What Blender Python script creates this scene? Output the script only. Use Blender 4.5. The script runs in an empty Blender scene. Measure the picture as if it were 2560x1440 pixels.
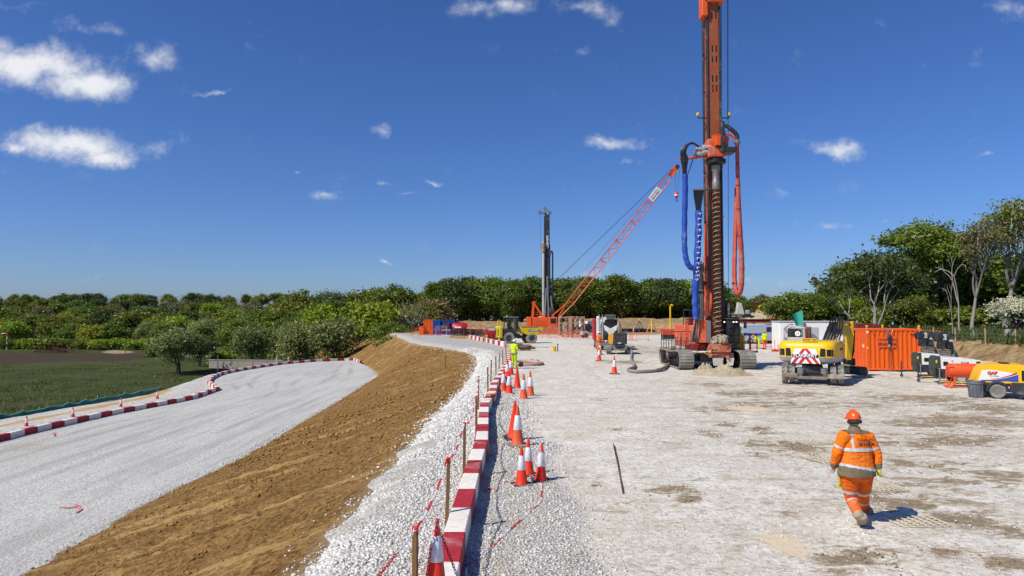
import bpy, bmesh, math, random
import numpy as np
from mathutils import Vector, Matrix, noise as mnoise
from mathutils.bvhtree import BVHTree
R = math.radians
rnd = random.Random(7)
sc = bpy.context.scene
col = sc.collection

# ---------------------------------------------------------------- camera
FPX, CX, CY, HOR, CAMH = 1707.0, 1280.0, 720.0, 787.0, 3.28
PITCH = math.atan((HOR - CY) / FPX)
cam_d = bpy.data.cameras.new('camera')
cam_d.sensor_width = 36.0
cam_d.lens = 36.0 * FPX / 2560.0
cam_d.clip_start = 0.1
cam_d.clip_end = 9000
cam = bpy.data.objects.new('camera', cam_d)
cam.location = (0, 0, CAMH)
cam.rotation_euler = (R(90) + PITCH, 0, 0)
col.objects.link(cam)
sc.camera = cam

# ---------------------------------------------------------------- light
SUN_EL = R(48)
SUN_H = Vector((-0.84, -0.54)).normalized()          # towards the sun
sun_d = bpy.data.lights.new('sun', 'SUN')
sun_d.energy = 5.0
sun_d.angle = R(0.5)
sun_d.color = (1.0, 0.93, 0.815)
sun = bpy.data.objects.new('sun', sun_d)
sv = Vector((SUN_H.x * math.cos(SUN_EL), SUN_H.y * math.cos(SUN_EL), math.sin(SUN_EL)))
sun.rotation_euler = (-sv).to_track_quat('-Z', 'Y').to_euler()
sun.location = (-30, -20, 60)
col.objects.link(sun)

sc.view_settings.view_transform = 'Standard'
sc.view_settings.look = 'None'
sc.view_settings.gamma = 1.0
sc.view_settings.use_curve_mapping = False
sc.view_settings.exposure = 0.0

def ray(px, py):
 """World direction (y component 1) through a photograph pixel."""
 x = (px - CX) / FPX
 y = (CY - py) / FPX
 c, s = math.cos(PITCH), math.sin(PITCH)
 fy = c - y * s
 fz = s + y * c
 return Vector((x / fy, 1.0, fz / fy))
def P(px, py, z=0.0):
 """Point on the level z seen at a pixel."""
 d = ray(px, py)
 t = (z - CAMH) / d.z
 return Vector((d.x * t, t, z))
def W(px, py, Y):
 """Point at depth Y seen at a pixel."""
 d = ray(px, py)
 return Vector((d.x * Y, Y, CAMH + d.z * Y))

# ---------------------------------------------------------------- sky
world = bpy.data.worlds.new('World')
sc.world = world
world.use_nodes = True
wt = world.node_tree
wt.nodes.clear()
def wn(t, **k):
 n = wt.nodes.new(t)
 for a, b in k.items():
  setattr(n, a, b)
 return n
w_out = wn('ShaderNodeOutputWorld')
w_bg = wn('ShaderNodeBackground')
w_bg.inputs['Strength'].default_value = 0.095
w_sky = wn('ShaderNodeTexSky', sky_type='NISHITA')
w_sky.sun_disc = False
w_sky.sun_elevation = SUN_EL
w_sky.sun_rotation = math.atan2(SUN_H.x, SUN_H.y)
w_sky.altitude = 50
w_sky.air_density = 0.95
w_sky.dust_density = 0.6
w_sky.ozone_density = 6.0
w_hs = wn('ShaderNodeHueSaturation')
w_hs.inputs['Saturation'].default_value = 1.1
w_hs.inputs['Value'].default_value = 1.0
wt.links.new(w_sky.outputs[0], w_hs.inputs['Color'])
w_tint = wn('ShaderNodeVectorMath', operation='MULTIPLY')      # the photograph's deep, polarised blue
wt.links.new(w_hs.outputs[0], w_tint.inputs[0])
w_tint.inputs[1].default_value = (0.75, 0.86, 1.17)
w_tc = wn('ShaderNodeTexCoord')
w_sep = wn('ShaderNodeSeparateXYZ')
wt.links.new(w_tc.outputs['Generated'], w_sep.inputs[0])
def wmath(op, a, b=None, clamp=False):
 n = wn('ShaderNodeMath', operation=op, use_clamp=clamp)
 for i, v in enumerate((a, b)):
  if v is None:
   continue
  if isinstance(v, (int, float)):
   n.inputs[i].default_value = v
  else:
   wt.links.new(v, n.inputs[i])
 return n.outputs[0]
ysafe = wmath('MAXIMUM', w_sep.outputs[1], 0.02)
gx = wmath('DIVIDE', w_sep.outputs[0], ysafe)
gz = wmath('DIVIDE', w_sep.outputs[2], ysafe)
w_g = wn('ShaderNodeCombineXYZ')
wt.links.new(gx, w_g.inputs[0])
wt.links.new(gz, w_g.inputs[1])
# warped direction coordinate, so that cloud outlines are ragged
w_n0 = wn('ShaderNodeTexNoise')
w_n0.inputs['Scale'].default_value = 9.0
w_n0.inputs['Detail'].default_value = 9.0
w_n0.inputs['Roughness'].default_value = 0.62
wt.links.new(w_g.outputs[0], w_n0.inputs['Vector'])
w_sub = wn('ShaderNodeVectorMath', operation='SUBTRACT')
wt.links.new(w_n0.outputs['Color'], w_sub.inputs[0])
w_sub.inputs[1].default_value = (0.5, 0.5, 0.5)
w_sc = wn('ShaderNodeVectorMath', operation='MULTIPLY')
wt.links.new(w_sub.outputs[0], w_sc.inputs[0])
w_sc.inputs[1].default_value = (0.15, 0.075, 0.0)
w_wp = wn('ShaderNodeVectorMath', operation='ADD')
wt.links.new(w_g.outputs[0], w_wp.inputs[0])
wt.links.new(w_sc.outputs[0], w_wp.inputs[1])
# clouds: (px, py, half width, half height, density)
CLOUDS = [(75, 162, 180, 56, 1.12), (205, 204, 130, 43, 1.12), (20, 120, 90, 40, 0.64), (180, 363, 165, 41, 1.12), (255, 389, 100, 27, 1.0), (20, 378, 70, 20, 0.64),
          (110, 330, 70, 18, 0.60), (390, 130, 70, 40, 0.56), (240, 60, 90, 25, 0.44), (50, 20, 80, 18, 0.49), (540, 226, 45, 9, 0.64),
          (950, 328, 40, 22, 0.62), (760, 432, 18, 11, 0.54), (828, 500, 55, 12, 0.60), (960, 457, 22, 9, 0.54), (1075, 457, 26, 8, 0.59),
          (1015, 491, 24, 6, 0.49), (983, 651, 24, 6, 0.60), (1225, 25, 95, 30, 0.64), (1460, 20, 105, 32, 0.64), (1430, 130, 60, 20, 0.36),
          (1540, 350, 62, 19, 0.80), (1568, 400, 38, 13, 0.56), (2075, 357, 78, 22, 0.80), (2060, 565, 42, 12, 0.59), (2500, 35, 60, 35, 0.54),
          (1945, 490, 35, 18, 0.39), (2470, 372, 30, 9, 0.44), (2545, 520, 60, 18, 0.60), (1475, 680, 55, 13, 0.54), (1870, 690, 45, 10, 0.39), (2025, 700, 60, 10, 0.39),
          (2195, 552, 20, 8, 0.44), (1215, 680, 40, 10, 0.32), (300, 690, 120, 10, 0.26)]
acc = None
for (px, py, hw, hh, dn) in CLOUDS:
 d = ray(px, py)
 a = wn('ShaderNodeVectorMath', operation='SUBTRACT')
 wt.links.new(w_wp.outputs[0], a.inputs[0])
 a.inputs[1].default_value = (d.x, d.z, 0)
 b = wn('ShaderNodeVectorMath', operation='MULTIPLY')
 wt.links.new(a.outputs[0], b.inputs[0])
 b.inputs[1].default_value = (FPX / hw / 1.25, FPX / hh / 1.25, 0)
 c = wn('ShaderNodeVectorMath', operation='LENGTH')
 wt.links.new(b.outputs[0], c.inputs[0])
 m = wn('ShaderNodeMapRange')
 m.inputs['From Min'].default_value = 1.25
 m.inputs['From Max'].default_value = 0.1
 m.inputs['To Max'].default_value = dn * 1.3
 wt.links.new(c.outputs['Value'], m.inputs['Value'])
 acc = m.outputs[0] if acc is None else wmath('MAXIMUM', acc, m.outputs[0])
w_n1 = wn('ShaderNodeTexNoise')
w_n1.inputs['Scale'].default_value = 17.0
w_n1.inputs['Detail'].default_value = 11.0
w_n1.inputs['Roughness'].default_value = 0.65
wt.links.new(w_g.outputs[0], w_n1.inputs['Vector'])
dens = wmath('ADD', acc, wmath('MULTIPLY', wmath('SUBTRACT', w_n1.outputs['Fac'], 0.54), 2.1))
w_mr = wn('ShaderNodeMapRange', interpolation_type='SMOOTHSTEP')
w_mr.inputs['From Min'].default_value = 0.12
w_mr.inputs['From Max'].default_value = 1.35
wt.links.new(dens, w_mr.inputs['Value'])
gate = wmath('GREATER_THAN', w_sep.outputs[1], 0.03)
fac = wmath('MULTIPLY', w_mr.outputs[0], wmath('MULTIPLY', gate, 0.93))
w_mix = wn('ShaderNodeMix', data_type='RGBA')
wt.links.new(fac, w_mix.inputs[0])
wt.links.new(w_tint.outputs[0], w_mix.inputs[6])
w_cr = wn('ShaderNodeMix', data_type='RGBA')
wt.links.new(w_mr.outputs[0], w_cr.inputs[0])
w_cr.inputs[6].default_value = (6.9, 7.3, 8.0, 1)
w_cr.inputs[7].default_value = (9.4, 9.5, 9.8, 1)
wt.links.new(w_cr.outputs[2], w_mix.inputs[7])
wt.links.new(w_mix.outputs[2], w_bg.inputs['Color'])
wt.links.new(w_bg.outputs[0], w_out.inputs['Surface'])

# ---------------------------------------------------------------- helpers
def tag(o, label=None, cat=None, group=None, kind=None):
 if label: o['label'] = label
 if cat: o['category'] = cat
 if group: o['group'] = group
 if kind: o['kind'] = kind
 return o
def thing(name, loc, label, cat, rz=0.0, group=None):
 o = bpy.data.objects.new(name, None)
 o.empty_display_size = 0.2
 o.location = loc
 o.rotation_euler = (0, 0, rz)
 col.objects.link(o)
 return tag(o, label, cat, group)
def copy_tree(o, parent=None):
 c = o.copy()
 col.objects.link(c)
 c.parent = parent
 for ch in o.children:
  copy_tree(ch, c)
 return c
ORD = ('first second third fourth fifth sixth seventh eighth ninth tenth eleventh twelfth thirteenth fourteenth fifteenth sixteenth '
       'seventeenth eighteenth nineteenth twentieth').split() + [b + '-' + w for b in ('twenty', 'thirty', 'forty', 'fifty') for w in 'first second third fourth fifth sixth seventh eighth ninth'.split()]

class MB:
 """Collects shapes; build() links them as one mesh object."""
 def __init__(self, M=None):
  self.v, self.f, self.M = [], [], M
 def add(self, vs, fs):
  n = len(self.v)
  if self.M is not None:
   vs = [self.M @ Vector(p) for p in vs]
  self.v.extend([tuple(p) for p in vs])
  self.f.extend([tuple(i + n for i in f) for f in fs])
  return self
 def box(self, x0, x1, y0, y1, z0, z1, b=None):
  """Box with chamfered edges."""
  d = min(abs(x1 - x0), abs(y1 - y0), abs(z1 - z0))
  b = min(0.02 if b is None else b, d * 0.3)
  X, Y, Z = (min(x0, x1), max(x0, x1)), (min(y0, y1), max(y0, y1)), (min(z0, z1), max(z0, z1))
  vs = []
  for i in (0, 1):
   for j in (0, 1):
    for k in (0, 1):
     sx, sy, sz = (1 - 2 * i), (1 - 2 * j), (1 - 2 * k)
     x, y, z = X[i], Y[j], Z[k]
     vs += [(x, y + sy * b, z + sz * b), (x + sx * b, y, z + sz * b), (x + sx * b, y + sy * b, z)]
  I = lambda i, j, k, a: (i * 4 + j * 2 + k) * 3 + a
  fs = []
  for i in (0, 1):
   q = [I(i, 0, 0, 0), I(i, 1, 0, 0), I(i, 1, 1, 0), I(i, 0, 1, 0)]
   fs.append(q if i else q[::-1])
   q = [I(0, i, 0, 1), I(1, i, 0, 1), I(1, i, 1, 1), I(0, i, 1, 1)]
   fs.append(q[::-1] if i else q)
   q = [I(0, 0, i, 2), I(1, 0, i, 2), I(1, 1, i, 2), I(0, 1, i, 2)]
   fs.append(q if i else q[::-1])
  for j in (0, 1):
   for k in (0, 1):
    q = [I(0, j, k, 1), I(1, j, k, 1), I(1, j, k, 2), I(0, j, k, 2)]
    fs.append(q if (j == 0) != (k == 1) else q[::-1])
    q = [I(j, 0, k, 0), I(j, 1, k, 0), I(j, 1, k, 2), I(j, 0, k, 2)]
    fs.append(q[::-1] if (j == 0) != (k == 1) else q)
    q = [I(j, k, 0, 0), I(j, k, 1, 0), I(j, k, 1, 1), I(j, k, 0, 1)]
    fs.append(q if (j == 0) != (k == 1) else q[::-1])
  for i in (0, 1):
   for j in (0, 1):
    for k in (0, 1):
     fs.append([I(i, j, k, 0), I(i, j, k, 1), I(i, j, k, 2)])
  return self.add(vs, fs)
 def cbox(self, c, s, b=None):
  return self.box(c[0] - s[0] / 2, c[0] + s[0] / 2, c[1] - s[1] / 2, c[1] + s[1] / 2, c[2] - s[2] / 2, c[2] + s[2] / 2, b)
 def bar(self, p0, p1, w, h=None, up=(0, 0, 1)):
  """Rectangular bar between two points."""
  p0, p1 = Vector(p0), Vector(p1)
  h = w if h is None else h
  d = (p1 - p0).normalized()
  u = Vector(up)
  if abs(d.dot(u)) > 0.98:
   u = Vector((0, 1, 0))
  s = d.cross(u).normalized()
  u = s.cross(d)
  vs = []
  for p in (p0, p1):
   for a, b in ((-1, -1), (1, -1), (1, 1), (-1, 1)):
    vs.append(p + s * (a * w / 2) + u * (b * h / 2))
  return self.add(vs, [(3, 2, 1, 0), (4, 5, 6, 7), (0, 1, 5, 4), (1, 2, 6, 5), (2, 3, 7, 6), (3, 0, 4, 7)])
 def tube(self, path, r, n=8, caps=True, squash=1.0):
  path = [Vector(p) for p in path]
  m = len(path)
  rr = r if isinstance(r, (list, tuple)) else [r] * m
  vs, fs = [], []
  u = None
  for i, p in enumerate(path):
   d = (path[min(i + 1, m - 1)] - path[max(i - 1, 0)])
   if d.length < 1e-9: d = Vector((0, 0, 1))
   d.normalize()
   if u is None:
    u = d.orthogonal().normalized()
   else:
    u = (u - d * u.dot(d))
    u = u.normalized() if u.length > 1e-6 else d.orthogonal().normalized()
   w = d.cross(u)
   for k in range(n):
    a = 2 * math.pi * k / n
    vs.append(p + (u * math.cos(a) + w * (math.sin(a) * squash)) * rr[i])
  for i in range(m - 1):
   for k in range(n):
    k2 = (k + 1) % n
    fs.append((i * n + k, i * n + k2, (i + 1) * n + k2, (i + 1) * n + k))
  if caps:
   fs.append(tuple(range(n))[::-1])
   fs.append(tuple((m - 1) * n + k for k in range(n)))
  return self.add(vs, fs)
 def cyl(self, p0, p1, r0, r1=None, n=14):
  return self.tube([p0, p1], [r0, r0 if r1 is None else r1], n)
 def lathe(self, prof, c=(0, 0, 0), n=16, axis='z', caps=True):
  """prof: [(radius, height)], about an axis through c."""
  vs, fs = [], []
  for r, h in prof:
   for k in range(n):
    a = 2 * math.pi * k / n
    x, y = r * math.cos(a), r * math.sin(a)
    p = {'z': (x, y, h), 'x': (h, x, y), 'y': (y, h, x)}[axis]
    vs.append((c[0] + p[0], c[1] + p[1], c[2] + p[2]))
  m = len(prof)
  for i in range(m - 1):
   for k in range(n):
    k2 = (k + 1) % n
    fs.append((i * n + k, i * n + k2, (i + 1) * n + k2, (i + 1) * n + k))
  if caps:
   fs.append(tuple(range(n))[::-1])
   fs.append(tuple((m - 1) * n + k for k in range(n)))
  return self.add(vs, fs)
 def prism(self, poly, off):
  """Closed polygon of 3-D points swept by a vector."""
  off = Vector(off)
  a = [Vector(p) for p in poly]
  n = len(a)
  nrm = Vector((0, 0, 0))
  for i in range(n):
   nrm += a[i].cross(a[(i + 1) % n])
  if nrm.dot(off) < 0:
   a = a[::-1]
  vs = a + [p + off for p in a]
  fs = [tuple(range(n))[::-1], tuple(range(n, 2 * n))]
  for i in range(n):
   j = (i + 1) % n
   fs.append((i, j, n + j, n + i))
  return self.add(vs, fs)
 def quad(self, a, b, c, d):
  return self.add([a, b, c, d], [(0, 1, 2, 3)])
 def grid(self, f, nu, nv):
  """Sheet of points f(u, v), u and v from 0 to 1."""
  vs = [f(i / nu, j / nv) for j in range(nv + 1) for i in range(nu + 1)]
  fs = [(j * (nu + 1) + i, j * (nu + 1) + i + 1, (j + 1) * (nu + 1) + i + 1, (j + 1) * (nu + 1) + i) for j in range(nv) for i in range(nu)]
  return self.add(vs, fs)
 def blob(self, c, r, seed=0, sq=(1, 1, 1), n=1, rough=0.25):
  """Lumpy rock."""
  bm = bmesh.new()
  bmesh.ops.create_icosphere(bm, subdivisions=n, radius=1.0)
  off = Vector((seed * 3.17, seed * 1.31, seed * 0.77))
  vs = []
  for v in bm.verts:
   k = 1 + rough * 2 * mnoise.noise(v.co * 1.3 + off)
   vs.append((c[0] + v.co.x * r * k * sq[0], c[1] + v.co.y * r * k * sq[1], c[2] + v.co.z * r * k * sq[2]))
  fs = [tuple(v.index for v in f.verts) for f in bm.faces]
  bm.free()
  return self.add(vs, fs)
 def build(self, name, mat, parent=None, smooth=35, world=False):
  """world: the points are world coordinates, the parent an unrotated Empty."""
  vs = self.v
  if world and parent is not None:
   l = parent.location if parent.parent is None else parent.parent.location
   vs = [(x - l[0], y - l[1], z - l[2]) for x, y, z in vs]
  me = bpy.data.meshes.new(name)
  me.from_pydata(vs, [], self.f)
  return link_mesh(name, me, mat, parent, smooth)

def link_mesh(name, me, mat, parent=None, smooth=35):
 me.validate()
 if mat is not None:
  me.materials.append(mat)
 if smooth and len(me.polygons):
  me.polygons.foreach_set('use_smooth', [True] * len(me.polygons))
  try:
   me.set_sharp_from_angle(angle=R(smooth))
  except Exception:
   pass
 o = bpy.data.objects.new(name, me)
 col.objects.link(o)
 if parent is not None:
  o.parent = parent
 return o
def np_mesh(name, v, f, mat, parent=None, smooth=0, nper=4):
 """Fast mesh from numpy: v n x 3, f m x nper."""
 me = bpy.data.meshes.new(name)
 v = np.ascontiguousarray(v, dtype=np.float32)
 f = np.ascontiguousarray(f, dtype=np.int32)
 me.vertices.add(len(v))
 me.vertices.foreach_set('co', v.ravel())
 me.loops.add(f.size)
 me.loops.foreach_set('vertex_index', f.ravel())
 me.polygons.add(len(f))
 me.polygons.foreach_set('loop_start', np.arange(0, f.size, nper, dtype=np.int32))
 me.update(calc_edges=True)
 if mat is not None:
  me.materials.append(mat)
 if smooth:
  me.polygons.foreach_set('use_smooth', [True] * len(me.polygons))
 o = bpy.data.objects.new(name, me)
 col.objects.link(o)
 if parent is not None:
  o.parent = parent
 return o

def text_part(name, body, size, mat, parent, M, depth=0.004, bold=0.0, align='CENTER', squeeze=1.0):
 """Lettering as a thin solid mesh; M places it in the parent's frame (x along the line, y up the letters, z out of the face)."""
 cu = bpy.data.curves.new('lettering', 'FONT')
 cu.body = body
 cu.size = size
 cu.align_x = align
 cu.align_y = 'CENTER'
 cu.extrude = depth
 cu.offset = bold
 cu.resolution_u = 3
 tmp = bpy.data.objects.new('lettering_source', cu)
 col.objects.link(tmp)
 dg = bpy.context.evaluated_depsgraph_get()
 me = bpy.data.meshes.new_from_object(tmp.evaluated_get(dg))
 bpy.data.objects.remove(tmp)
 bpy.data.curves.remove(cu)
 me.transform(M @ Matrix.Diagonal((squeeze, 1, 1, 1)))
 me.materials.clear()
 return link_mesh(name, me, mat, parent, 0)

def frame(o, x, y):
 """Matrix from an origin, the x direction and the y direction."""
 x = Vector(x).normalized()
 y = Vector(y).normalized()
 z = x.cross(y).normalized()
 y = z.cross(x)
 return Matrix(((x.x, y.x, z.x, o[0]), (x.y, y.y, z.y, o[1]), (x.z, y.z, z.z, o[2]), (0, 0, 0, 1)))

# ---------------------------------------------------------------- numpy noise
def _h(ix, iy, s):
 n = (ix.astype(np.int64) * 374761393 + iy.astype(np.int64) * 668265263 + s * 1442695041) & 0x7fffffff
 n = ((n ^ (n >> 13)) * 1274126177) & 0x7fffffff
 return ((n ^ (n >> 16)) & 0xffff) / 65535.0
def vnoise(x, y, s=0):
 x = np.asarray(x, float); y = np.asarray(y, float)
 x, y = np.broadcast_arrays(x, y)
 ix, iy = np.floor(x), np.floor(y)
 fx, fy = x - ix, y - iy
 fx, fy = fx * fx * (3 - 2 * fx), fy * fy * (3 - 2 * fy)
 a, b = _h(ix, iy, s), _h(ix + 1, iy, s)
 c, d = _h(ix, iy + 1, s), _h(ix + 1, iy + 1, s)
 return (a * (1 - fx) + b * fx) * (1 - fy) + (c * (1 - fx) + d * fx) * fy - 0.5
def fbm(x, y, s=0, o=4):
 t, a = 0, 1.0
 for k in range(o):
  t = t + a * vnoise(x * 2 ** k + 17.3 * k, y * 2 ** k - 9.1 * k, s + k)
  a *= 0.5
 return t

# ---------------------------------------------------------------- materials
def lin(h):
 h = h.lstrip('#')
 f = lambda c: c / 12.92 if c <= 0.04045 else ((c + 0.055) / 1.055) ** 2.4
 return tuple(f(int(h[i:i + 2], 16) / 255) for i in (0, 2, 4))
def sock(nt, n, i, v):
 if hasattr(v, 'node'):
  nt.links.new(v, n.inputs[i])
 elif isinstance(v, tuple) and len(v) == 3 and n.inputs[i].type == 'RGBA':
  n.inputs[i].default_value = (*v, 1)
 else:
  n.inputs[i].default_value = v
class NT:
 def __init__(self, name):
  self.m = bpy.data.materials.new(name)
  self.m.use_nodes = True
  self.t = self.m.node_tree
  self.t.nodes.clear()
  self.out = self.n('ShaderNodeOutputMaterial')
 def n(self, t, **k):
  x = self.t.nodes.new(t)
  for a, b in k.items():
   setattr(x, a, b)
  return x
 def co(self):
  return self.n('ShaderNodeTexCoord').outputs['Object']
 def mapv(self, v, scale):
  x = self.n('ShaderNodeVectorMath', operation='MULTIPLY')
  sock(self.t, x, 0, v)
  x.inputs[1].default_value = scale
  return x.outputs[0]
 def noise(self, v, s, det=4, rough=.55, dist=0.0):
  x = self.n('ShaderNodeTexNoise')
  sock(self.t, x, 'Vector', v)
  x.inputs['Scale'].default_value = s
  x.inputs['Detail'].default_value = det
  x.inputs['Roughness'].default_value = rough
  x.inputs['Distortion'].default_value = dist
  return x.outputs['Fac']
 def voro(self, v, s, out='Color', feat='F1'):
  x = self.n('ShaderNodeTexVoronoi', feature=feat)
  sock(self.t, x, 'Vector', v)
  x.inputs['Scale'].default_value = s
  return x.outputs[out]
 def ramp(self, v, lo, hi, a=0.0, b=1.0):
  x = self.n('ShaderNodeMapRange', interpolation_type='SMOOTHSTEP')
  sock(self.t, x, 'Value', v)
  x.inputs['From Min'].default_value = lo
  x.inputs['From Max'].default_value = hi
  x.inputs['To Min'].default_value = a
  x.inputs['To Max'].default_value = b
  return x.outputs[0]
 def math(self, op, a, b=0.0, clamp=False):
  x = self.n('ShaderNodeMath', operation=op, use_clamp=clamp)
  sock(self.t, x, 0, a)
  sock(self.t, x, 1, b)
  return x.outputs[0]
 def mix(self, f, a, b):
  x = self.n('ShaderNodeMix', data_type='RGBA')
  sock(self.t, x, 'Factor', f)
  for k, v in (('A', a), ('B', b)):
   i = 6 if k == 'A' else 7
   if isinstance(v, tuple):
    x.inputs[i].default_value = (*v, 1)
   else:
    self.t.links.new(v, x.inputs[i])
  return x.outputs[2]
 def attr(self, name):
  return self.n('ShaderNodeAttribute', attribute_name=name).outputs['Fac']
 def bump(self, h, s=0.3, d=0.02, nrm=None):
  x = self.n('ShaderNodeBump')
  x.inputs['Strength'].default_value = s
  x.inputs['Distance'].default_value = d
  sock(self.t, x, 'Height', h)
  if nrm is not None:
   self.t.links.new(nrm, x.inputs['Normal'])
  return x.outputs[0]
 def pbr(self, color, rough=.6, metal=0.0, nrm=None, spec=None, **kw):
  x = self.n('ShaderNodeBsdfPrincipled')
  sock(self.t, x, 'Base Color', color)
  sock(self.t, x, 'Roughness', rough)
  sock(self.t, x, 'Metallic', metal)
  if spec is not None:
   x.inputs['Specular IOR Level'].default_value = spec
  for k, v in kw.items():
   sock(self.t, x, k, v)
  if nrm is not None:
   self.t.links.new(nrm, x.inputs['Normal'])
  self.t.links.new(x.outputs[0], self.out.inputs['Surface'])
  return self.m
DUST = (0.46, 0.42, 0.35)
def paint(name, c, rough=.45, dirt=.35, dcol=DUST, metal=0.0, sc_=1.6, spots=0.0, rust=0.0):
 """Painted or bare sheet with blotches of dust, scuffs and a little rust."""
 t = NT(name)
 v = t.co()
 n1 = t.noise(v, sc_, 6, .65)
 n2 = t.noise(v, sc_ * 9, 4, .6)
 base = t.mix(t.ramp(n2, .3, .7), tuple(x * .88 for x in c), tuple(min(1, x * 1.1) for x in c))
 f = t.ramp(n1, .62 - dirt * .35, .8 - dirt * .12, 0, min(.85, dirt * 1.5))
 f = t.math('MULTIPLY', f, t.ramp(n2, .25, .6, .45, 1))
 cc = t.mix(f, base, dcol)
 if spots:
  sp = t.ramp(t.voro(v, 26, 'Distance'), .16, .10, 0, spots)
  sp = t.math('MULTIPLY', sp, t.ramp(t.noise(v, 5, 2), .42, .58))
  cc = t.mix(sp, cc, (0.55, 0.5, 0.42))
 if rust:
  rs = t.ramp(t.noise(v, 7, 6, .75), .62, .72, 0, rust)
  cc = t.mix(rs, cc, (0.12, 0.045, 0.02))
 rr = t.math('ADD', t.math('MULTIPLY', f, .35), rough, True)
 return t.pbr(cc, rr, metal, t.bump(n2, .08, .01))
def cloth(name, c, dcol, dirt=.2):
 """Woven cloth with soft creases and grubby patches."""
 t = NT(name)
 v = t.co()
 cr = t.noise(t.mapv(v, (1, 1, 2.2)), 7, 4, .55, 1.2)
 n1 = t.noise(v, 3.5, 6, .7)
 base = t.mix(t.ramp(cr, .35, .65), tuple(x * .78 for x in c), tuple(min(1, x * 1.06) for x in c))
 cc = t.mix(t.ramp(n1, .62 - dirt * .5, .85 - dirt * .3, 0, min(.8, dirt * 2.2)), base, dcol)
 return t.pbr(cc, .9, 0, t.bump(cr, .8, .05), .2)
def plain(name, c, rough=.6, metal=0.0, **k):
 t = NT(name)
 n = t.noise(t.co(), 12, 4)
 return t.pbr(t.mix(t.ramp(n, .3, .7), tuple(x * .85 for x in c), tuple(min(1, x * 1.12) for x in c)), rough, metal, None, **k)
def emit(name, c, s):
 t = NT(name)
 return t.pbr(c, .3, 0, None, **{'Emission Color': c, 'Emission Strength': s})
def glassy(name, c=(.015, .02, .025), rough=.06):
 t = NT(name)
 n = t.noise(t.co(), 3, 4)
 return t.pbr(t.mix(t.ramp(n, .4, .75, 0, .35), c, (.22, .2, .17)), rough, 0, None, .8)
def clear_glass(name):
 """Thin see-through pane with a faint dusty film."""
 t = NT(name)
 g = t.n('ShaderNodeBsdfGlossy'); g.inputs['Roughness'].default_value = .03
 tr = t.n('ShaderNodeBsdfTransparent'); tr.inputs['Color'].default_value = (.72, .78, .76, 1)
 fr = t.n('ShaderNodeFresnel'); fr.inputs['IOR'].default_value = 1.7
 mx = t.n('ShaderNodeMixShader')
 t.t.links.new(fr.outputs[0], mx.inputs[0]); t.t.links.new(tr.outputs[0], mx.inputs[1]); t.t.links.new(g.outputs[0], mx.inputs[2])
 t.t.links.new(mx.outputs[0], t.out.inputs['Surface'])
 return t.m
MT = {}
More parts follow.
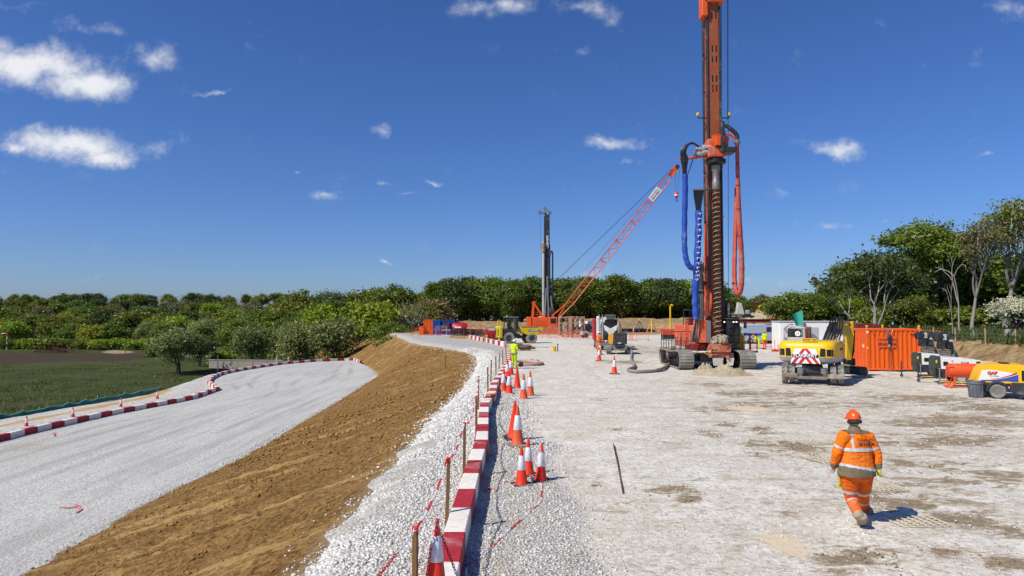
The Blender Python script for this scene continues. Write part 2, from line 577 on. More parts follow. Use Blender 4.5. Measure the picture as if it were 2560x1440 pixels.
def setup_mats():
 A = MT
 A['orange'] = paint('container orange', lin('E25F0C'), .5, .12)
 A['rig_orange'] = paint('rig orange', lin('CE5226'), .55, .5, (.46, .33, .26), spots=.5, rust=.25)
 A['rig_salmon'] = paint('dusty rig panel', lin('D05C30'), .6, .45, (.50, .35, .27), rust=.25)
 A['mast'] = paint('mast brown orange', lin('9E4E2B'), .65, .45, (.24, .14, .09), rust=.5)
 A['crane'] = paint('crane orange', lin('DF5A12'), .45, .22, rust=.15)
 A['boom'] = paint('boom red orange', lin('C2502E'), .55, .25)
 A['yellow'] = paint('machine yellow', lin('E9B90B'), .4, .2)
 A['dumper'] = paint('dumper yellow', lin('D9BE08'), .4, .25)
 A['compressor'] = paint('compressor yellow', lin('F3BA12'), .4, .08)
 A['red'] = paint('tank red', lin('A81524'), .4, .18)
 A['dark_red'] = paint('oxide red', lin('7A2320'), .6, .3)
 A['kerb_red'] = paint('kerb red paint', lin('A3202B'), .7, .38, (.45, .36, .33), spots=.9)
 A['kerb_white'] = paint('kerb white paint', lin('E2DDD2'), .7, .34, (.45, .41, .34), spots=.4)
 A['white'] = paint('white paint', lin('E4E4E0'), .45, .2)
 A['white_dusty'] = paint('dusty white panel', lin('CFCBC2'), .6, .4)
 A['blue'] = paint('container blue', lin('0B4DA0'), .5, .15)
 A['dark_blue'] = paint('dark blue', lin('15294F'), .45, .15)
 A['sleeve'] = paint('blue hose sleeve', lin('1746A6'), .7, .3, (.35, .42, .55), sc_=1.4)
 A['pink'] = paint('faded red hose sleeve', lin('B85143'), .8, .45, (.52, .34, .29), sc_=1.2)
 A['grey'] = paint('mid grey', lin('6E7276'), .5, .3)
 A['lgrey'] = paint('light grey', lin('A9ADAE'), .5, .25)
 A['dgrey'] = paint('dark grey', lin('2E3236'), .5, .3)
 A['black'] = paint('black steel', lin('17181A'), .5, .2)
 A['rubber'] = paint('tyre rubber', lin('26262A'), .85, .6, (.36, .34, .3))
 A['tyre_dusty'] = paint('dusty tyre', lin('6B6862'), .9, .7, (.45, .43, .39))
 A['hose_black'] = plain('hose black', (.012, .012, .014), .45)
 A['steel'] = paint('worn steel', lin('8C8983'), .45, .3, metal=.5)
 A['shoe'] = paint('dusty track shoe', lin('8F8A7F'), .7, .6, (.5, .48, .43), metal=.2)
 A['muddy'] = paint('mud caked steel', lin('7C6A58'), .85, .65, (.48, .44, .37))
 A['mud'] = paint('chalky mud', lin('9C917C'), .95, .4, (.30, .24, .16), sc_=4)
 A['rust'] = paint('rusty bar', lin('5C3A26'), .8, .3, rust=.5)
 A['wood'] = paint('stake timber', lin('7C5A34'), .8, .2, (.4, .33, .22))
 A['pale_wood'] = paint('new timber', lin('C79A5B'), .75, .15)
 A['glass'] = glassy('tinted glass')
 A['pane'] = clear_glass('clear cab glass')
 A['auger'] = paint('auger steel', lin('54442F'), .75, .5, (.34, .27, .19))
 A['flight'] = paint('auger flight edge', lin('A3957A'), .7, .4, (.26, .21, .15))
 A['hivis_y'] = cloth('yellow fluorescent cloth', (.62, .80, .015), (.36, .42, .08), .12)
 A['hivis_o'] = cloth('orange fluorescent cloth', (.95, .20, .012), (.42, .24, .13), .22)
 A['trousers_o'] = cloth('orange work trousers', (.80, .13, .008), (.46, .25, .15), .30)
 A['tape'] = plain('reflective tape', (.52, .54, .55), .35)
 A['navy'] = plain('navy cloth', (.03, .03, .05), .8)
 A['khaki'] = paint('dirty hem cloth', lin('6F6450'), .9, .4, (.3, .26, .2))
 A['skin'] = plain('skin', (.42, .23, .15), .55)
 A['hair'] = plain('dark hair', (.02, .015, .012), .7)
 A['boot'] = paint('dusty boot', lin('9A8A76'), .9, .5)
 A['glove'] = plain('yellow glove', (.55, .50, .02), .8)
 A['helmet_w'] = plain('white helmet', (.75, .75, .75), .3)
 A['helmet_o'] = paint('orange helmet', lin('E0540F'), .3, .15)
 A['cone'] = paint('cone orange red', lin('E2330F'), .5, .15, (.55, .35, .27))
 A['cone_old'] = paint('faded cone orange', lin('D4552A'), .6, .4, (.5, .36, .28))
 A['sleeve_w'] = paint('cone white sleeve', lin('DAD9DC'), .4, .22, (.5, .46, .42))
 A['net'] = paint('green mesh fabric', lin('1D6B5C'), .7, .2)
 A['net_light'] = paint('pale green hem', lin('5FA796'), .7, .2)
 A['concrete'] = paint('concrete', lin('9A958A'), .9, .3)
 A['lamp'] = emit('work lamp', (1.0, .93, .75), 1.2)
 A['amber'] = emit('amber beacon', (1.0, .35, .03), 2.0)
 A['plastic_o'] = plain('orange barrier plastic', lin('E5511E'), .5)
 A['letter_b'] = plain('dark blue print', lin('1C2150'), .5)
 A['letter_r'] = plain('red print', lin('C4161C'), .5)
 A['letter_w'] = plain('white print', (.8, .8, .8), .5)
 A['letter_k'] = plain('black print', (.015, .015, .015), .5)
 A['letter_o'] = plain('dark orange print', lin('8C2B12'), .6)
 A['chain_r'] = plain('red plastic', lin('D32024'), .4)
 A['chain_w'] = plain('white plastic', (.78, .76, .76), .4)
 A['bin'] = paint('grey bin plastic', lin('5F666C'), .6, .45)
 A['hose_grey'] = paint('dusty concrete hose', lin('8A7F7B'), .75, .35, (.42, .38, .35))
 A['orange_faded'] = paint('faded orange box', lin('DE5A22'), .55, .45, (.62, .52, .45), sc_=.8)
 A['muddy_orange'] = paint('muddy orange steel', lin('B4623F'), .8, .6, (.50, .43, .35))
 A['mud_heap'] = paint('pale wet chalk', lin('A89C82'), .95, .5, (.27, .22, .15), sc_=3)
 A['yellow_dusty'] = paint('dusty yellow', lin('BFA02C'), .6, .5, (.4, .34, .2))
 A['dgreen'] = paint('dark green cap', lin('33443A'), .5, .25)
 A['navy_black'] = paint('lamp housing', lin('1C2028'), .5, .2)
 A['heater'] = paint('orange tank', lin('E0531A'), .5, .25, (.6, .45, .38))
 A['letter_b2'] = plain('blue decal', lin('2E4BA8'), .5)
 A['pale_wood_old'] = paint('weathered post', lin('A8875C'), .85, .3)
 A['pump_yellow'] = paint('pump yellow', lin('E0A11C'), .45, .2)
 A['hose_pink'] = paint('dusty pink hose', lin('B59A8C'), .8, .4)
 A['dark_blue2'] = paint('deep container blue', lin('123F86'), .5, .15)
 A['plastic_dusty'] = paint('dusty orange frame', lin('C4836A'), .7, .45)
 A['silver_blue'] = paint('silver blue', lin('A9B4C8'), .35, .15)
 A['green_cloth'] = paint('green cloth', lin('2E9C8C'), .6, .15)
 A['bark'] = paint('bark', lin('4A4036'), .95, .3, (.2, .18, .14), sc_=3)
 A['pale_bark'] = paint('pale grey bark', lin('948E82'), .95, .35, (.2, .18, .15), sc_=3)
setup_mats()

# ---------------------------------------------------------------- terrain
def itp(pts):
 ys, xs = zip(*pts)
 return lambda y: np.interp(y, ys, xs)
XTOP = itp([(-6, -3.2), (8.6, -2.85), (14, -2.8), (20, -2.75), (24, -2.7), (29, -2.45), (33.5, -2.3), (42, -2.3), (50, -2.5), (57, -2.9), (63, -3.7), (69, -5.6), (75, -8), (82, -11), (90, -13.5), (105, -17), (130, -24), (200, -60), (400, -90), (3000, -300)])
XBOT = itp([(-6, -13), (18.5, -13.4), (26, -13.8), (34, -13.5), (46, -13.9), (60, -14.5), (70, -15.1), (78.5, -15.4), (84, -16.8), (96, -20.5), (102, -22.7), (107, -25), (130, -36), (200, -75), (400, -110), (3000, -330)])
XK = itp([(-6, -28.5), (38, -28.8), (45, -28.6), (52.3, -27.6), (56.7, -26.8), (60, -27), (64, -27.6), (66, -28.5), (70, -31), (73.7, -32.6), (78, -33.8), (81.7, -34.5), (87, -34.3), (91, -34), (96, -33), (99, -31.8), (103.6, -30), (105, -28), (107, -25.2), (130, -36.1), (3000, -330.2)])
XF = itp([(-6, -41), (54, -40.6), (64, -39.8), (75, -38.8), (82, -40.5), (92, -41), (99, -38), (104, -33), (107, -26), (130, -36.5), (200, -75.5), (400, -110.5), (3000, -331)])
ZF = itp([(-6, -5.0), (60, -5.0), (75, -5.3), (85, -5.9), (107, -6), (200, -6), (3000, -6)])
ZB = itp([(-6, -3.8), (96, -3.8), (107, -4.6), (130, -5.8), (3000, -5.9)])

def zfar(x, y):
 """Rise of the country beyond the site."""
 s = np.clip((y - 190) / 420, 0, 1)
 s = s * s * (3 - 2 * s)
 left = np.clip((-x - 20) / 120, 0, 1)
 return s * (16 * left + 2.5 * (1 - left))

v = np.linspace(0, 1, 361)
ROW = np.concatenate([-5 + 10 * (np.exp(2.674 * v) - 1), np.geomspace(143, 3000, 34)])
NR = int(np.sum(ROW <= 107))
def wig(y, s, a):
 return a * (fbm(y * 1.3, s * 3.1 + y * 0, s, 4) + .6 * fbm(y * .25, y * 0 + s, s + 9, 2))
near = np.clip((140 - ROW) / 60, 0, 1)
Xt = XTOP(ROW) + wig(ROW, 1, .45) * near
Xb = XBOT(ROW) + wig(ROW, 2, .35) * near
Xk = XK(ROW) + 0 * ROW
Xf = XF(ROW) + wig(ROW, 4, .3) * near

def strip(name, rows, f, nu, mat, attrs=None):
 """Sheet whose row j runs along X at ROW[j]; f(j array, u array) gives x, z."""
 J, U = np.meshgrid(np.arange(rows[0], rows[1]), np.linspace(0, 1, nu + 1), indexing='ij')
 x, z = f(J, U)
 y = ROW[J]
 vv = np.stack([x, y, z], -1).reshape(-1, 3)
 nj = rows[1] - rows[0]
 a = (np.arange(nj - 1)[:, None] * (nu + 1) + np.arange(nu)[None, :]).ravel()
 ff = np.stack([a, a + 1, a + nu + 2, a + nu + 1], -1)
 o = np_mesh(name, vv, ff, mat, smooth=1)
 for k, fn in (attrs or {}).items():
  at = o.data.attributes.new(k, 'FLOAT', 'POINT')
  at.data.foreach_set('value', np.ascontiguousarray(fn(vv[:, 0], vv[:, 1]), dtype=np.float32))
 return tag(o, kind='structure')

# --- mud and bare-soil marks on the platform: (px, py, half width px, half height px, strength)
MUD = [(2050, 965, 90, 7, .5), (1960, 985, 120, 9, .7), (1850, 985, 60, 7, .9), (1930, 1012, 160, 12, .6), (1800, 1022, 90, 9, .55), (2150, 1010, 120, 10, .6),
       (2320, 995, 160, 12, .8), (2480, 1020, 120, 14, .9), (2440, 1050, 150, 16, 1.0), (2300, 1060, 120, 14, .7), (1770, 1083, 28, 10, .9), (1905, 1075, 32, 8, .9),
       (1815, 1060, 25, 7, .8), (2000, 1118, 55, 14, 1.1), (1930, 1110, 90, 10, .7), (1900, 1135, 60, 7, .8), (2260, 1110, 140, 14, .6), (2400, 1100, 150, 16, .8),
       (2060, 1150, 50, 8, .8), (2330, 1160, 130, 14, .55), (2480, 1190, 90, 20, .7), (1680, 1225, 60, 14, .95), (1720, 1252, 28, 9, 1.0), (1620, 1232, 30, 7, .6),
       (2260, 1255, 120, 26, .9), (2420, 1300, 110, 28, .8), (2180, 1250, 40, 20, .7), (2330, 1205, 110, 14, .7), (1950, 1290, 40, 18, .4), (2120, 1400, 90, 22, 1.0),
       (2160, 1380, 70, 14, 1.0), (2360, 1375, 50, 14, .6), (2480, 1400, 90, 22, .7), (2540, 1330, 60, 30, .7), (1640, 880, 120, 10, .55), (1560, 905, 60, 5, .9), (1600, 868, 90, 8, .5),
       (1700, 860, 60, 6, .5), (1530, 862, 70, 5, .5), (1470, 845, 60, 3, .4), (1780, 962, 60, 6, .6), (1505, 1000, 30, 3, .5), (1540, 1072, 20, 4, .6), (1490, 1215, 20, 5, .6),
       (2220, 940, 80, 5, .3), (1990, 940, 60, 4, .3), (1945, 1362, 55, 30, .0), (1660, 1100, 25, 5, .35), (1590, 1130, 18, 3, .4), (1740, 1205, 60, 8, .45)]
def mudmask(x, y):
 t = np.zeros(len(x))
 for px, py, hw, hh, k in MUD:
  if k <= 0: continue
  c, d = P(px, py), P(px, py - hh)
  sx = hw * c.y / FPX
  sy = max(.12, d.y - c.y)
  t = np.maximum(t, k * np.exp(-(((x - c.x) / sx) ** 2 + ((y - c.y) / sy) ** 2)))
 return t
CREAM = [(1950, 1350, 70, 26), (1990, 1375, 45, 18), (1870, 1022, 70, 8), (1860, 940, 60, 6), (2300, 985, 60, 5)]
def creammask(x, y):
 t = np.zeros(len(x))
 for px, py, hw, hh in CREAM:
  c, d = P(px, py), P(px, py - hh)
  t = np.maximum(t, np.exp(-(((x - c.x) / (hw * c.y / FPX)) ** 2 + ((y - c.y) / max(.12, d.y - c.y)) ** 2)))
 return t
def gravelmask(x, y):
 """Loose stone: along the kerb and on the shoulder outside it; 1 loose, 0 rolled chalk."""
 e = np.interp(y, [0, 8, 14, 20, 30, 45, 70], [1.5, 1.45, 1.2, .8, .1, -.1, -.3]) + .9 * fbm(x * .5, y * .35, 5, 3)
 return np.clip((e - x) / .7 + .5, 0, 1)
def soilmask(x, y):
 """Tan bare soil far across the site."""
 t = np.clip((y - 92) / 40, 0, 1) * np.clip(.55 + 1.2 * fbm(x * .03, y * .02, 8, 3), 0, 1)
 return t

def stone_mix(t, v, scale=22, dark=(.30, .29, .275), light=(.66, .65, .63)):
 """Crushed stone: cells of differing grey, with a height for bump."""
 wv = t.n('ShaderNodeVectorMath', operation='ADD')
 nz = t.n('ShaderNodeTexNoise'); nz.inputs['Scale'].default_value = scale * .6
 t.t.links.new(v, nz.inputs['Vector'])
 sc2 = t.n('ShaderNodeVectorMath', operation='SCALE'); sc2.inputs['Scale'].default_value = .6 / scale
 t.t.links.new(nz.outputs['Color'], sc2.inputs[0])
 t.t.links.new(v, wv.inputs[0]); t.t.links.new(sc2.outputs[0], wv.inputs[1])
 vc = t.n('ShaderNodeTexVoronoi'); vc.inputs['Scale'].default_value = scale
 t.t.links.new(wv.outputs[0], vc.inputs['Vector'])
 sp = t.n('ShaderNodeSeparateColor')
 t.t.links.new(vc.outputs['Color'], sp.inputs[0])
 c = t.mix(t.ramp(sp.outputs[0], 0, 1), dark, light)
 return c, vc.outputs['Distance'], sp.outputs[1]

def mat_platform():
 t = NT('rolled chalk and loose stone')
 v = t.co()
 big = t.noise(v, .13, 5, .6)
 mid = t.noise(v, 1.1, 6, .68)
 fine = t.noise(v, 9, 5, .7)
 grit = t.noise(v, 34, 3, .7)
 st = t.noise(t.mapv(v, (.4, 1.2, 1)), .9, 8, .75)
 chalk = t.mix(t.ramp(mid, .32, .68), (.61, .592, .51), (.80, .795, .725))
 chalk = t.mix(t.ramp(big, .40, .68, 0, .6), chalk, (.63, .55, .425))
 chalk = t.mix(t.ramp(st, .47, .66, 0, .6), chalk, (.48, .415, .315))
 chalk = t.mix(t.ramp(fine, .32, .6, .4, 0), chalk, (.34, .305, .255))
 p2, pd2, pr2 = stone_mix(t, v, 19, (.36, .325, .265), (.76, .735, .675))
 chalk = t.mix(t.math('MULTIPLY', t.ramp(pr2, .35, .8, 0, .8), t.ramp(t.noise(v, .6, 4, .6), .3, .6, .35, 1)), chalk, p2)
 chalk = t.mix(t.ramp(t.noise(v, 7.5, 6, .85), .47, .39, 0, .75), chalk, (.30, .255, .195))
 peb, pd, pr = stone_mix(t, v, 13, (.34, .32, .28), (.74, .72, .68))
 chalk = t.mix(t.math('MULTIPLY', t.ramp(pr, .80, .84), t.ramp(pd, .42, .3)), chalk, peb)
 gr, gd, _ = stone_mix(t, v, 22, (.38, .37, .335), (.68, .67, .62))
 gr = t.mix(t.ramp(gd, .3, .62, 0, .5), gr, (.25, .235, .21))
 g = t.attr('gravel')
 gm = t.ramp(t.math('ADD', g, t.math('MULTIPLY', t.math('SUBTRACT', mid, .5), 1.3)), .3, .7)
 c = t.mix(gm, chalk, gr)
 # mud
 m = t.attr('mud')
 mz = t.noise(t.mapv(v, (.75, 1.2, 1)), 1.9, 11, .82, .6)
 mn = t.math('ADD', t.math('MULTIPLY', m, .40), t.math('ADD', t.math('ADD', t.math('MULTIPLY', t.math('SUBTRACT', mz, .5), 2.6), .5), t.math('MULTIPLY', t.attr('film'), .05)))
 mm = t.math('MULTIPLY', t.ramp(mn, .69, .82), t.ramp(m, .0, .25, .4, 1))
 # a thinner film of mud over the whole right-hand half
 film = t.math('MULTIPLY', t.attr('film'), t.ramp(t.noise(t.mapv(v, (.6, 1.3, 1)), .8, 9, .78), .46, .64, 0, .6))
 mudc = t.mix(t.ramp(fine, .3, .7), (.13, .095, .058), (.32, .25, .16))
 halo = t.ramp(mn, .60, .76, 0, .7)
 rutm = t.math('MULTIPLY', t.attr('rut'), t.ramp(mz, .38, .6, 0, .6))
 c = t.mix(rutm, c, (.43, .37, .28))
 c = t.mix(film, c, (.45, .385, .285))
 c = t.mix(halo, c, (.41, .34, .235))
 c = t.mix(t.math('MULTIPLY', mm, .85), c, mudc)
 c = t.mix(t.ramp(t.math('ADD', t.attr('cream'), t.math('MULTIPLY', t.math('SUBTRACT', fine, .5), .9)), .45, .65, 0, .9), c, (.62, .51, .36))
 so = t.ramp(t.math('ADD', t.attr('soil'), t.math('MULTIPLY', t.math('SUBTRACT', mid, .5), .8)), .35, .7)
 c = t.mix(so, c, (.33, .215, .10))
 h = t.math('ADD', t.math('MULTIPLY', t.math('MULTIPLY', t.math('SUBTRACT', .6, gd), gm), 1.3), t.math('ADD', t.math('MULTIPLY', fine, .75), t.math('MULTIPLY', grit, .35)))
 h = t.math('ADD', h, t.math('MULTIPLY', t.math('MULTIPLY', t.ramp(pr, .80, .84), t.ramp(pd, .45, .1)), .5))
 h = t.math('ADD', h, t.math('MULTIPLY', mid, 1.6))
 return t.pbr(c, .95, 0, t.bump(h, .7, .04), .15)

def mat_road():
 t = NT('rolled limestone road')
 v = t.co()
 big = t.noise(t.mapv(v, (1.2, .35, 1)), .16, 5, .6)
 mid = t.noise(v, 1.4, 6, .7)
 fine = t.noise(v, 11, 4, .7)
 st = t.noise(t.mapv(v, (2.2, .14, 1)), .9, 5, .65)
 gr, gd, _ = stone_mix(t, v, 10, (.41, .405, .375), (.57, .568, .535))
 c = t.mix(t.ramp(mid, .3, .7, .1, .5), gr, (.51, .507, .475))
 c = t.mix(t.ramp(big, .43, .68, 0, .6), c, (.42, .412, .385))
 c = t.mix(t.ramp(st, .47, .62, 0, .55), c, (.355, .345, .315))
 c = t.mix(t.ramp(t.noise(v, 4.5, 6, .8), .53, .62, 0, .6), c, (.26, .255, .235))
 c = t.mix(t.attr('rut'), c, (.31, .30, .27))
 c = t.mix(t.attr('patch'), c, (.36, .32, .25))
 h = t.math('ADD', t.math('MULTIPLY', gd, -.8), t.math('ADD', t.math('MULTIPLY', fine, .8), t.math('MULTIPLY', mid, 1.5)))
 return t.pbr(c, .95, 0, t.bump(h, .7, .04), .15)

def mat_soil():
 t = NT('brown clayey sand')
 v = t.co()
 # combed and rutted along the slope
 d = t.n('ShaderNodeMapping')
 t.t.links.new(v, d.inputs['Vector'])
 d.inputs['Rotation'].default_value = (0, 0, R(38))
 d.inputs['Scale'].default_value = (.16, 1.5, 1)
 band = t.noise(d.outputs[0], .55, 9, .72)
 mid = t.noise(v, .9, 7, .72)
 fine = t.noise(v, 7, 6, .75)
 grain = t.noise(v, 8, 6, .82)
 c = t.mix(t.ramp(mid, .34, .66), (.190, .102, .030), (.32, .188, .064))
 c = t.mix(t.ramp(grain, .50, .42, 0, .95), c, (.080, .042, .015))
 c = t.mix(t.ramp(grain, .53, .62, 0, .6), c, (.42, .28, .11))
 c = t.mix(t.ramp(t.math('ADD', band, t.math('MULTIPLY', t.math('SUBTRACT', fine, .5), .35)), .53, .64, 0, .85), c, (.46, .30, .115))
 c = t.mix(t.ramp(band, .36, .26, 0, .55), c, (.22, .105, .028))
 c = t.mix(t.ramp(fine, .50, .28, 0, .6), c, (.105, .058, .022))
 wh = t.ramp(t.voro(v, 9, 'Distance'), .085, .05)
 c = t.mix(t.math('MULTIPLY', wh, t.ramp(t.noise(v, 3, 3), .5, .62)), c, (.5, .46, .38))
 c = t.mix(t.attr('chalky'), c, (.40, .335, .235))
 h = t.math('ADD', t.math('MULTIPLY', fine, 1.0), t.math('ADD', t.math('MULTIPLY', mid, 2.2), t.math('MULTIPLY', t.noise(v, 28, 3, .7), .45)))
 return t.pbr(c, .97, 0, t.bump(h, .8, .07), .1)

def mat_verge():
 t = NT('stony verge with sandy track')
 v = t.co()
 mid = t.noise(v, .8, 6, .7)
 gr, gd, _ = stone_mix(t, v, 8, (.34, .33, .30), (.56, .55, .52))
 c = t.mix(t.ramp(t.math('ADD', t.attr('track'), t.math('MULTIPLY', t.math('SUBTRACT', mid, .5), 1.4)), .35, .7), gr, (.40, .275, .125))
 c = t.mix(t.ramp(t.noise(v, 4, 5, .7), .55, .75, 0, .6), c, (.25, .19, .11))
 return t.pbr(c, .95, 0, t.bump(t.math('ADD', mid, t.math('MULTIPLY', gd, -.5)), .7, .06), .1)

def mat_field():
 t = NT('rough pasture')
 v = t.co()
 big = t.noise(v, .05, 5, .6)
 mid = t.noise(t.mapv(v, (.5, 1, 1)), .35, 7, .72)
 fine = t.noise(v, 2.4, 6, .75)
 c = t.mix(t.ramp(mid, .35, .65), (.038, .056, .015), (.082, .102, .030))
 c = t.mix(t.ramp(big, .45, .65, 0, .8), c, (.085, .098, .038))
 c = t.mix(t.ramp(fine, .50, .72, 0, .7), c, (.12, .105, .064))
 c = t.mix(t.ramp(fine, .42, .25, 0, .7), c, (.016, .022, .008))
 c = t.mix(t.ramp(t.noise(v, .16, 8, .75), .50, .62, 0, .75), c, (.088, .078, .046))
 c = t.mix(t.ramp(t.noise(v, .30, 8, .8), .54, .66, 0, .8), c, (.020, .030, .010))
 so = t.ramp(t.math('ADD', t.attr('ploughed'), t.math('MULTIPLY', t.math('SUBTRACT', mid, .5), 1.8)), .3, .7)
 c = t.mix(so, c, t.mix(t.ramp(fine, .3, .7), (.048, .033, .024), (.10, .075, .055)))
 tr = t.ramp(t.math('ADD', t.attr('track'), t.math('MULTIPLY', t.math('SUBTRACT', mid, .5), .5)), .4, .65)
 c = t.mix(tr, c, (.33, .27, .18))
 h = t.math('ADD', t.math('MULTIPLY', mid, 2), fine)
 return t.pbr(c, .97, 0, t.bump(h, .9, .3), .05)

NU_P = 270
def f_platform(J, U):
 x0 = Xt[J]
 x = x0 + 6 * (np.exp(3.95 * U) - 1) * np.where(ROW[J] > 140, 1 + (ROW[J] - 140) / 250, 1)
 y = ROW[J]
 z = .05 * fbm(x * .22, y * .22, 11, 3) + .028 * fbm(x * 1.3, y * 1.3, 13, 3)
 z = z - .03 * np.abs(np.clip(np.sin(x * 2.9 + .6 * np.sin(y * .11) + 4 * fbm(x * .05, y * .03, 14, 2)), .9, 1) - .9) * 10 * np.clip((x - 3) / 2, 0, 1)
 edge = np.clip((x0 + 1.15 - x) / 1.15, 0, 1)
 z = z - .32 * edge ** 1.6 + edge * (1 - edge) * .3 * fbm(x * 3, y * 3, 17, 3)
 z = z + np.where(y > 150, zfar(x, y), 0)
 # rolled flat where the tracks and the kerb stand
 return x, z
def zplat(x, y):
 x = np.asarray(float(x)); y = np.asarray(float(y))
 return float(.05 * fbm(x * .22, y * .22, 11, 3) + .028 * fbm(x * 1.3, y * 1.3, 13, 3))
def film(x, y):
 return np.clip((x - 2.2) / 5, 0, 1) * np.clip((y - 5) / 6, 0, 1) * np.clip((46 - y) / 14, .25, 1)
TRK = [[(1420, 1440), (1480, 1250), (1560, 1100), (1640, 1000), (1700, 945)], [(1900, 1440), (1850, 1250), (1800, 1120), (1760, 1030), (1730, 960)], [(2560, 1290), (2250, 1180), (2000, 1100), (1800, 1040), (1600, 1000), (1450, 985)],
       [(2560, 1130), (2300, 1075), (2080, 1030), (1950, 990), (1900, 955)], [(2560, 1060), (2350, 1020), (2150, 985), (2040, 965)], [(1380, 960), (1450, 910), (1500, 880), (1530, 862)], [(1640, 1440), (1680, 1290), (1740, 1160), (1850, 1060), (1990, 980)]]
def prut(x, y):
 """Pairs of wheel tracks."""
 t = np.zeros(len(x))
 sel = (y > 5) & (y < 90) & (x > -3) & (x < 40)
 X, Y = x[sel], y[sel]
 o = np.zeros(len(X))
 for ln in TRK:
  q = smooth2([P(a, b) for a, b in ln])
  d = np.full(len(X), 9e9)
  for a, b in zip(q, q[1:]):
   ab = np.array([b.x - a.x, b.y - a.y])
   u = np.clip(((X - a.x) * ab[0] + (Y - a.y) * ab[1]) / (ab @ ab), 0, 1)
   d = np.minimum(d, np.hypot(X - a.x - u * ab[0], Y - a.y - u * ab[1]))
  o = np.maximum(o, np.exp(-((d - .95) / .24) ** 2))
 t[sel] = o * np.clip(.55 + 1.2 * fbm(X * .7, Y * .7, 71, 3), 0, 1)
 return t
def smooth2(p):
 out = []
 for i in range(len(p) - 1):
  a, b, c, d = p[max(i - 1, 0)], p[i], p[i + 1], p[min(i + 2, len(p) - 1)]
  for k in range(5):
   f = k / 5
   out.append(.5 * ((2 * b) + (c - a) * f + (2 * a - 5 * b + 4 * c - d) * f * f + (3 * b - a - 3 * c + d) * f ** 3))
 return out + [p[-1]]
platform = strip('ground', (0, len(ROW)), f_platform, NU_P, mat_platform(),
                 {'gravel': gravelmask, 'mud': mudmask, 'cream': creammask, 'soil': soilmask, 'film': film, 'rut': prut})

def f_slope(J, U):
 # U 0 at the toe, 1 at the top
 y = ROW[J]
 x = Xb[J] + (Xt[J] - Xb[J]) * U
 zb = ZB(y) - .02
 prof = U ** 1.05
 k = np.sin(np.pi * U) * np.clip((150 - y) / 40, 0, 1)
 z = zb + (-.32 - zb) * prof + k * (.25 * fbm(x * .12, y * .12, 21, 3) + .07 * fbm(x * .8 + y * .5, y * .35, 22, 4) + .14 * fbm(x * 3, y * 3, 23, 4))
 f = np.where(y > 150, zfar(x, y), 0)
 return x, z + f
def chalky(x, y):
 e = (XTOP(y) - x)
 return np.clip(1 - e / .5, 0, 1) * .45 + .55 * np.clip(1 - (x - XBOT(y)) / .22, 0, 1)
slope = strip('hillside', (0, len(ROW)), f_slope, 150, mat_soil(), {'chalky': chalky})

def f_road(J, U):
 y = ROW[J]
 x = Xk[J] - .25 + (Xb[J] - Xk[J] + .25) * U
 zb = ZB(y)
 z = -3.8 + .05 * fbm(x * .15, y * .1, 31, 3) + .02 * fbm(x * 1.2, y * 1.2, 33, 3)
 z = np.where((U > .999), zb - .02, z)
 return x, z + np.clip((y - 100) / 7, 0, 1) * (zb + 3.8) * (U > .999)
def patch(x, y):
 c = P(45, 1118, -3.8)
 return .8 * np.exp(-(((x - c.x) / 2.0) ** 2 + ((y - c.y) / 1.0) ** 2) ** 2) * np.clip(.6 + 1.5 * fbm(x * 2, y * 2, 35, 3), 0, 1)
def rut(x, y):
 """Wheel paths worn along the road."""
 w = (x - XK(y)) / (XBOT(y) - XK(y)) + .03 * fbm(y * .05, x * 0, 37, 2)
 t = 0
 for c in (.16, .27, .44, .55, .73, .84):
  t = t + np.exp(-((w - c) / .018) ** 2)
 return np.clip(t, 0, 1) * np.clip(.25 + 1.1 * fbm(x * .5, y * .18, 36, 4), 0, .8)
road = strip('road', (0, NR), f_road, 150, mat_road(), {'patch': patch, 'rut': rut})

def f_verge(J, U):
 y = ROW[J]
 x = Xf[J] + (Xk[J] - .25 - Xf[J]) * U
 zf = ZF(y)
 prof = np.clip(U * 1.15, 0, 1)
 prof = prof * prof * (3 - 2 * prof)
 z = zf + (-3.8 - zf) * prof + .12 * np.sin(np.pi * U) * fbm(x * .5, y * .5, 41, 3)
 return x, z
def vtrack(x, y):
 w = (x - XF(y)) / (XK(y) - XF(y))
 return np.exp(-((w - .45) / .2) ** 2) * np.clip((74 - y) / 6, 0, 1) * np.clip((y - 20) / 10, .5, 1)
verge = strip('path', (0, NR), f_verge, 40, mat_verge(), {'track': vtrack})

def f_field(J, U):
 y = ROW[J]
 w = np.where(y > 140, 1 + (y - 140) / 200, 1)
 x = Xf[J] - 14 * (np.exp(3.2 * (1 - U)) - 1) * w
 z = ZF(y) + np.clip((Xf[J] - x) / 12, 0, 1) * (-6 - ZF(y)) + .35 * fbm(x * .06, y * .06, 51, 3) * np.clip((Xf[J] - x) / 6, 0, 1) + .14 * fbm(x * .7, y * .7, 53, 3) * np.clip((Xf[J] - x) / 2, 0, 1)
 return x, z + np.where(y > 150, zfar(x, y), 0)
def ploughed(x, y):
 # a dark bare strip 125 to 170 m out
 a = np.clip((y - 124 - 4 * fbm(x * .06, y * 0, 55, 2)) / 5, 0, 1) * np.clip((172 - y) / 5, 0, 1)
 xr = np.interp(y, [124, 140, 160, 172], [-100, -78, -72, -92])
 return a * np.clip((xr - x) / 6 + .5, 0, 1)
def ftrack(x, y):
 yc = 178 + 4 * np.sin(x * .03) - np.clip((x + 110) / 50, 0, 1) * 24
 return np.exp(-((y - yc) / 3.0) ** 2) * np.clip((-58 - x) / 10, 0, 1)
field = strip('field', (0, len(ROW)), f_field, 110, mat_field(), {'ploughed': ploughed, 'track': ftrack})

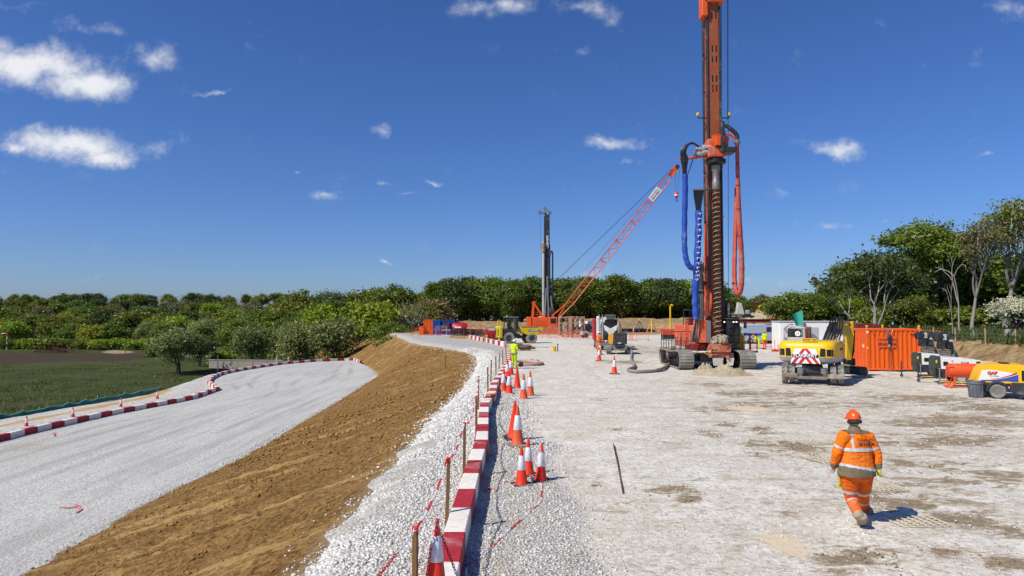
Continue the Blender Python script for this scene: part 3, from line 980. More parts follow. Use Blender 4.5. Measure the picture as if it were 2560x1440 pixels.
# --- woodland bank on the far side of the platform
BANK = [(30, 20), (32.5, 36), (32, 43), (34.5, 54), (36, 62), (33, 70), (29, 80), (28, 95), (32, 120), (48, 160), (80, 240), (130, 380)]
def bank_pt(s, off=0.0):
 n = len(BANK) - 1
 i = min(int(s * n), n - 1)
 f = s * n - i
 p0, p1 = Vector(BANK[max(i - 1, 0)]), Vector(BANK[i])
 p2, p3 = Vector(BANK[i + 1]), Vector(BANK[min(i + 2, n)])
 q = .5 * ((2 * p1) + (p2 - p0) * f + (2 * p0 - 5 * p1 + 4 * p2 - p3) * f * f + (3 * p1 - p0 - 3 * p2 + p3) * f ** 3)
 d = ((p2 - p0) * (1 - f) + (p3 - p1) * f).normalized()
 nrm = Vector((d.y, -d.x))
 return q + nrm * off
def bank_z(s, w):
 """w metres out from the foot of the bank."""
 k = min(1, max(0, w / 2.6))
 return 1.25 * k * k * (3 - 2 * k) - .12
def bank_grid(name, w0, w1, ns, nw, mat, amp):
 vs = []
 for j in range(nw + 1):
  w = w0 + (w1 - w0) * (j / nw) ** (1.0 if w1 < 10 else 2.2)
  for i in range(ns + 1):
   s = i / ns
   q = bank_pt(s, w)
   q = q + Vector((mnoise.noise((q.x * .5, q.y * .5, 1)) * .5 * (w > 0), 0))
   z = bank_z(s, w) + amp * (mnoise.fractal((q.x * .9, q.y * .9, 0), 1, 2, 4)) * min(1, max(0, w) / .6 + .1)
   vs.append((q.x, q.y, z))
 fs = [(j * (ns + 1) + i, j * (ns + 1) + i + 1, (j + 1) * (ns + 1) + i + 1, (j + 1) * (ns + 1) + i) for j in range(nw) for i in range(ns)]
 fs = [f[::-1] for f in fs]
 return tag(np_mesh(name, np.array(vs), np.array(fs), mat, smooth=1), kind='structure')
def mat_bank():
 t = NT('tumbled sandy soil')
 v = t.co()
 mid = t.noise(v, .8, 7, .72)
 fine = t.noise(v, 4.5, 6, .75)
 c = t.mix(t.ramp(mid, .35, .65), (.22, .135, .06), (.46, .335, .18))
 c = t.mix(t.ramp(fine, .45, .25, 0, .7), c, (.12, .075, .035))
 c = t.mix(t.ramp(t.voro(v, 3, 'Distance'), .12, .07, 0, .8), c, (.55, .5, .42))
 return t.pbr(c, .97, 0, t.bump(t.math('ADD', t.math('MULTIPLY', mid, 2), fine), .9, .2), .1)
MT['bank'] = mat_bank()
bank_grid('terrain', 0, 2.8, 260, 16, MT['bank'], .22)
def mat_floor():
 t = NT('woodland floor')
 v = t.co()
 a = t.noise(v, .5, 6, .7)
 b = t.noise(v, 5, 5, .7)
 c = t.mix(t.ramp(a, .35, .65), (.028, .045, .012), (.06, .075, .022))
 c = t.mix(t.ramp(b, .5, .75, 0, .6), c, (.07, .055, .03))
 return t.pbr(c, .97, 0, t.bump(t.math('ADD', a, b), .9, .2), .05)
MT['floor'] = mat_floor()
bank_grid('terrain', 2.7, 160, 120, 30, MT['floor'], .12)

# --- heaps of dug soil across the back of the site
def ridge(name, pts, mat, seed, nx=90, ny=16):
 """pts: (x, y, height, half depth) along the ridge."""
 n = len(pts) - 1
 vs = []
 for j in range(ny + 1):
  u = j / ny * 2 - 1
  for i in range(nx + 1):
   s = i / nx * n
   k = min(int(s), n - 1)
   f = s - k
   a = [pts[k][m] * (1 - f) + pts[k + 1][m] * f for m in range(4)]
   pr = max(0, 1 - abs(u) ** 1.7)
   end = min(1, min(i, nx - i) / 5)
   x, y = a[0], a[1] + u * a[3]
   z = a[2] * pr * end * (1 + .28 * mnoise.fractal((x * .09, y * .09, seed), 1, 2, 3)) + .25 * pr * mnoise.fractal((x * .4, y * .4, seed), 1, 2, 4) - .1
   vs.append((x, y, z))
 fs = [(j * (nx + 1) + i, j * (nx + 1) + i + 1, (j + 1) * (nx + 1) + i + 1, (j + 1) * (nx + 1) + i) for j in range(ny) for i in range(nx)]
 return tag(np_mesh(name, np.array(vs), np.array(fs), mat, smooth=1), kind='structure')
ridge('terrain', [(-42, 160, 1.2, 9), (-20, 168, 1.5, 12), (-5, 172, 1.7, 12), (10, 175, 1.3, 12), (22, 178, 1.7, 14), (34, 182, 1.3, 14), (60, 190, 1.3, 14)], MT['bank'], 1, 140)
ridge('terrain', [(15, 215, 2.2, 16), (40, 225, 2.0, 20), (60, 235, 2.2, 18), (85, 250, 2.6, 20)], MT['bank'], 2, 110)
ridge('terrain', [(30, 190, 1.2, 8), (48, 150, 1.5, 9), (60, 150, 1.7, 9), (66, 165, 1.4, 8)], MT['bank'], 3, 70)
ridge('terrain', [(95, 300, 3.5, 25), (125, 340, 5.0, 30), (150, 350, 5.5, 30), (175, 350, 4.0, 25)], MT['bank'], 4, 80)

# ---------------------------------------------------------------- trees
def gz(x, y):
 if x > XTOP(y):
  return float(zfar(np.float64(x), np.float64(y))) if y > 150 else 0.0
 return -6.0 + (float(zfar(np.float64(x), np.float64(y))) if y > 150 else 0.0)
def mat_leaf(name, trans=.35, rough=.6):
 t = NT(name)
 oi = t.n('ShaderNodeObjectInfo')
 v = t.co()
 n = t.noise(v, .9, 4, .6)
 n2 = t.noise(v, 6, 2, .5)
 c = t.n('ShaderNodeMix', data_type='RGBA', blend_type='MULTIPLY')
 c.inputs[0].default_value = 1.0
 t.t.links.new(oi.outputs['Color'], c.inputs[6])
 g = t.mix(t.ramp(n, .3, .7), (.52, .60, .55), (1.35, 1.28, 1.1))
 g = t.mix(t.ramp(n2, .3, .7, 0, .45), g, (1.3, 1.1, .9))
 t.t.links.new(g, c.inputs[7])
 d = t.n('ShaderNodeBsdfDiffuse')
 t.t.links.new(c.outputs[2], d.inputs['Color'])
 tr = t.n('ShaderNodeBsdfTranslucent')
 t.t.links.new(c.outputs[2], tr.inputs['Color'])
 mx = t.n('ShaderNodeMixShader'); mx.inputs[0].default_value = trans
 t.t.links.new(d.outputs[0], mx.inputs[1]); t.t.links.new(tr.outputs[0], mx.inputs[2])
 gl = t.n('ShaderNodeBsdfGlossy'); gl.inputs['Roughness'].default_value = .5
 gl.inputs['Color'].default_value = (.8, .85, .8, 1)
 m2 = t.n('ShaderNodeMixShader'); m2.inputs[0].default_value = .035
 t.t.links.new(mx.outputs[0], m2.inputs[1]); t.t.links.new(gl.outputs[0], m2.inputs[2])
 t.t.links.new(m2.outputs[0], t.out.inputs['Surface'])
 return t.m
LEAF = mat_leaf('leaves')
MT['blossom'] = plain('hawthorn blossom', (.62, .64, .55), .8)

def leaves_mesh(pts, ctr, size, rg, flat=.5):
 """One diamond-shaped leaf spray at each point, turned mostly outwards."""
 n = len(pts)
 out = pts - ctr
 out /= np.linalg.norm(out, axis=1, keepdims=True) + 1e-6
 nr = rg.normal(size=(n, 3))
 nr /= np.linalg.norm(nr, axis=1, keepdims=True) + 1e-6
 nr = nr + flat * out + np.array([0, 0, .35])
 nr /= np.linalg.norm(nr, axis=1, keepdims=True) + 1e-6
 u = np.cross(nr, rg.normal(size=(n, 3)))
 u /= np.linalg.norm(u, axis=1, keepdims=True) + 1e-6
 w = np.cross(nr, u)
 s = size * rg.uniform(.6, 1.35, (n, 1))
 a, b = u * s, w * s * .62
 bend = nr * s * .18
 v = np.stack([pts - a, pts - b + bend, pts + a, pts + b + bend], 1).reshape(-1, 3)
 return v, np.arange(4 * n).reshape(-1, 4)

def grow(rg, H, stems, bare, spread, levels, kids, lean=.25, up=.25, ratio=.72):
 """Branch segments and twig ends of a tree of height about H."""
 segs, tips = [], []
 def go(p, d, L, r, lv):
  n = 3 if lv < 2 else 2
  q = p
  for i in range(n):
   d2 = d + rg.normal(size=3) * (.10 + .07 * lv)
   d2[2] += up * .12
   d2 /= np.linalg.norm(d2)
   q2 = q + d2 * L / n
   ra, rb = r * (1 - .4 * i / n), r * (1 - .4 * (i + 1) / n)
   segs.append((q, q2, ra, rb, lv))
   if lv >= 2:
    tips.append((q2, lv))
   q, d = q2, d2
  if lv >= levels:
   tips.append((q, lv + 1))
   return
  k = kids + (1 if rg.random() < .4 else 0)
  a0 = rg.uniform(0, 6.28)
  for i in range(k):
   a = a0 + 6.283 * i / k + rg.normal() * .35
   o = np.array([math.cos(a), math.sin(a), 0])
   sp = spread * rg.uniform(.6, 1.2)
   d3 = d * 1.0 + o * sp + np.array([0, 0, up * rg.uniform(.2, 1)])
   d3 /= np.linalg.norm(d3)
   go(q, d3, L * ratio * rg.uniform(.75, 1.15), r * .58, lv + 1)
 tot = sum(ratio ** i for i in range(levels + 1))
 for s in range(stems):
  d = np.array([rg.normal() * lean, rg.normal() * lean, 1.0])
  d /= np.linalg.norm(d)
  L0 = H * bare
  go(np.array([rg.normal() * .15 * (stems > 1), rg.normal() * .15 * (stems > 1), -.3]), d, L0, H * .018 / (stems ** .4) + .03, 0)
 return segs, tips

PROTO = {}
def tree_proto(key, seed, H, stems=1, bare=.3, spread=.8, levels=3, kids=3, nleaf=3500, size=.3, puff=.7, squash=1.0, skirt=0, bark='bark', up=.3, leafmat=None, lean=.12, minlv=2, ratio=.72, fill=0, rx=.28):
 rg = np.random.default_rng(seed)
 segs, tips = grow(rg, H, stems, bare, spread, levels, kids, lean, up, ratio)
 tp = np.array([t[0] for t in tips])
 zmax = max(tp[:, 2].max(), 1)
 k = H / (zmax + puff * .8)
 mb = MB()
 for a, b, ra, rb, lv in segs:
  if lv > 3 and nleaf: continue
  mb.tube([a * k, b * k], [max(ra * k, .012), max(rb * k, .01)], 6 if lv < 2 else (4 if lv < 3 else 3), caps=False)
 root = bpy.data.objects.new('tree', None)
 col.objects.link(root)
 mb.build('trunk', MT[bark], root, smooth=60)
 if nleaf:
  sel = tp * k
  if skirt:
   a = rg.uniform(0, 6.28, skirt)
   rr = np.abs(sel[:, :2]).max() * .8 * np.sqrt(rg.uniform(.2, 1, skirt))
   sel = np.concatenate([sel, np.stack([rr * np.cos(a), rr * np.sin(a), rg.uniform(.3, H * .5, skirt)], 1)])
  if fill:
   d = rg.normal(size=(fill, 3))
   d /= np.linalg.norm(d, axis=1, keepdims=True)
   d = d * rg.uniform(.55, 1, (fill, 1)) * np.array([rx * H, rx * H, .36 * H]) * rg.uniform(.8, 1.15, (fill, 1))
   sel = np.concatenate([sel, d + np.array([0, 0, .55 * H])])
  w = rg.uniform(.4, 1.6, len(sel))
  w /= w.sum()
  idx = rg.choice(len(sel), nleaf, p=w)
  pr = rg.normal(size=(nleaf, 3)) * puff * rg.uniform(.6, 1.3, len(sel))[idx][:, None]
  pr[:, 2] *= .62 * squash
  pts = sel[idx] + pr
  pts = pts[pts[:, 2] > .15]
  ctr = np.array([0, 0, H * .5])
  v, f = leaves_mesh(pts, ctr, size, rg)
  np_mesh('crown', v, f, leafmat or LEAF, root)
 PROTO[key] = root
 return root
#                 key  seed  H
tree_proto('oak', 1, 12, bare=.26, spread=.95, levels=3, kids=4, nleaf=6500, size=.32, puff=.8, fill=80, rx=.36)
tree_proto('oak2', 2, 12, bare=.24, spread=.9, levels=3, kids=4, nleaf=6500, size=.32, puff=.8, fill=90, rx=.34)
tree_proto('wood', 3, 17, bare=.34, spread=.55, levels=3, kids=4, nleaf=7500, size=.38, puff=1.0, up=.5, fill=120, rx=.24)
tree_proto('wood2', 4, 17, bare=.30, spread=.65, levels=3, kids=4, nleaf=7500, size=.38, puff=1.0, up=.4, fill=120, rx=.26)
tree_proto('round', 5, 9, stems=3, bare=.16, spread=1.0, levels=3, kids=3, nleaf=5000, size=.26, puff=.75, skirt=60)
tree_proto('round2', 6, 9, stems=4, bare=.15, spread=.9, levels=3, kids=3, nleaf=5200, size=.26, puff=.7, skirt=80)
tree_proto('willow', 7, 9, stems=3, bare=.2, spread=.75, levels=3, kids=4, nleaf=11000, size=.20, puff=.65, squash=1.4, skirt=140, fill=110, rx=.38)
tree_proto('bush', 8, 3.4, stems=5, bare=.16, spread=1.1, levels=2, kids=3, nleaf=2200, size=.16, puff=.45, skirt=60, minlv=1)
tree_proto('bare', 9, 12, stems=2, bare=.26, spread=.6, levels=5, kids=2, nleaf=0, bark='pale_bark', up=.5, ratio=.74)
tree_proto('bare2', 10, 10, stems=4, bare=.2, spread=.7, levels=4, kids=3, nleaf=500, size=.13, puff=.4, bark='pale_bark', up=.5)
tree_proto('airy', 11, 16, stems=1, bare=.30, spread=.62, levels=4, kids=3, nleaf=5200, size=.17, puff=.62, bark='pale_bark', up=.8)
tree_proto('airy2', 12, 14, stems=1, bare=.26, spread=.8, levels=4, kids=3, nleaf=15000, size=.19, puff=.6, bark='bark', up=.5, fill=70, rx=.27)
tree_proto('cherry', 13, 9.5, stems=4, bare=.34, spread=.85, levels=3, kids=3, nleaf=4600, size=.19, puff=.50, bark='pale_bark', up=.35, lean=.42)
tree_proto('dense', 14, 11, stems=2, bare=.2, spread=.8, levels=3, kids=4, nleaf=14000, size=.21, puff=.8, skirt=60, fill=60, rx=.32)
tree_proto('dead', 15, 9, stems=1, bare=.4, spread=.55, levels=3, kids=2, nleaf=0, bark='pale_bark', up=.4, lean=.05)
tree_proto('thorn', 16, 4.5, stems=4, bare=.2, spread=1.0, levels=3, kids=3, nleaf=5000, size=.10, puff=.42, skirt=60)
tree_proto('small', 17, 7, stems=2, bare=.24, spread=.95, levels=3, kids=4, nleaf=10000, size=.17, puff=.5, bark='bark', squash=1.2, fill=90, rx=.40)

G = {'bright': (.23, .33, .022), 'mid': (.14, .21, .026), 'dark': (.07, .11, .026), 'olive': (.165, .195, .028), 'grey': (.22, .285, .095),
     'yellow': (.27, .33, .03), 'wood': (.12, .18, .024), 'brown': (.19, .165, .07), 'pine': (.05, .08, .033), 'white': (.60, .62, .50)}
USED = set()
def tree(key, px, Y, H, c, label, group=None, z=None, rz=None, name='tree', wide=1.0, cat='tree'):
 src = PROTO[key]
 if key in USED:
  o = copy_tree(src)
 else:
  o = src
  USED.add(key)
 x = W(px, 700, Y).x
 k = H / {'oak': 12, 'oak2': 12, 'wood': 17, 'wood2': 17, 'round': 9, 'round2': 9, 'willow': 9, 'bush': 3.4, 'bare': 12, 'bare2': 10, 'airy': 16, 'airy2': 14, 'cherry': 9.5, 'dense': 11, 'dead': 9, 'thorn': 4.5, 'small': 7}[key]
 o.location = (x, Y, gz(x, Y) if z is None else z)
 o.rotation_euler = (0, 0, rnd.uniform(0, 6.28) if rz is None else rz)
 o.scale = (k * wide, k * wide, k)
 o.name = name
 for ch in o.children:
  j = rnd.uniform(.85, 1.15)
  b = G[c]
  ch.color = (b[0] * j * rnd.uniform(.9, 1.12), b[1] * j, b[2] * j, 1)
 return tag(o, label, cat, group)

# near the road, one by one
tree('small', 447, 108, 7.6, 'grey', 'grey-green willow standing alone in the pasture above the red and white kerb', z=-6, wide=1.1)
tree('small', 502, 122, 5.2, 'dark', 'small dark tree just behind the lone grey-green willow', z=-6)
tree('willow', 632, 128, 8.0, 'grey', 'pale grey-green willow beside the concrete wall at the far kerb', z=-6)
tree('willow', 742, 124, 8.8, 'grey', 'grey-green willow, second of three lining the far end of the road', z=-6, wide=1.1)
tree('willow', 845, 122, 9.4, 'grey', 'silvery willow at the foot of the brown slope, last of three', z=-6, wide=1.05)
tree('round', 690, 142, 11.0, 'mid', 'tall green tree rising behind the two grey willows', z=-6)
tree('oak', 770, 178, 15.2, 'olive', 'open-crowned olive tree topping the skyline behind the willows', z=-5)
tree('round2', 835, 148, 13.2, 'bright', 'bright green round tree behind the silvery willow', z=-6)
tree('airy', 870, 150, 14.8, 'dark', 'thin leggy tree poking above the bright green trees', z=-6)
tree('round', 945, 138, 13.0, 'bright', 'broad bright green tree above the top of the brown slope', z=-6, wide=1.1)
tree('dense', 905, 150, 11.6, 'mid', 'mid green tree between two bright green trees at the slope', z=-6)
tree('bare2', 1018, 142, 15.0, 'olive', 'leafless grey tree beside the tall dark wood', z=-6, wide=.95)
tree('dense', 1045, 150, 12.0, 'olive', 'dull olive tree under the leafless grey tree', z=-5.5)
tree('oak2', 1085, 165, 11.4, 'brown', 'brownish budding tree where the dark wood begins', z=-4)
tree('bush', 1000, 116, 6.5, 'mid', 'low green bush at the crest of the brown slope', z=-5, name='bush', cat='bush')
tree('dense', 985, 128, 8.6, 'mid', 'green thicket behind the crest of the brown slope', z=-6)
tree('bush', 560, 126, 3.6, 'bright', 'bright green bush between the small dark tree and the willow', z=-6, name='bush', cat='bush')
tree('bush', 385, 150, 3.2, 'mid', 'low bush behind the lone grey-green willow', z=-6, name='bush', cat='bush')
tree('dense', 590, 165, 9.0, 'mid', 'green tree over the concrete wall', z=-6)
# the hedge along the track
for i, px in enumerate([28, 75, 120, 172, 215, 262, 305, 345, 385, 420]):
 tree('bush', px, 186 + rnd.uniform(-4, 4), rnd.uniform(3.3, 4.6), rnd.choice(['mid', 'olive', 'bright', 'mid']), 'low hedge bush along the sandy track, %s from the left' % ORD[i], 'hedge bushes along the sandy track', name='bush', wide=1.6, cat='bush')
# the valley wood, row behind row
CW = {'bright': 'bright green', 'mid': 'green', 'dark': 'dark green', 'olive': 'olive', 'grey': 'grey-green', 'yellow': 'yellow-green', 'wood': 'deep green', 'brown': 'brownish', 'pine': 'blackish green', 'white': 'white-flowered'}
def rows(x0, x1, Y, H0, H1, step, keys, cols, what, group, zz=None):
 px, n = x0, 0
 while px < x1:
  c = rnd.choice(cols)
  tree(rnd.choice(keys), px + rnd.uniform(-.35, .35) * step, Y * rnd.uniform(.96, 1.05), rnd.uniform(H0, H1), c, '%s %s, %s from the left' % (CW[c], what, ORD[n]), group, wide=rnd.uniform(.95, 1.25), z=zz)
  px += step * rnd.uniform(.75, 1.25)
  n += 1
VL = 'leafy tree in the mixed green wood beyond the pasture'
VG = 'mixed wood beyond the pasture'
rows(-20, 700, 204, 7, 10.5, 58, ['round', 'round2', 'oak', 'dense'], ['bright', 'mid', 'yellow', 'mid', 'grey', 'olive'], 'tree of the front rank beyond the pasture', VG)
rows(-20, 760, 236, 9, 12, 56, ['round', 'oak', 'oak2', 'round2'], ['mid', 'bright', 'olive', 'dark', 'yellow'], 'tree in the second rank beyond the pasture', VG)
rows(-20, 800, 285, 10, 12.5, 50, ['oak', 'oak2', 'round', 'wood'], ['mid', 'olive', 'dark', 'mid', 'bright', 'brown'], 'tree in the third rank beyond the pasture', VG)
rows(-20, 900, 345, 11, 13, 44, ['oak', 'oak2', 'wood2'], ['mid', 'olive', 'dark', 'pine', 'wood'], 'tree in the fourth rank beyond the pasture', VG)
rows(-20, 1100, 440, 12, 13.5, 38, ['oak', 'oak2', 'wood2'], ['mid', 'olive', 'dark', 'wood'], 'skyline tree at the very back beyond the pasture', VG)
rows(640, 1000, 170, 9, 12, 50, ['oak', 'round2', 'dense', 'oak2'], ['mid', 'olive', 'bright', 'mid'], 'tree of the belt behind the willows', 'belt of trees behind the willows')
for i, (px, Y, H) in enumerate(((434, 330, 15), (487, 300, 15.5), (515, 310, 14.5), (605, 300, 13.5), (622, 320, 15))):
 tree('bare', px, Y, H, 'olive', 'leafless grey tree sticking up out of the mixed wood, %s from the left' % ORD[i], 'leafless trees in the mixed wood')
# the tall dark wood across the site
WL = 'tall dark-trunked tree in the wood across the site'
WG = 'tall wood across the site'
rows(1112, 1800, 250, 12.5, 17.2, 21, ['wood', 'wood2', 'oak'], ['wood', 'wood', 'mid', 'dark', 'wood'], 'tree, front edge of the far wood', WG, .4)
rows(1105, 1800, 272, 13.5, 18.8, 22, ['wood', 'wood2'], ['wood', 'dark', 'wood'], 'tree, second rank of the far wood', WG, .4)
rows(1100, 1800, 300, 14.5, 19.5, 24, ['wood', 'wood2', 'oak2'], ['wood', 'dark', 'dark'], 'tree, rear rank of the far wood', WG, .4)
rows(1112, 1800, 264, 6, 8.5, 15, ['round', 'round2'], ['dark', 'dark', 'wood'], 'bush below the far wood', 'undergrowth below the tall wood', .4)
rows(1800, 2170, 400, 13, 15, 26, ['wood', 'oak', 'oak2'], ['wood', 'mid', 'olive', 'brown'], 'distant skyline tree past the drilling rig', 'distant skyline trees past the rig', 1.5)
rows(1800, 2000, 330, 8, 11, 30, ['bare2', 'wood', 'bare2', 'oak2'], ['brown', 'olive', 'wood'], 'budding tree at the far edge of the earthworks', 'budding trees behind the earthworks', 1.5)
# the bank of trees behind the containers
rows(1965, 2120, 104, 5.2, 6.6, 34, ['round', 'round2', 'dense'], ['bright', 'mid', 'bright'], 'bushy tree behind the white cabin', 'bushy trees behind the white cabin', 1.1)
rows(1990, 2200, 132, 6.5, 8, 45, ['dense', 'oak'], ['mid', 'bright'], 'tree in the second rank behind the white cabin', 'second rank behind the white cabin', 1.1)
tree('cherry', 2180, 76, 9.8, 'dark', 'pale many-stemmed tree fanning out behind the orange container', z=1.1)
tree('airy2', 2345, 94, 15.4, 'mid', 'tall full-crowned tree behind the pair of lighting towers', z=1.2, wide=1.15)
tree('airy', 2508, 86, 16.2, 'olive', 'tallest grey-trunked tree with a thin crown, by the fence', z=1.2, wide=1.05)
tree('airy', 2425, 78, 12.6, 'brown', 'grey double-trunked tree with few leaves beside the dead white trunk', z=1.2, wide=.8)
tree('dead', 2394, 62, 8.4, 'olive', 'dead white leaning trunk just inside the wire fence', z=1.1, wide=.55)
tree('dead', 2378, 64, 6.0, 'olive', 'thin dead sapling beside the dead white trunk', z=1.1, wide=.35)
tree('dead', 2232, 80, 8.0, 'olive', 'slim pale dead stem between the container and the wood', z=1.1, wide=.4)
tree('thorn', 2548, 74, 4.9, 'white', 'hawthorn covered in white blossom at the wood edge', z=1.1, name='hawthorn', wide=1.15)
RL = 'dense green tree in the wood behind the wire fence'
RG = 'dense wood behind the wire fence'
rows(2200, 2640, 108, 9.5, 12.5, 52, ['dense', 'airy2', 'round'], ['mid', 'olive', 'wood', 'bright'], 'tree in the front rank behind the wire fence', RG, 1.2)
rows(2230, 2680, 132, 11, 14.5, 52, ['dense', 'oak', 'airy2'], ['wood', 'mid', 'dark'], 'tree in the second rank behind the wire fence', RG, 1.2)
rows(2120, 2700, 165, 12, 15, 60, ['oak', 'wood2', 'oak2'], ['wood', 'dark', 'mid'], 'tree at the very back behind the wire fence', RG, 1.2)
rows(2470, 2760, 92, 10, 12, 60, ['dense', 'round'], ['mid', 'wood'], 'tree by the hawthorn behind the wire fence', RG, 1.2)
rows(2210, 2640, 90, 3.5, 5.5, 60, ['bush', 'round', 'thorn'], ['mid', 'dark', 'olive'], 'shrub in the undergrowth behind the wire fence', 'undergrowth shrubs behind the wire fence', 1.1)
for k, o in PROTO.items():
 if k not in USED:
  for ch in list(o.children): bpy.data.objects.remove(ch)
  bpy.data.objects.remove(o)

# ground cover under the wood and rough grass in the pasture
def scatter_leaves(name, pts, size, colr, rg, up=1.2, parent=None):
 n = len(pts)
 nr = rg.normal(size=(n, 3)); nr[:, 2] *= .35
 nr /= np.linalg.norm(nr, axis=1, keepdims=True)
 u = np.stack([-nr[:, 1], nr[:, 0], 0 * nr[:, 0]], 1)
 u /= np.linalg.norm(u, axis=1, keepdims=True) + 1e-6
 s = size * rg.uniform(.5, 1.4, (n, 1))
 top = np.stack([rg.normal(size=n) * .35, rg.normal(size=n) * .35, np.ones(n)], 1) * s * up
 v = np.stack([pts - u * s * .22, pts + u * s * .22, pts + top], 1).reshape(-1, 3)
 o = np_mesh(name, v, np.arange(3 * n).reshape(-1, 3), LEAF, parent, nper=3)
 o.color = (*colr, 1)
 return o
rg = np.random.default_rng(77)
n = 26000
s = rg.uniform(.12, .62, n); w = rg.uniform(2.3, 42, n) ** 1.0
q = np.array([bank_pt(a, b)[:] for a, b in zip(s, w)])
pts = np.stack([q[:, 0], q[:, 1], 1.05 + .3 * np.clip(fbm(q[:, 0] * .3, q[:, 1] * .3, 61, 3), -.3, 1)], 1)
tag(scatter_leaves('undergrowth', pts, .6, (.075, .11, .026), rg), 'tangled low undergrowth on the woodland floor behind the fence', 'undergrowth', kind='stuff')
n = 30000
yy = 46 + 90 * rg.random(n) ** 1.4
xx = XF(yy) - .3 - 60 * rg.random(n) ** 1.5
clump = fbm(xx * .25, yy * .25, 63, 3)
keep = (clump > .04) & (ploughed(xx, yy) < .4)
xx, yy = xx[keep], yy[keep]
zz = ZF(yy) + np.clip((XF(yy) - xx) / 12, 0, 1) * (-6 - ZF(yy))
tag(scatter_leaves('grass', np.stack([xx, yy, zz - .05], 1), .22, (.11, .135, .036), rg), 'rough tufted grass in the pasture beyond the green silt fence', 'grass', kind='stuff')

# ---------------------------------------------------------------- kerbs of painted timber baulks
BAND = 1.15
def baulk(name, p0, ang, bands, label, group, w=.30, h=.31):
 """One baulk: bands of paint end to end. p0 is the near end on the ground, ang its heading."""
 o = thing(name, p0, label, 'kerb block', ang, group)
 y = 0
 for i, (c, L) in enumerate(bands):
  MB().box(-w / 2, w / 2, y + (.0 if i else .008), y + L - (.008 if i == len(bands) - 1 else 0), -.05, h, .014).build('red_band' if c == 'r' else 'white_band', MT['kerb_red' if c == 'r' else 'kerb_white'], o)
  y += L
 return o
KX = itp([(0, -.7), (8, -.70), (10, -.82), (12.3, -.785), (14.7, -.73), (17.5, -.68)])
y, cflag, k = 6.05, 'r', 0
KG = 'kerb row beside the traffic cones'
kerb_x = lambda y: float(np.interp(y, [6, 8, 10, 12.3, 14.7, 17.5, 17.6, 20.3, 24.2, 24.4, 30.1, 32.8, 35, 38.8, 41.7, 47, 52.4, 58, 64], [-.76, -.78, -.80, -.785, -.73, -.69, -.76, -.82, -.95, -.74, -.79, -.67, -.52, -.48, -.28, -.22, -.25, -.3, -.4]))
while y < 63:
 bands = []
 for i in range(3):
  bands.append((cflag, BAND))
  cflag = 'w' if cflag == 'r' else 'r'
 L = 3 * BAND
 x0, x1 = kerb_x(y + .05), kerb_x(y + L - .1)
 ang = math.atan2(-(x1 - x0), L)
 baulk('kerb_block', (x0 + rnd.uniform(-.015, .015), y, 0), ang, bands, 'red and white timber kerb block, %s along the row beside the cones' % ORD[k], KG)
 y += L + .012
 k += 1
# the row that runs off behind the dumper
a, b = Vector((-.75, 71.0, 0)), Vector((-6.1, 96.0, 0))
d = (b - a).normalized()
ang = math.atan2(-d.x, d.y)
for i in range(8):
 p = a + d * (i * 3.2)
 baulk('kerb_block', p, ang, [('w', 1.59), ('r', 1.59)], 'red and white kerb block, %s from the dumper in the slanting row' % ORD[i], 'slanting kerb row behind the dumper', .32, .5)
# the kerb of the lower road
KL = [P(0 - 60, 1116, -3.8), P(0, 1102, -3.8), P(60, 1086, -3.8), P(130, 1070, -3.8), P(201, 1054, -3.8), P(265, 1040, -3.8), P(325, 1028, -3.8), P(381, 1018, -3.8), P(432, 1008, -3.8), P(473, 1000, -3.8), P(545, 976, -3.8),
      P(522, 960, -3.8), P(525, 951, -3.8), P(540, 942, -3.8), P(560, 935, -3.8), P(607, 926, -3.8), P(645, 920, -3.8), P(694, 912.6, -3.8), P(732, 909, -3.8), P(784, 904.4, -3.8), P(836, 902.4, -3.8), P(884, 900.2, -3.8), P(902, 906.5, -3.8)]
seglen = [(KL[i + 1] - KL[i]).length for i in range(len(KL) - 1)]
def on_kerb(s):
 for i, L in enumerate(seglen):
  if s <= L or i == len(seglen) - 1:
   return KL[i].lerp(KL[i + 1], s / L)
  s -= L
s, k, tot = .0, 0, sum(seglen)
while s < tot - .5 and k < 60:
 L = min(2.3, tot - s)
 p0, p1 = on_kerb(s), on_kerb(s + L)
 dd = p1 - p0
 if dd.length > .4:
  ang = math.atan2(-dd.x, dd.y)
  hl = dd.length / 2 - .006
  baulk('kerb_block', p0, ang, [('w', hl), ('r', hl)], 'red and white kerb block of the lower road, %s from the near end' % (ORD[k] if k < len(ORD) else 'number %d' % (k + 1)), 'kerb of the lower road', .32, .34)
 s += L
 k += 1

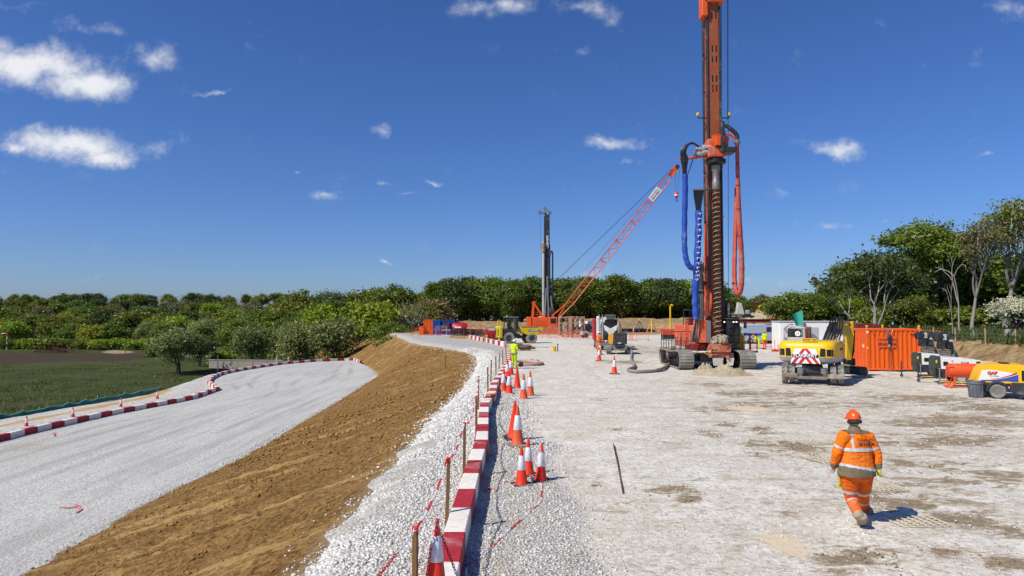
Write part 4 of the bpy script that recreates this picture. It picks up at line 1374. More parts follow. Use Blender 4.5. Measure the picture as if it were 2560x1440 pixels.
# ---------------------------------------------------------------- cones
CONE_CACHE = {}
def cone(p, h, label, group, style='new', tilt=0.0, rz=0.0, base_sleeve=True):
 o = thing('traffic_cone', p, label, 'traffic cone', rz, group)
 o.rotation_euler = (tilt, tilt * .6, rz)
 key = (h, style)
 if key not in CONE_CACHE:
  r0, r1 = h * .155, h * .028
  R_ = lambda z: r0 + (r1 - r0) * (z - .05 * h) / (.95 * h)
  m = {}
  bw = h * .24
  mb = MB()
  b8 = [(bw * .82, bw, 0), (bw, bw * .82, 0), (bw, -bw * .82, 0), (bw * .82, -bw, 0), (-bw * .82, -bw, 0), (-bw, -bw * .82, 0), (-bw, bw * .82, 0), (-bw * .82, bw, 0)]
  mb.prism(b8, (0, 0, h * .045))
  m['base'] = (mb, MT['rubber' if style != 'old' else 'tyre_dusty'])
  body = MT['cone' if style != 'old' else 'cone_old']
  m['cone_body'] = (MB().lathe([(r0 * 1.12, .04 * h), (r0 * 1.1, .06 * h), (R_(.08 * h), .09 * h), (R_(.5 * h), .5 * h), (R_(.93 * h), .93 * h), (r1 * 1.25, .94 * h), (r1 * 1.2, .985 * h), (r1 * .8, h)], n=20), body)
  if style != 'plain':
   z0, z1 = .40 * h, .76 * h
   m['reflective_sleeve'] = (MB().lathe([(R_(z0) + .004, z0), (R_(z0) + .006, z0 + .004), (R_(z1) + .006, z1 - .004), (R_(z1) + .003, z1)], n=20), MT['sleeve_w'])
  CONE_CACHE[key] = {}
  for nm, (mb, mt) in m.items():
   c = mb.build(nm, mt, o)
   CONE_CACHE[key][nm] = c.data
 else:
  for nm, me in CONE_CACHE[key].items():
   c = bpy.data.objects.new(nm, me)
   col.objects.link(c)
   c.parent = o
 return o
CG = 'traffic cones beside the kerb'
cone(Vector((-.835, 7.55, .312)), .75, 'red and white cone with a chain over its tip, perched on the kerb', CG, 'new', .02, .5)
cone(P(1304, 1213), .75, 'red and white cone, front one of the tight group of three', CG, 'new', 0, .35)
cone(P(1321, 1188), .75, 'red and white cone, rear one of the tight group of three', CG, 'new', 0, .9)
cone(P(1352, 1203), .75, 'red and white cone with chain down its face in the tight group', CG, 'new', .03, .2)
cone(P(1283, 1096), 1.0, 'tall plain orange cone leaning behind a sleeved one', CG, 'plain', .06, .3)
cone(P(1294, 1114), 1.0, 'tall faded cone with white sleeve in front of the plain orange cone', CG, 'old', 0, .2)
cone(P(1309, 999), 1.0, 'tall faded cone, foremost of the cluster near the yellow worker', CG, 'old', 0, .1)
cone(P(1326, 990), 1.0, 'tall faded cone, outermost of the cluster near the yellow worker', CG, 'old', 0, .4)
cone(P(1273, 987), 1.0, 'bright red tall cone, nearest the kerb corner in the cluster', CG, 'new', 0, .2)
cone(P(1258, 980), 1.0, 'faded tall cone touching the kerb in the cluster', CG, 'old', .03, .2)
cone(P(1293, 971), 1.0, 'tall red cone without a white sleeve in the cluster', CG, 'plain', 0, .2)
cone(P(1268, 948), 1.0, 'red cone half hidden by the kerb just before the yellow worker', CG, 'new', 0, .5)
cone(P(1277, 937), 1.0, 'red cone closest to the yellow worker\'s feet', CG, 'new', 0, .1)
CF = 'traffic cones out on the platform'
cone(P(1536, 935), 1.0, 'lone red and white cone standing in the middle of the platform', CF, 'new', 0, .2)
cone(P(1498, 902), 1.0, 'red and white cone in front of the concrete mixer', CF, 'new', 0, .2)
cone(P(1500, 886), 1.0, 'cone behind another in front of the orange-clad mixer man', CF, 'new', 0, .2)
cone(P(1584, 831), 1.0, 'distant cone by the tripods beyond the mixer', CF, 'old', 0, .2)
cone(P(1629, 832), 1.0, 'distant orange cone under the second tripod', CF, 'plain', 0, .2)
CL = 'cones along the lower road'
for i, (px, py) in enumerate([(66, 1070), (182, 1046), (302, 1020), (393, 999)]):
 p = P(px, py, -3.9)
 cone(p, .8 if i < 3 else .85, 'red and white cone behind the lower road kerb, %s from the near end' % ORD[i], CL, 'new', 0, .3)

# ---------------------------------------------------------------- stakes
def stake(p, h, label, group, w=.045, lean=(0, 0), capped=True):
 o = thing('timber_stake', p, label, 'stake', rnd.uniform(-.3, .3), group)
 o.rotation_euler = (lean[0], lean[1], o.rotation_euler[2])
 MB().box(-w / 2, w / 2, -w / 2, w / 2, -.12, h, .004).build('post', MT['wood'], o)
 if capped:
  MB().box(-w / 2 - .003, w / 2 + .003, -w / 2 - .003, w / 2 + .003, h - .05, h + .004, .004).build('painted_tip', MT['chain_r'], o)
 return o
STK = [(-1.03, 7.35, 1.02), (-.985, 10.4, 1.12), (-.96, 13.8, 1.12), (-.93, 18.0, 1.15), (-1.17, 23.8, 1.15), (-1.0, 28.5, 1.1), (-1.02, 33.0, 1.1), (-.86, 37.0, 1.05), (-.76, 40.4, 1.0), (-.6, 45.0, .95), (-.42, 49.5, 1.1), (-.5, 56, 1.0)]
STOP = []
for i, (x, y, h) in enumerate(STK):
 ln = (rnd.uniform(-.03, .03), rnd.uniform(-.03, .03))
 stake((x, y, 0), h, 'wooden stake behind the kerb, %s from the camera' % ORD[i], 'stakes behind the kerb', .055, ln)
 STOP.append(Vector((x, y, h - .02)))
d0 = P(1113, 905)
stake(W(1113, 921, 53.5), 1.05, 'lone wooden stake driven into the brown slope', None, .06, capped=False)
for i, px in enumerate([1148, 1160, 1176, 1190, 1205, 1214, 1228, 1240, 1262]):
 Y = 96 - (px - 1148) / (1262 - 1148) * 26
 p = W(px, 800, Y)
 stake((p.x, Y, 0), 1.25, 'thin stake by the slanting kerb row, %s from the rebar cages' % ORD[i], 'stakes by the slanting kerb row', .06, capped=False)

# ---------------------------------------------------------------- plastic chain
def catenary(a, b, sag, n):
 return [a.lerp(b, i / n) - Vector((0, 0, sag * 4 * (i / n) * (1 - i / n))) for i in range(n + 1)]
def chain(pts, label, group=None, step=.042, per=11, start=0):
 """Links of red and white plastic along a path."""
 L = [0]
 for i in range(len(pts) - 1):
  L.append(L[-1] + (pts[i + 1] - pts[i]).length)
 n = int(L[-1] / step)
 o = thing('plastic_chain', pts[0], label, 'chain', 0, group)
 parts = {}
 j = 0
 for i in range(n):
  s = (i + .5) * step
  while j < len(L) - 2 and L[j + 1] < s: j += 1
  p = pts[j].lerp(pts[j + 1], (s - L[j]) / max(1e-6, L[j + 1] - L[j]))
  d = (pts[j + 1] - pts[j]).normalized()
  u = d.orthogonal().normalized()
  w = d.cross(u)
  if i % 2: u, w = w, u
  c = 'r' if ((i + start) // per) % 2 == 0 else 'w'
  blk = (i + start) // per
  mb = parts.setdefault((blk, c), MB())
  a, b = step * .74, step * .30
  path = [p + d * (a * x) + u * (b * y) for x, y in ((-1, 0), (-.6, 1), (.6, 1), (1, 0), (.6, -1), (-.6, -1), (-1, 0))]
  mb.tube(path, .0055, 4, caps=False)
 for (blk, c), mb in sorted(parts.items()):
  mb.build('red_links' if c == 'r' else 'white_links', MT['chain_r' if c == 'r' else 'chain_w'], o, smooth=0, world=True)
 return o
pth = catenary(Vector((-1.5, 5.6, .75)), STOP[0], .05, 8)
for i in range(4):
 pth += catenary(STOP[i], STOP[i + 1], .12 + .05 * i, 14)[1:]
chain(pth, 'red and white plastic chain strung along the wooden stakes', None)
c1 = Vector((-.835, 7.55, .312))
tip1 = c1 + Vector((0.0, -.02, .75))
gp = lambda px, py, z=.015: P(px, py, z)
pth = [c1 + Vector((-.10, -.14, .03)), c1 + Vector((-.06, -.11, .30)), tip1 + Vector((0, -.03, 0)), c1 + Vector((.10, .06, .45)), c1 + Vector((.22, .2, .06)), c1 + Vector((.32, .25, -.1))]
pth += [gp(1165, 1412), gp(1180, 1410), gp(1205, 1392), gp(1228, 1372), gp(1262, 1335), gp(1300, 1302), gp(1322, 1284), gp(1345, 1262), gp(1353, 1250), gp(1354, 1232)]
cb = P(1352, 1203)
pth += [cb + Vector((.0, -.17, .06)), cb + Vector((0, -.08, .45)), cb + Vector((0, -.02, .74))]
chain(pth, 'red and white plastic chain lying between the perched cone and the group of three')
chain([cb + Vector((0, 0.02, .74)), cb + Vector((.02, .12, .3)), gp(1345, 1190), gp(1300, 1198), gp(1262, 1206), gp(1235, 1222), gp(1215, 1228), gp(1222, 1236), gp(1262, 1230)],
      'loose red and white chain on the stones behind the group of three cones') if False else None
chain([gp(1208, 1227), gp(1225, 1222), gp(1238, 1224), gp(1247, 1232), gp(1262, 1231)], 'short end of red chain dropped on the stones by the kerb', None)
chain([gp(1262, 1207), gp(1280, 1202), gp(1292, 1196)], 'scrap of red chain reaching the group of three cones', None)

# ---------------------------------------------------------------- loose stone, clods and other ground litter
def stones(name, xs, ys, zs, rad, mat, rg, label, cat, flat=.65):
 """Angular stones, each an eight-cornered lump."""
 base = np.array([(-1, -1, -1), (1, -1, -1), (1, 1, -1), (-1, 1, -1), (-1, -1, 1), (1, -1, 1), (1, 1, 1), (-1, 1, 1)], float) * .62
 fc = np.array([(0, 3, 2, 1), (4, 5, 6, 7), (0, 1, 5, 4), (1, 2, 6, 5), (2, 3, 7, 6), (3, 0, 4, 7)])
 n = len(xs)
 v = base[None] * (1 + rg.uniform(-.42, .3, (n, 8, 3)))
 v = v * np.stack([np.ones(n), rg.uniform(.55, 1, n), rg.uniform(.4, flat + .25, n)], 1)[:, None, :]
 a = rg.uniform(0, 6.28, n)
 t = rg.normal(size=n) * .35
 ca, sa, ct, st = np.cos(a), np.sin(a), np.cos(t), np.sin(t)
 x, y, z = v[..., 0], v[..., 1], v[..., 2]
 x, z = x * ct[:, None] + z * st[:, None], -x * st[:, None] + z * ct[:, None]
 x, y = x * ca[:, None] - y * sa[:, None], x * sa[:, None] + y * ca[:, None]
 v = np.stack([x, y, z], -1) * rad[:, None, None] + np.stack([xs, ys, zs], 1)[:, None, :]
 f = fc[None] + (np.arange(n) * 8)[:, None, None]
 o = np_mesh(name, v.reshape(-1, 3), f.reshape(-1, 4), mat)
 return tag(o, label, cat, kind='stuff')
def mat_stone():
 t = NT('crushed limestone')
 g = t.n('ShaderNodeNewGeometry')
 c = t.mix(g.outputs['Random Per Island'], (.47, .465, .435), (.75, .745, .71))
 c = t.mix(t.ramp(t.noise(t.co(), 14, 4, .7), .5, .75, 0, .5), c, (.40, .36, .30))
 return t.pbr(c, .95, 0, t.bump(t.noise(t.co(), 60, 3), .3, .01), .15)
MT['stone'] = mat_stone()
rg = np.random.default_rng(5)
def plat_z(x, y):
 e = np.clip((XTOP(y) + 1.15 - x) / 1.15, 0, 1)
 return .05 * fbm(x * .22, y * .22, 11, 3) + .028 * fbm(x * 1.3, y * 1.3, 13, 3) - .32 * e ** 1.6
# shoulder stones: coarse near the edge
n = 46000
yy = 6.5 + 62 * rg.random(n) ** 1.9
sp = rg.random(n)
xx = XTOP(yy) + .05 + 1.75 * sp ** 1.5
xx += rg.normal(size=n) * .04
rad = (.012 + .026 * rg.random(n) ** 2.5) * (1 + .35 * (1 - sp)) * np.clip(yy / 13, 1, 1.9)
stones('gravel', xx, yy, plat_z(xx, yy) + rad * .25, rad, MT['stone'], rg, 'coarse white crushed stone along the shoulder of the platform', 'gravel')
# pebbles strewn down the soil just below the edge
n = 1500
yy = 6.5 + 66 * rg.random(n) ** 1.6
dd = rg.exponential(.32, n)
xx = XTOP(yy) + .1 - dd
U = (xx - XBOT(yy)) / (XTOP(yy) - XBOT(yy))
zz = ZB(yy) + (-.32 - ZB(yy)) * np.clip(U, 0, 1.02) ** 1.05 + .03
rad = (.015 + .032 * rg.random(n) ** 2) * np.clip(yy / 14, 1, 1.8)
stones('gravel', xx, yy, zz, rad, MT['stone'], rg, 'white stones that rolled over the edge onto the brown slope', 'gravel')
# gravel beside the kerb on the platform
n = 22000
yy = 6.5 + 26 * rg.random(n) ** 1.7
xx = rg.uniform(-1.9, 1.9, n)
kp = gravelmask(xx, yy) > rg.random(n) * .8
xx, yy = xx[kp], yy[kp]
kx = np.array([kerb_x(a) for a in yy])
kp = np.abs(xx - kx) > .19
xx, yy = xx[kp], yy[kp]
rad = (.012 + .020 * rg.random(len(xx)) ** 2) * np.clip(yy / 13, 1, 1.6)
stones('gravel', xx, yy, plat_z(xx, yy) + rad * .2, rad, MT['stone'], rg, 'grey-white gravel on both sides of the near kerb', 'gravel')
# pebbles over the rolled chalk
n = 9000
yy = 6.5 + 38 * rg.random(n) ** 1.5
xx = rg.uniform(-.5, 1, n) * (yy * .8) + .4
kp = xx > -.4
xx, yy = xx[kp], yy[kp]
rad = (.008 + .022 * rg.random(len(xx)) ** 4) * np.clip(yy / 14, 1, 1.5)
stones('gravel', xx, yy, plat_z(xx, yy) + rad * .15, rad, MT['stone'], rg, 'scattered pebbles on the pale rolled ground', 'gravel')
# stones spilled along the foot of the slope
n = 5000
yy = 9 + 85 * rg.random(n) ** 1.3
xx = XBOT(yy) + rg.normal(size=n) * .2 - .05
zz = np.where(xx < XBOT(yy), -3.8, -3.8 + (xx - XBOT(yy)) * .33) + .02
rad = (.012 + .03 * rg.random(n) ** 4) * np.clip(yy / 25, .8, 1.6)
stones('gravel', xx, yy, zz, rad, MT['stone'], rg, 'loose stones along the edge of the lower road', 'gravel')
# clods of mud in the brown marks
MT['clod'] = paint('drying clods', lin('8A7657'), .97, .5, (.36, .30, .21), sc_=7)
cx, cy_, cr = [], [], []
for px, py, hw, hh, kk in MUD:
 if kk < .55: continue
 c, d = P(px, py), P(px, py - hh)
 sx, sy = hw * c.y / FPX, max(.1, d.y - c.y)
 m = int(42 * kk)
 cx += list(c.x + rg.normal(size=m) * sx * .55)
 cy_ += list(c.y + rg.normal(size=m) * sy * .6)
 cr += list((.007 + .030 * rg.random(m) ** 4) * (1 if c.y < 16 else 1.2))
cx, cy_, cr = map(np.array, (cx, cy_, cr))
stones('mud', cx, cy_, plat_z(cx, cy_) + cr * .2, cr, MT['clod'], rg, 'brown clods of mud strewn over the pale ground', 'mud')
# clods on the slope
MT['soil_clod'] = paint('soil clods', lin('8E6A33'), .97, .4, (.33, .21, .08), sc_=5)
n = 15000
yy = 8 + 72 * rg.random(n) ** 1.5
U = rg.random(n)
xx = XBOT(yy) + (XTOP(yy) - XBOT(yy)) * U
zz = ZB(yy) - .02 + (-.30 - ZB(yy)) * U ** 1.05 + np.sin(np.pi * U) * (.25 * fbm(xx * .12, yy * .12, 21, 3) + .07 * fbm(xx * .8 + yy * .5, yy * .35, 22, 4) + .14 * fbm(xx * 3, yy * 3, 23, 4))
rad = (.015 + .055 * rg.random(n) ** 5) * np.clip(yy / 20, .8, 1.8)
stones('dirt', xx, yy, zz + rad * .12, rad, MT['soil_clod'], rg, 'lumps of brown soil over the bare slope', 'soil')

# ---------------------------------------------------------------- steel mesh mats and the rod
def mesh_mat(px, py, w, d, rz, label, nx=6, ny=5):
 p = P(px, py)
 o = thing('steel_mesh_mat', (p.x, p.y, .02), label, 'steel mesh', rz, 'steel mesh mats on the ground')
 for i in range(nx + 1):
  x = -w / 2 + w * i / nx
  MB().bar((x, -d / 2, .03), (x, d / 2, .03), .013, .013).build('bar', MT['mesh'], o, 0)
 for j in range(ny + 1):
  y = -d / 2 + d * j / ny
  MB().bar((-w / 2, y, .012), (w / 2, y, .012), .013, .013).build('bar', MT['mesh'], o, 0)
 return o
MT['mesh'] = paint('chalky mesh bar', lin('CFC4AC'), .85, .4)
mesh_mat(2205, 1222, .62, .62, .25, 'pale steel mesh mat just behind the walking worker\'s knees')
mesh_mat(2288, 1309, .78, .5, .12, 'steel mesh mat lying in the walking worker\'s shadow')
mesh_mat(2065, 1152, .7, .7, .3, 'steel mesh mat beside the walking worker\'s elbow')
mesh_mat(2030, 1108, .7, .6, .2, 'muddy steel mesh mat beyond the walking worker\'s shoulder')
p0, p1 = P(1533, 1112), P(1558, 1236)
o = thing('steel_rod', p0, 'thin dark steel rod lying on the pale ground', 'rod')
MB().tube([p0 + Vector((0, 0, .03)), p0.lerp(p1, .5) + Vector((.01, 0, .035)), p1 + Vector((0, 0, .02))], .016, 6).build('rod_body', MT['rust'], o, world=True)

# sprayed survey marks
def mark(lines, z, label, w):
 o = thing('survey_mark', P(*lines[0][0], z) + Vector((0, 0, .03)), label, 'paint mark')
 mb = MB()
 for ln in lines:
  pts = [P(a, b, z) + Vector((0, 0, .035)) for a, b in ln]
  for a, b in zip(pts, pts[1:]):
   mb.bar(a, b, w, .012)
 mb.build('spray_line', MT['spray'], o, 0, world=True)
MT['spray'] = plain('pink marker spray', (.60, .22, .22), .9)
mark([[(150, 1270), (175, 1271), (200, 1266)], [(187, 1262), (203, 1275), (190, 1284)]], -3.8, 'red arrow sprayed on the lower road', .09)
mark([[(128, 1086), (142, 1084)], [(134, 1082), (136, 1090)]], -3.8, 'red sprayed cross by the lower road kerb', .1)

# ---------------------------------------------------------------- silt fence
FL = [P(-60, 1062, -5), P(0, 1047, -5), P(60, 1038, -5), P(120, 1027, -5), P(170, 1017, -5), P(216, 1009, -5), P(262, 1001, -5.0), P(310, 992, -5.05), P(352, 985, -5.1), P(402, 974, -5.2)]
o = thing('silt_fence', FL[1], 'low green mesh silt fence along the edge of the pasture', 'fence')
for i, p in enumerate(FL):
 MB().box(p.x - .035, p.x + .035, p.y - .035, p.y + .035, p.z - .3, p.z + .85, .005).build('post', MT['wood'], o, world=True)
for i in range(len(FL) - 1):
 a, b = FL[i], FL[i + 1]
 n = 10
 mb = MB()
 def f(u, v, a=a, b=b, i=i):
  q = a.lerp(b, u)
  s = math.sin(u * math.pi)
  return (q.x + .05 + .10 * s * (1 - v) + .05 * math.sin(u * 9 + i), q.y - .05 - .12 * s * (1 - v), q.z - .1 + (.46 - .14 * s + .05 * math.sin(u * 7 + i * 2)) * v)
 mb.grid(f, n, 4)
 n0 = len(mb.v)
 mb.grid(lambda u, v: tuple(Vector(f(1 - u, v)) + Vector((-.02, .02, 0))), n, 4)
 mb.build('mesh_panel', MT['net'], o, world=True)
 mb = MB()
 mb.tube([Vector(f(k / n, 1.0)) for k in range(n + 1)], .045, 6)
 mb.build('top_roll', MT['net_light'], o, world=True) if 'net_light' in MT else None

# ---------------------------------------------------------------- people
def ellipsoid(mb, c, r, axes, n=12, m=9):
 vs, fs = [], []
 for i in range(m + 1):
  th = math.pi * i / m
  for k in range(n):
   ph = 2 * math.pi * k / n
   l = (math.sin(th) * math.cos(ph) * r[0], math.sin(th) * math.sin(ph) * r[1], math.cos(th) * r[2])
   vs.append(Vector(c) + axes[0] * l[0] + axes[1] * l[1] + axes[2] * l[2])
 for i in range(m):
  for k in range(n):
   fs.append((i * n + k, (i + 1) * n + k, (i + 1) * n + (k + 1) % n, i * n + (k + 1) % n))
 mb.add(vs, fs)
def loft(mb, secs, n=16):
 """secs: (centre, right axis, forward axis, half width, half depth)."""
 vs, fs = [], []
 for c, rt, fw, a, b in secs:
  for k in range(n):
   t = 2 * math.pi * k / n
   ct, st = math.cos(t), math.sin(t)
   vs.append(Vector(c) + rt * (a * math.copysign(abs(ct) ** .85, ct)) + fw * (b * math.copysign(abs(st) ** .85, st)))
 for i in range(len(secs) - 1):
  for k in range(n):
   fs.append((i * n + k, i * n + (k + 1) % n, (i + 1) * n + (k + 1) % n, (i + 1) * n + k))
 fs.append(tuple(range(n))[::-1])
 fs.append(tuple((len(secs) - 1) * n + k for k in range(n)))
 mb.add(vs, fs)
def hand(mb, wrist, d, side, palm_n, s=1.0, curl=.5):
 """Palm and five bent fingers; d points along the hand, palm_n out of the palm, side towards the thumb."""
 d, side, pn = d.normalized(), side.normalized(), palm_n.normalized()
 loft(mb, [(wrist - d * .01, side, pn, .030 * s, .020 * s), (wrist + d * .03 * s, side, pn, .040 * s, .019 * s), (wrist + d * .085 * s, side, pn, .044 * s, .016 * s)], 10)
 base = wrist + d * .08 * s
 for i, (o, L) in enumerate(((.033, .072), (.011, .082), (-.011, .077), (-.032, .060))):
  p = base + side * (o * s)
  dd = d.copy()
  pts = [p - d * .015]
  for j, f in enumerate((.42, .32, .26)):
   ax = side
   dd = (Matrix.Rotation(curl * (.35 + .45 * j) * (1 if d.cross(pn).dot(side) < 0 else -1), 3, ax) @ dd)
   p = p + dd * (L * f * s)
   pts.append(p)
  mb.tube(pts, [.0095 * s, .0092 * s, .0085 * s, .007 * s], 7)
 p = wrist + d * .03 * s + side * .036 * s
 q = p + (d * .6 + side * .7 + pn * .25).normalized() * .038 * s
 r_ = q + (d * .9 + side * .1 + pn * .4).normalized() * .032 * s
 mb.tube([p - side * .015, q, r_], [.013 * s, .011 * s, .008 * s], 7)

def person(label, J, fw, cfg, group=None, voxel=.02):
 """J: world joints. fw: the way the chest faces (world, level). cfg: clothing."""
 fw = Vector(fw).normalized()
 k = cfg.get('stout', 1.0)
 hip, neck, head = J['hip'], J['neck'], J['head']
 rt = (J['shR'] - J['shL']).normalized()
 up = (neck - hip).normalized()
 f2 = up.cross(rt)
 if f2.dot(fw) < 0: f2 = -f2
 feet = min(J['toeL'].z, J['toeR'].z, J['ankL'].z, J['ankR'].z)
 root = thing('person', ((J['toeL'].x + J['toeR'].x) / 2, (J['toeL'].y + J['toeR'].y) / 2, 0 if cfg.get('ground') is None else cfg['ground']), label, 'person', 0, group)
 mb = MB()
 T = lambda t: hip.lerp(neck, t)
 loft(mb, [(T(-.20), rt, f2, .13 * k, .10 * k), (T(-.12), rt, f2, .175 * k, .135 * k), (T(.05), rt, f2, .19 * k, .145 * k), (T(.3), rt, f2, .18 * k, .135 * k), (T(.55), rt, f2, .19 * k, .135 * k),
              (T(.78), rt, f2, .19, .125), (T(.9), rt, f2, .165, .10), (T(.97), rt, f2, .09, .075), (T(1.05), rt, f2, .06, .062)])
 mb.tube([neck - up * .03, head - Vector((0, 0, .06))], [.062, .058], 12)
 hf = Vector(cfg.get('look', fw)).normalized()
 hr = hf.cross(Vector((0, 0, 1))).normalized()
 hu = hr.cross(hf)
 ax = (hr, hf, hu)
 ellipsoid(mb, head, (.076, .095, .118), ax)
 ellipsoid(mb, head + hf * .02 - hu * .055, (.058, .075, .062), ax)          # jaw
 mb.tube([head + hf * .088 + hu * .025, head + hf * .112 - hu * .018, head + hf * .09 - hu * .03], [.010, .017, .012], 6)   # nose
 mb.tube([head + hf * .083 - hu * .062 - hr * .022, head + hf * .092 - hu * .060, head + hf * .083 - hu * .062 + hr * .022], .010, 6)   # mouth
 for s in (-1, 1):
  ellipsoid(mb, head + hr * (.078 * s), (.012, .028, .036), ax, 8, 6)     # ears
  ellipsoid(mb, head + hf * .08 + hr * (.032 * s) + hu * .012, (.016, .012, .010), ax, 8, 6)   # brows and eyes
 for s in 'LR':
  sh, el, wr = J['sh' + s], J['el' + s], J['wr' + s]
  mb.tube([T(.86), sh, sh.lerp(el, .5), el, el.lerp(wr, .4), wr], [.09, .082 * k ** .5, .066 * k ** .5, .056, .052, .036], 12)
  hi, kn, an, toe = J['hip' + s], J['kn' + s], J['an' + 'k' + s], J['toe' + s]
  mb.tube([hi.lerp(T(.1), .35), hi, hi.lerp(kn, .5), kn, kn.lerp(an, .35), an], [.10 * k, .105 * k, .09 * k ** .7, .068, .066, .048], 12)
  fd = (toe - an)
  heel = an + Vector((0, 0, 0)) - (toe - an).normalized() * .045
  fdir = Vector((fd.x, fd.y, 0)) if Vector((fd.x, fd.y, 0)).length > .02 else fw * .1
  sd = fdir.cross(Vector((0, 0, 1))).normalized()
  fax = (toe - an).normalized()
  top = sd.cross(fax).normalized()
  if top.z < 0: top = -top
  sole = J.get('heel' + s, an - Vector((0, 0, .07)) - fdir.normalized() * .05)
  ln = (toe - sole)
  lax = ln.normalized()
  tp = sd.cross(lax)
  if tp.z < 0: tp = -tp
  h0 = .045
  loft(mb, [(sole + tp * h0 - lax * .005, sd, tp, .030, .032), (sole + tp * h0 + lax * .03, sd, tp, .040, .046), (sole + lax * ln.length * .5 + tp * h0, sd, tp, .044, .046), (sole + lax * ln.length * .8 + tp * .038, sd, tp, .050, .036), (toe + tp * .030, sd, tp, .040, .026), (toe + tp * .025 + lax * .02, sd, tp, .018, .014)], 12)
  mb.tube([an + (an - kn).normalized() * -.03, sole.lerp(toe, .22) + tp * .05], [.052, .05], 10)
  hd = (wr - el).normalized()
  pn = -rt if s == 'R' else rt
  hand(mb, wr, hd, f2 - hd * f2.dot(hd), pn - hd * pn.dot(hd), 1.0, cfg.get('curl', .6))
 me = bpy.data.meshes.new('body_source')
 me.from_pydata(mb.v, [], mb.f)
 tmp = bpy.data.objects.new('body_source', me)
 col.objects.link(tmp)
 bmf = bmesh.new(); bmf.from_mesh(me)
 bmesh.ops.recalc_face_normals(bmf, faces=bmf.faces); bmf.to_mesh(me); bmf.free()
 md = tmp.modifiers.new('r', 'REMESH'); md.mode = 'VOXEL'; md.voxel_size = voxel; md.adaptivity = 0
 md2 = tmp.modifiers.new('s', 'SMOOTH'); md2.factor = .5; md2.iterations = 3
 dg = bpy.context.evaluated_depsgraph_get()
 bme = bpy.data.meshes.new_from_object(tmp.evaluated_get(dg))
 bpy.data.objects.remove(tmp)
 bme.transform(Matrix.Translation(-root.location))
 nv, nf = len(bme.vertices), len(bme.polygons)
 co = np.zeros(nv * 3); bme.vertices.foreach_get('co', co); co = co.reshape(-1, 3) + np.array(root.location)
 no = np.zeros(nv * 3); bme.vertices.foreach_get('normal', no); no = no.reshape(-1, 3)
 bme.materials.clear()
 body = link_mesh('body', bme, MT['skin'], root, 180)
 # nearest bone of each face
 bones = [('torso', hip - up * .12, neck, .16 * k), ('head', neck + up * .06, head + Vector((0, 0, .08)), .07)]
 for s in 'LR':
  ed = (J['wr' + s] - J['el' + s]).normalized()
  bones += [('ua' + s, J['sh' + s], J['el' + s], .06), ('fa' + s, J['el' + s], J['wr' + s], .045), ('hd' + s, J['wr' + s] + ed * .02, J['wr' + s] + ed * .17, .035),
                  ('th' + s, J['hip' + s], J['kn' + s], .09), ('sn' + s, J['kn' + s], J['ank' + s], .06), ('ft' + s, J['ank' + s] - Vector((0, 0, .04)), J['toe' + s], .035), ]
 P_ = co
 best = np.full(nv, 1e9); bid = np.zeros(nv, int); bt = np.zeros(nv)
 for i, (nm, a, b, r) in enumerate(bones):
  a, b = np.array(a), np.array(b)
  ab = b - a
  t = np.clip(((P_ - a) @ ab) / (ab @ ab), 0, 1)
  d = np.linalg.norm(P_ - a - t[:, None] * ab, axis=1) - r
  m = d < best
  best[m], bid[m], bt[m] = d[m], i, t[m]
 names = np.array([b[0] for b in bones])
 V = {'b': names[bid], 't': bt, 'x': P_[:, 0], 'y': P_[:, 1], 'z': P_[:, 2], 'h': (P_ - np.array(hip)) @ np.array(up), 'r': (P_ - np.array(hip)) @ np.array(rt), 'f': (P_ - np.array(hip)) @ np.array(f2)}
 polys = [tuple(p.vertices) for p in bme.polygons]
 loc = np.array(root.location)
 def shell(nm, mask, off, mat, flare=None):
  mk = np.asarray(mask)
  fs = [p for p in polys if all(mk[i] for i in p)]
  if not fs: return None
  used = sorted({i for p in fs for i in p})
  mp = {v: i for i, v in enumerate(used)}
  o_ = np.full(len(used), off) if flare is None else off + flare[used]
  vv = co[used] + no[used] * o_[:, None] - loc
  m = bpy.data.meshes.new(nm)
  m.from_pydata([tuple(v) for v in vv], [], [tuple(mp[i] for i in p) for p in fs])
  return link_mesh(nm, m, mat, root, 180)
 isb = lambda *n: np.isin(V['b'], n)
 cfg['dress'](V, isb, shell, root, body)
 # helmet
 hb = MB()
 hc = head + hu * .022
 prof = []
 vs, fs = [], []
 n, m = 18, 7
 for i in range(m + 1):
  th = math.pi / 2 * i / m
  for j in range(n):
   ph = 2 * math.pi * j / n
   vs.append(hc + hr * (.101 * math.sin(th) * math.cos(ph)) + hf * (.126 * math.sin(th) * math.sin(ph) + (.03 if i == m and math.sin(ph) > .4 else 0)) + hu * (.132 * math.cos(th)))
 for i in range(m):
  for j in range(n):
   fs.append((i * n + j, (i + 1) * n + j, (i + 1) * n + (j + 1) % n, i * n + (j + 1) % n))
 hb.add(vs, fs)
 rim = [hc + hr * (.101 * math.cos(a)) + hf * (.124 * math.sin(a) + (.035 if math.sin(a) > .4 else 0)) - hu * .002 for a in [2 * math.pi * j / 24 for j in range(25)]]
 hb.tube(rim, .005, 6)
 hb.tube([hc + hu * (.134 * math.cos(a)) + hf * (.128 * math.sin(a)) for a in [-1.3 + 2.6 * j / 10 for j in range(11)]], .012, 6)
 hel = hb.build('helmet', MT[cfg['helmet']], root, 60, world=True)
 hr_b = MB()
 hr_b.tube([head + hr * (.082 * math.cos(a)) + hf * (.102 * math.sin(a)) - hu * .025 for a in [math.pi * .95 + math.pi * 1.1 * j / 12 for j in range(13)]], .032, 8)
 hr_b.build('hair', MT['hair'], root, 60, world=True)
 return root, body

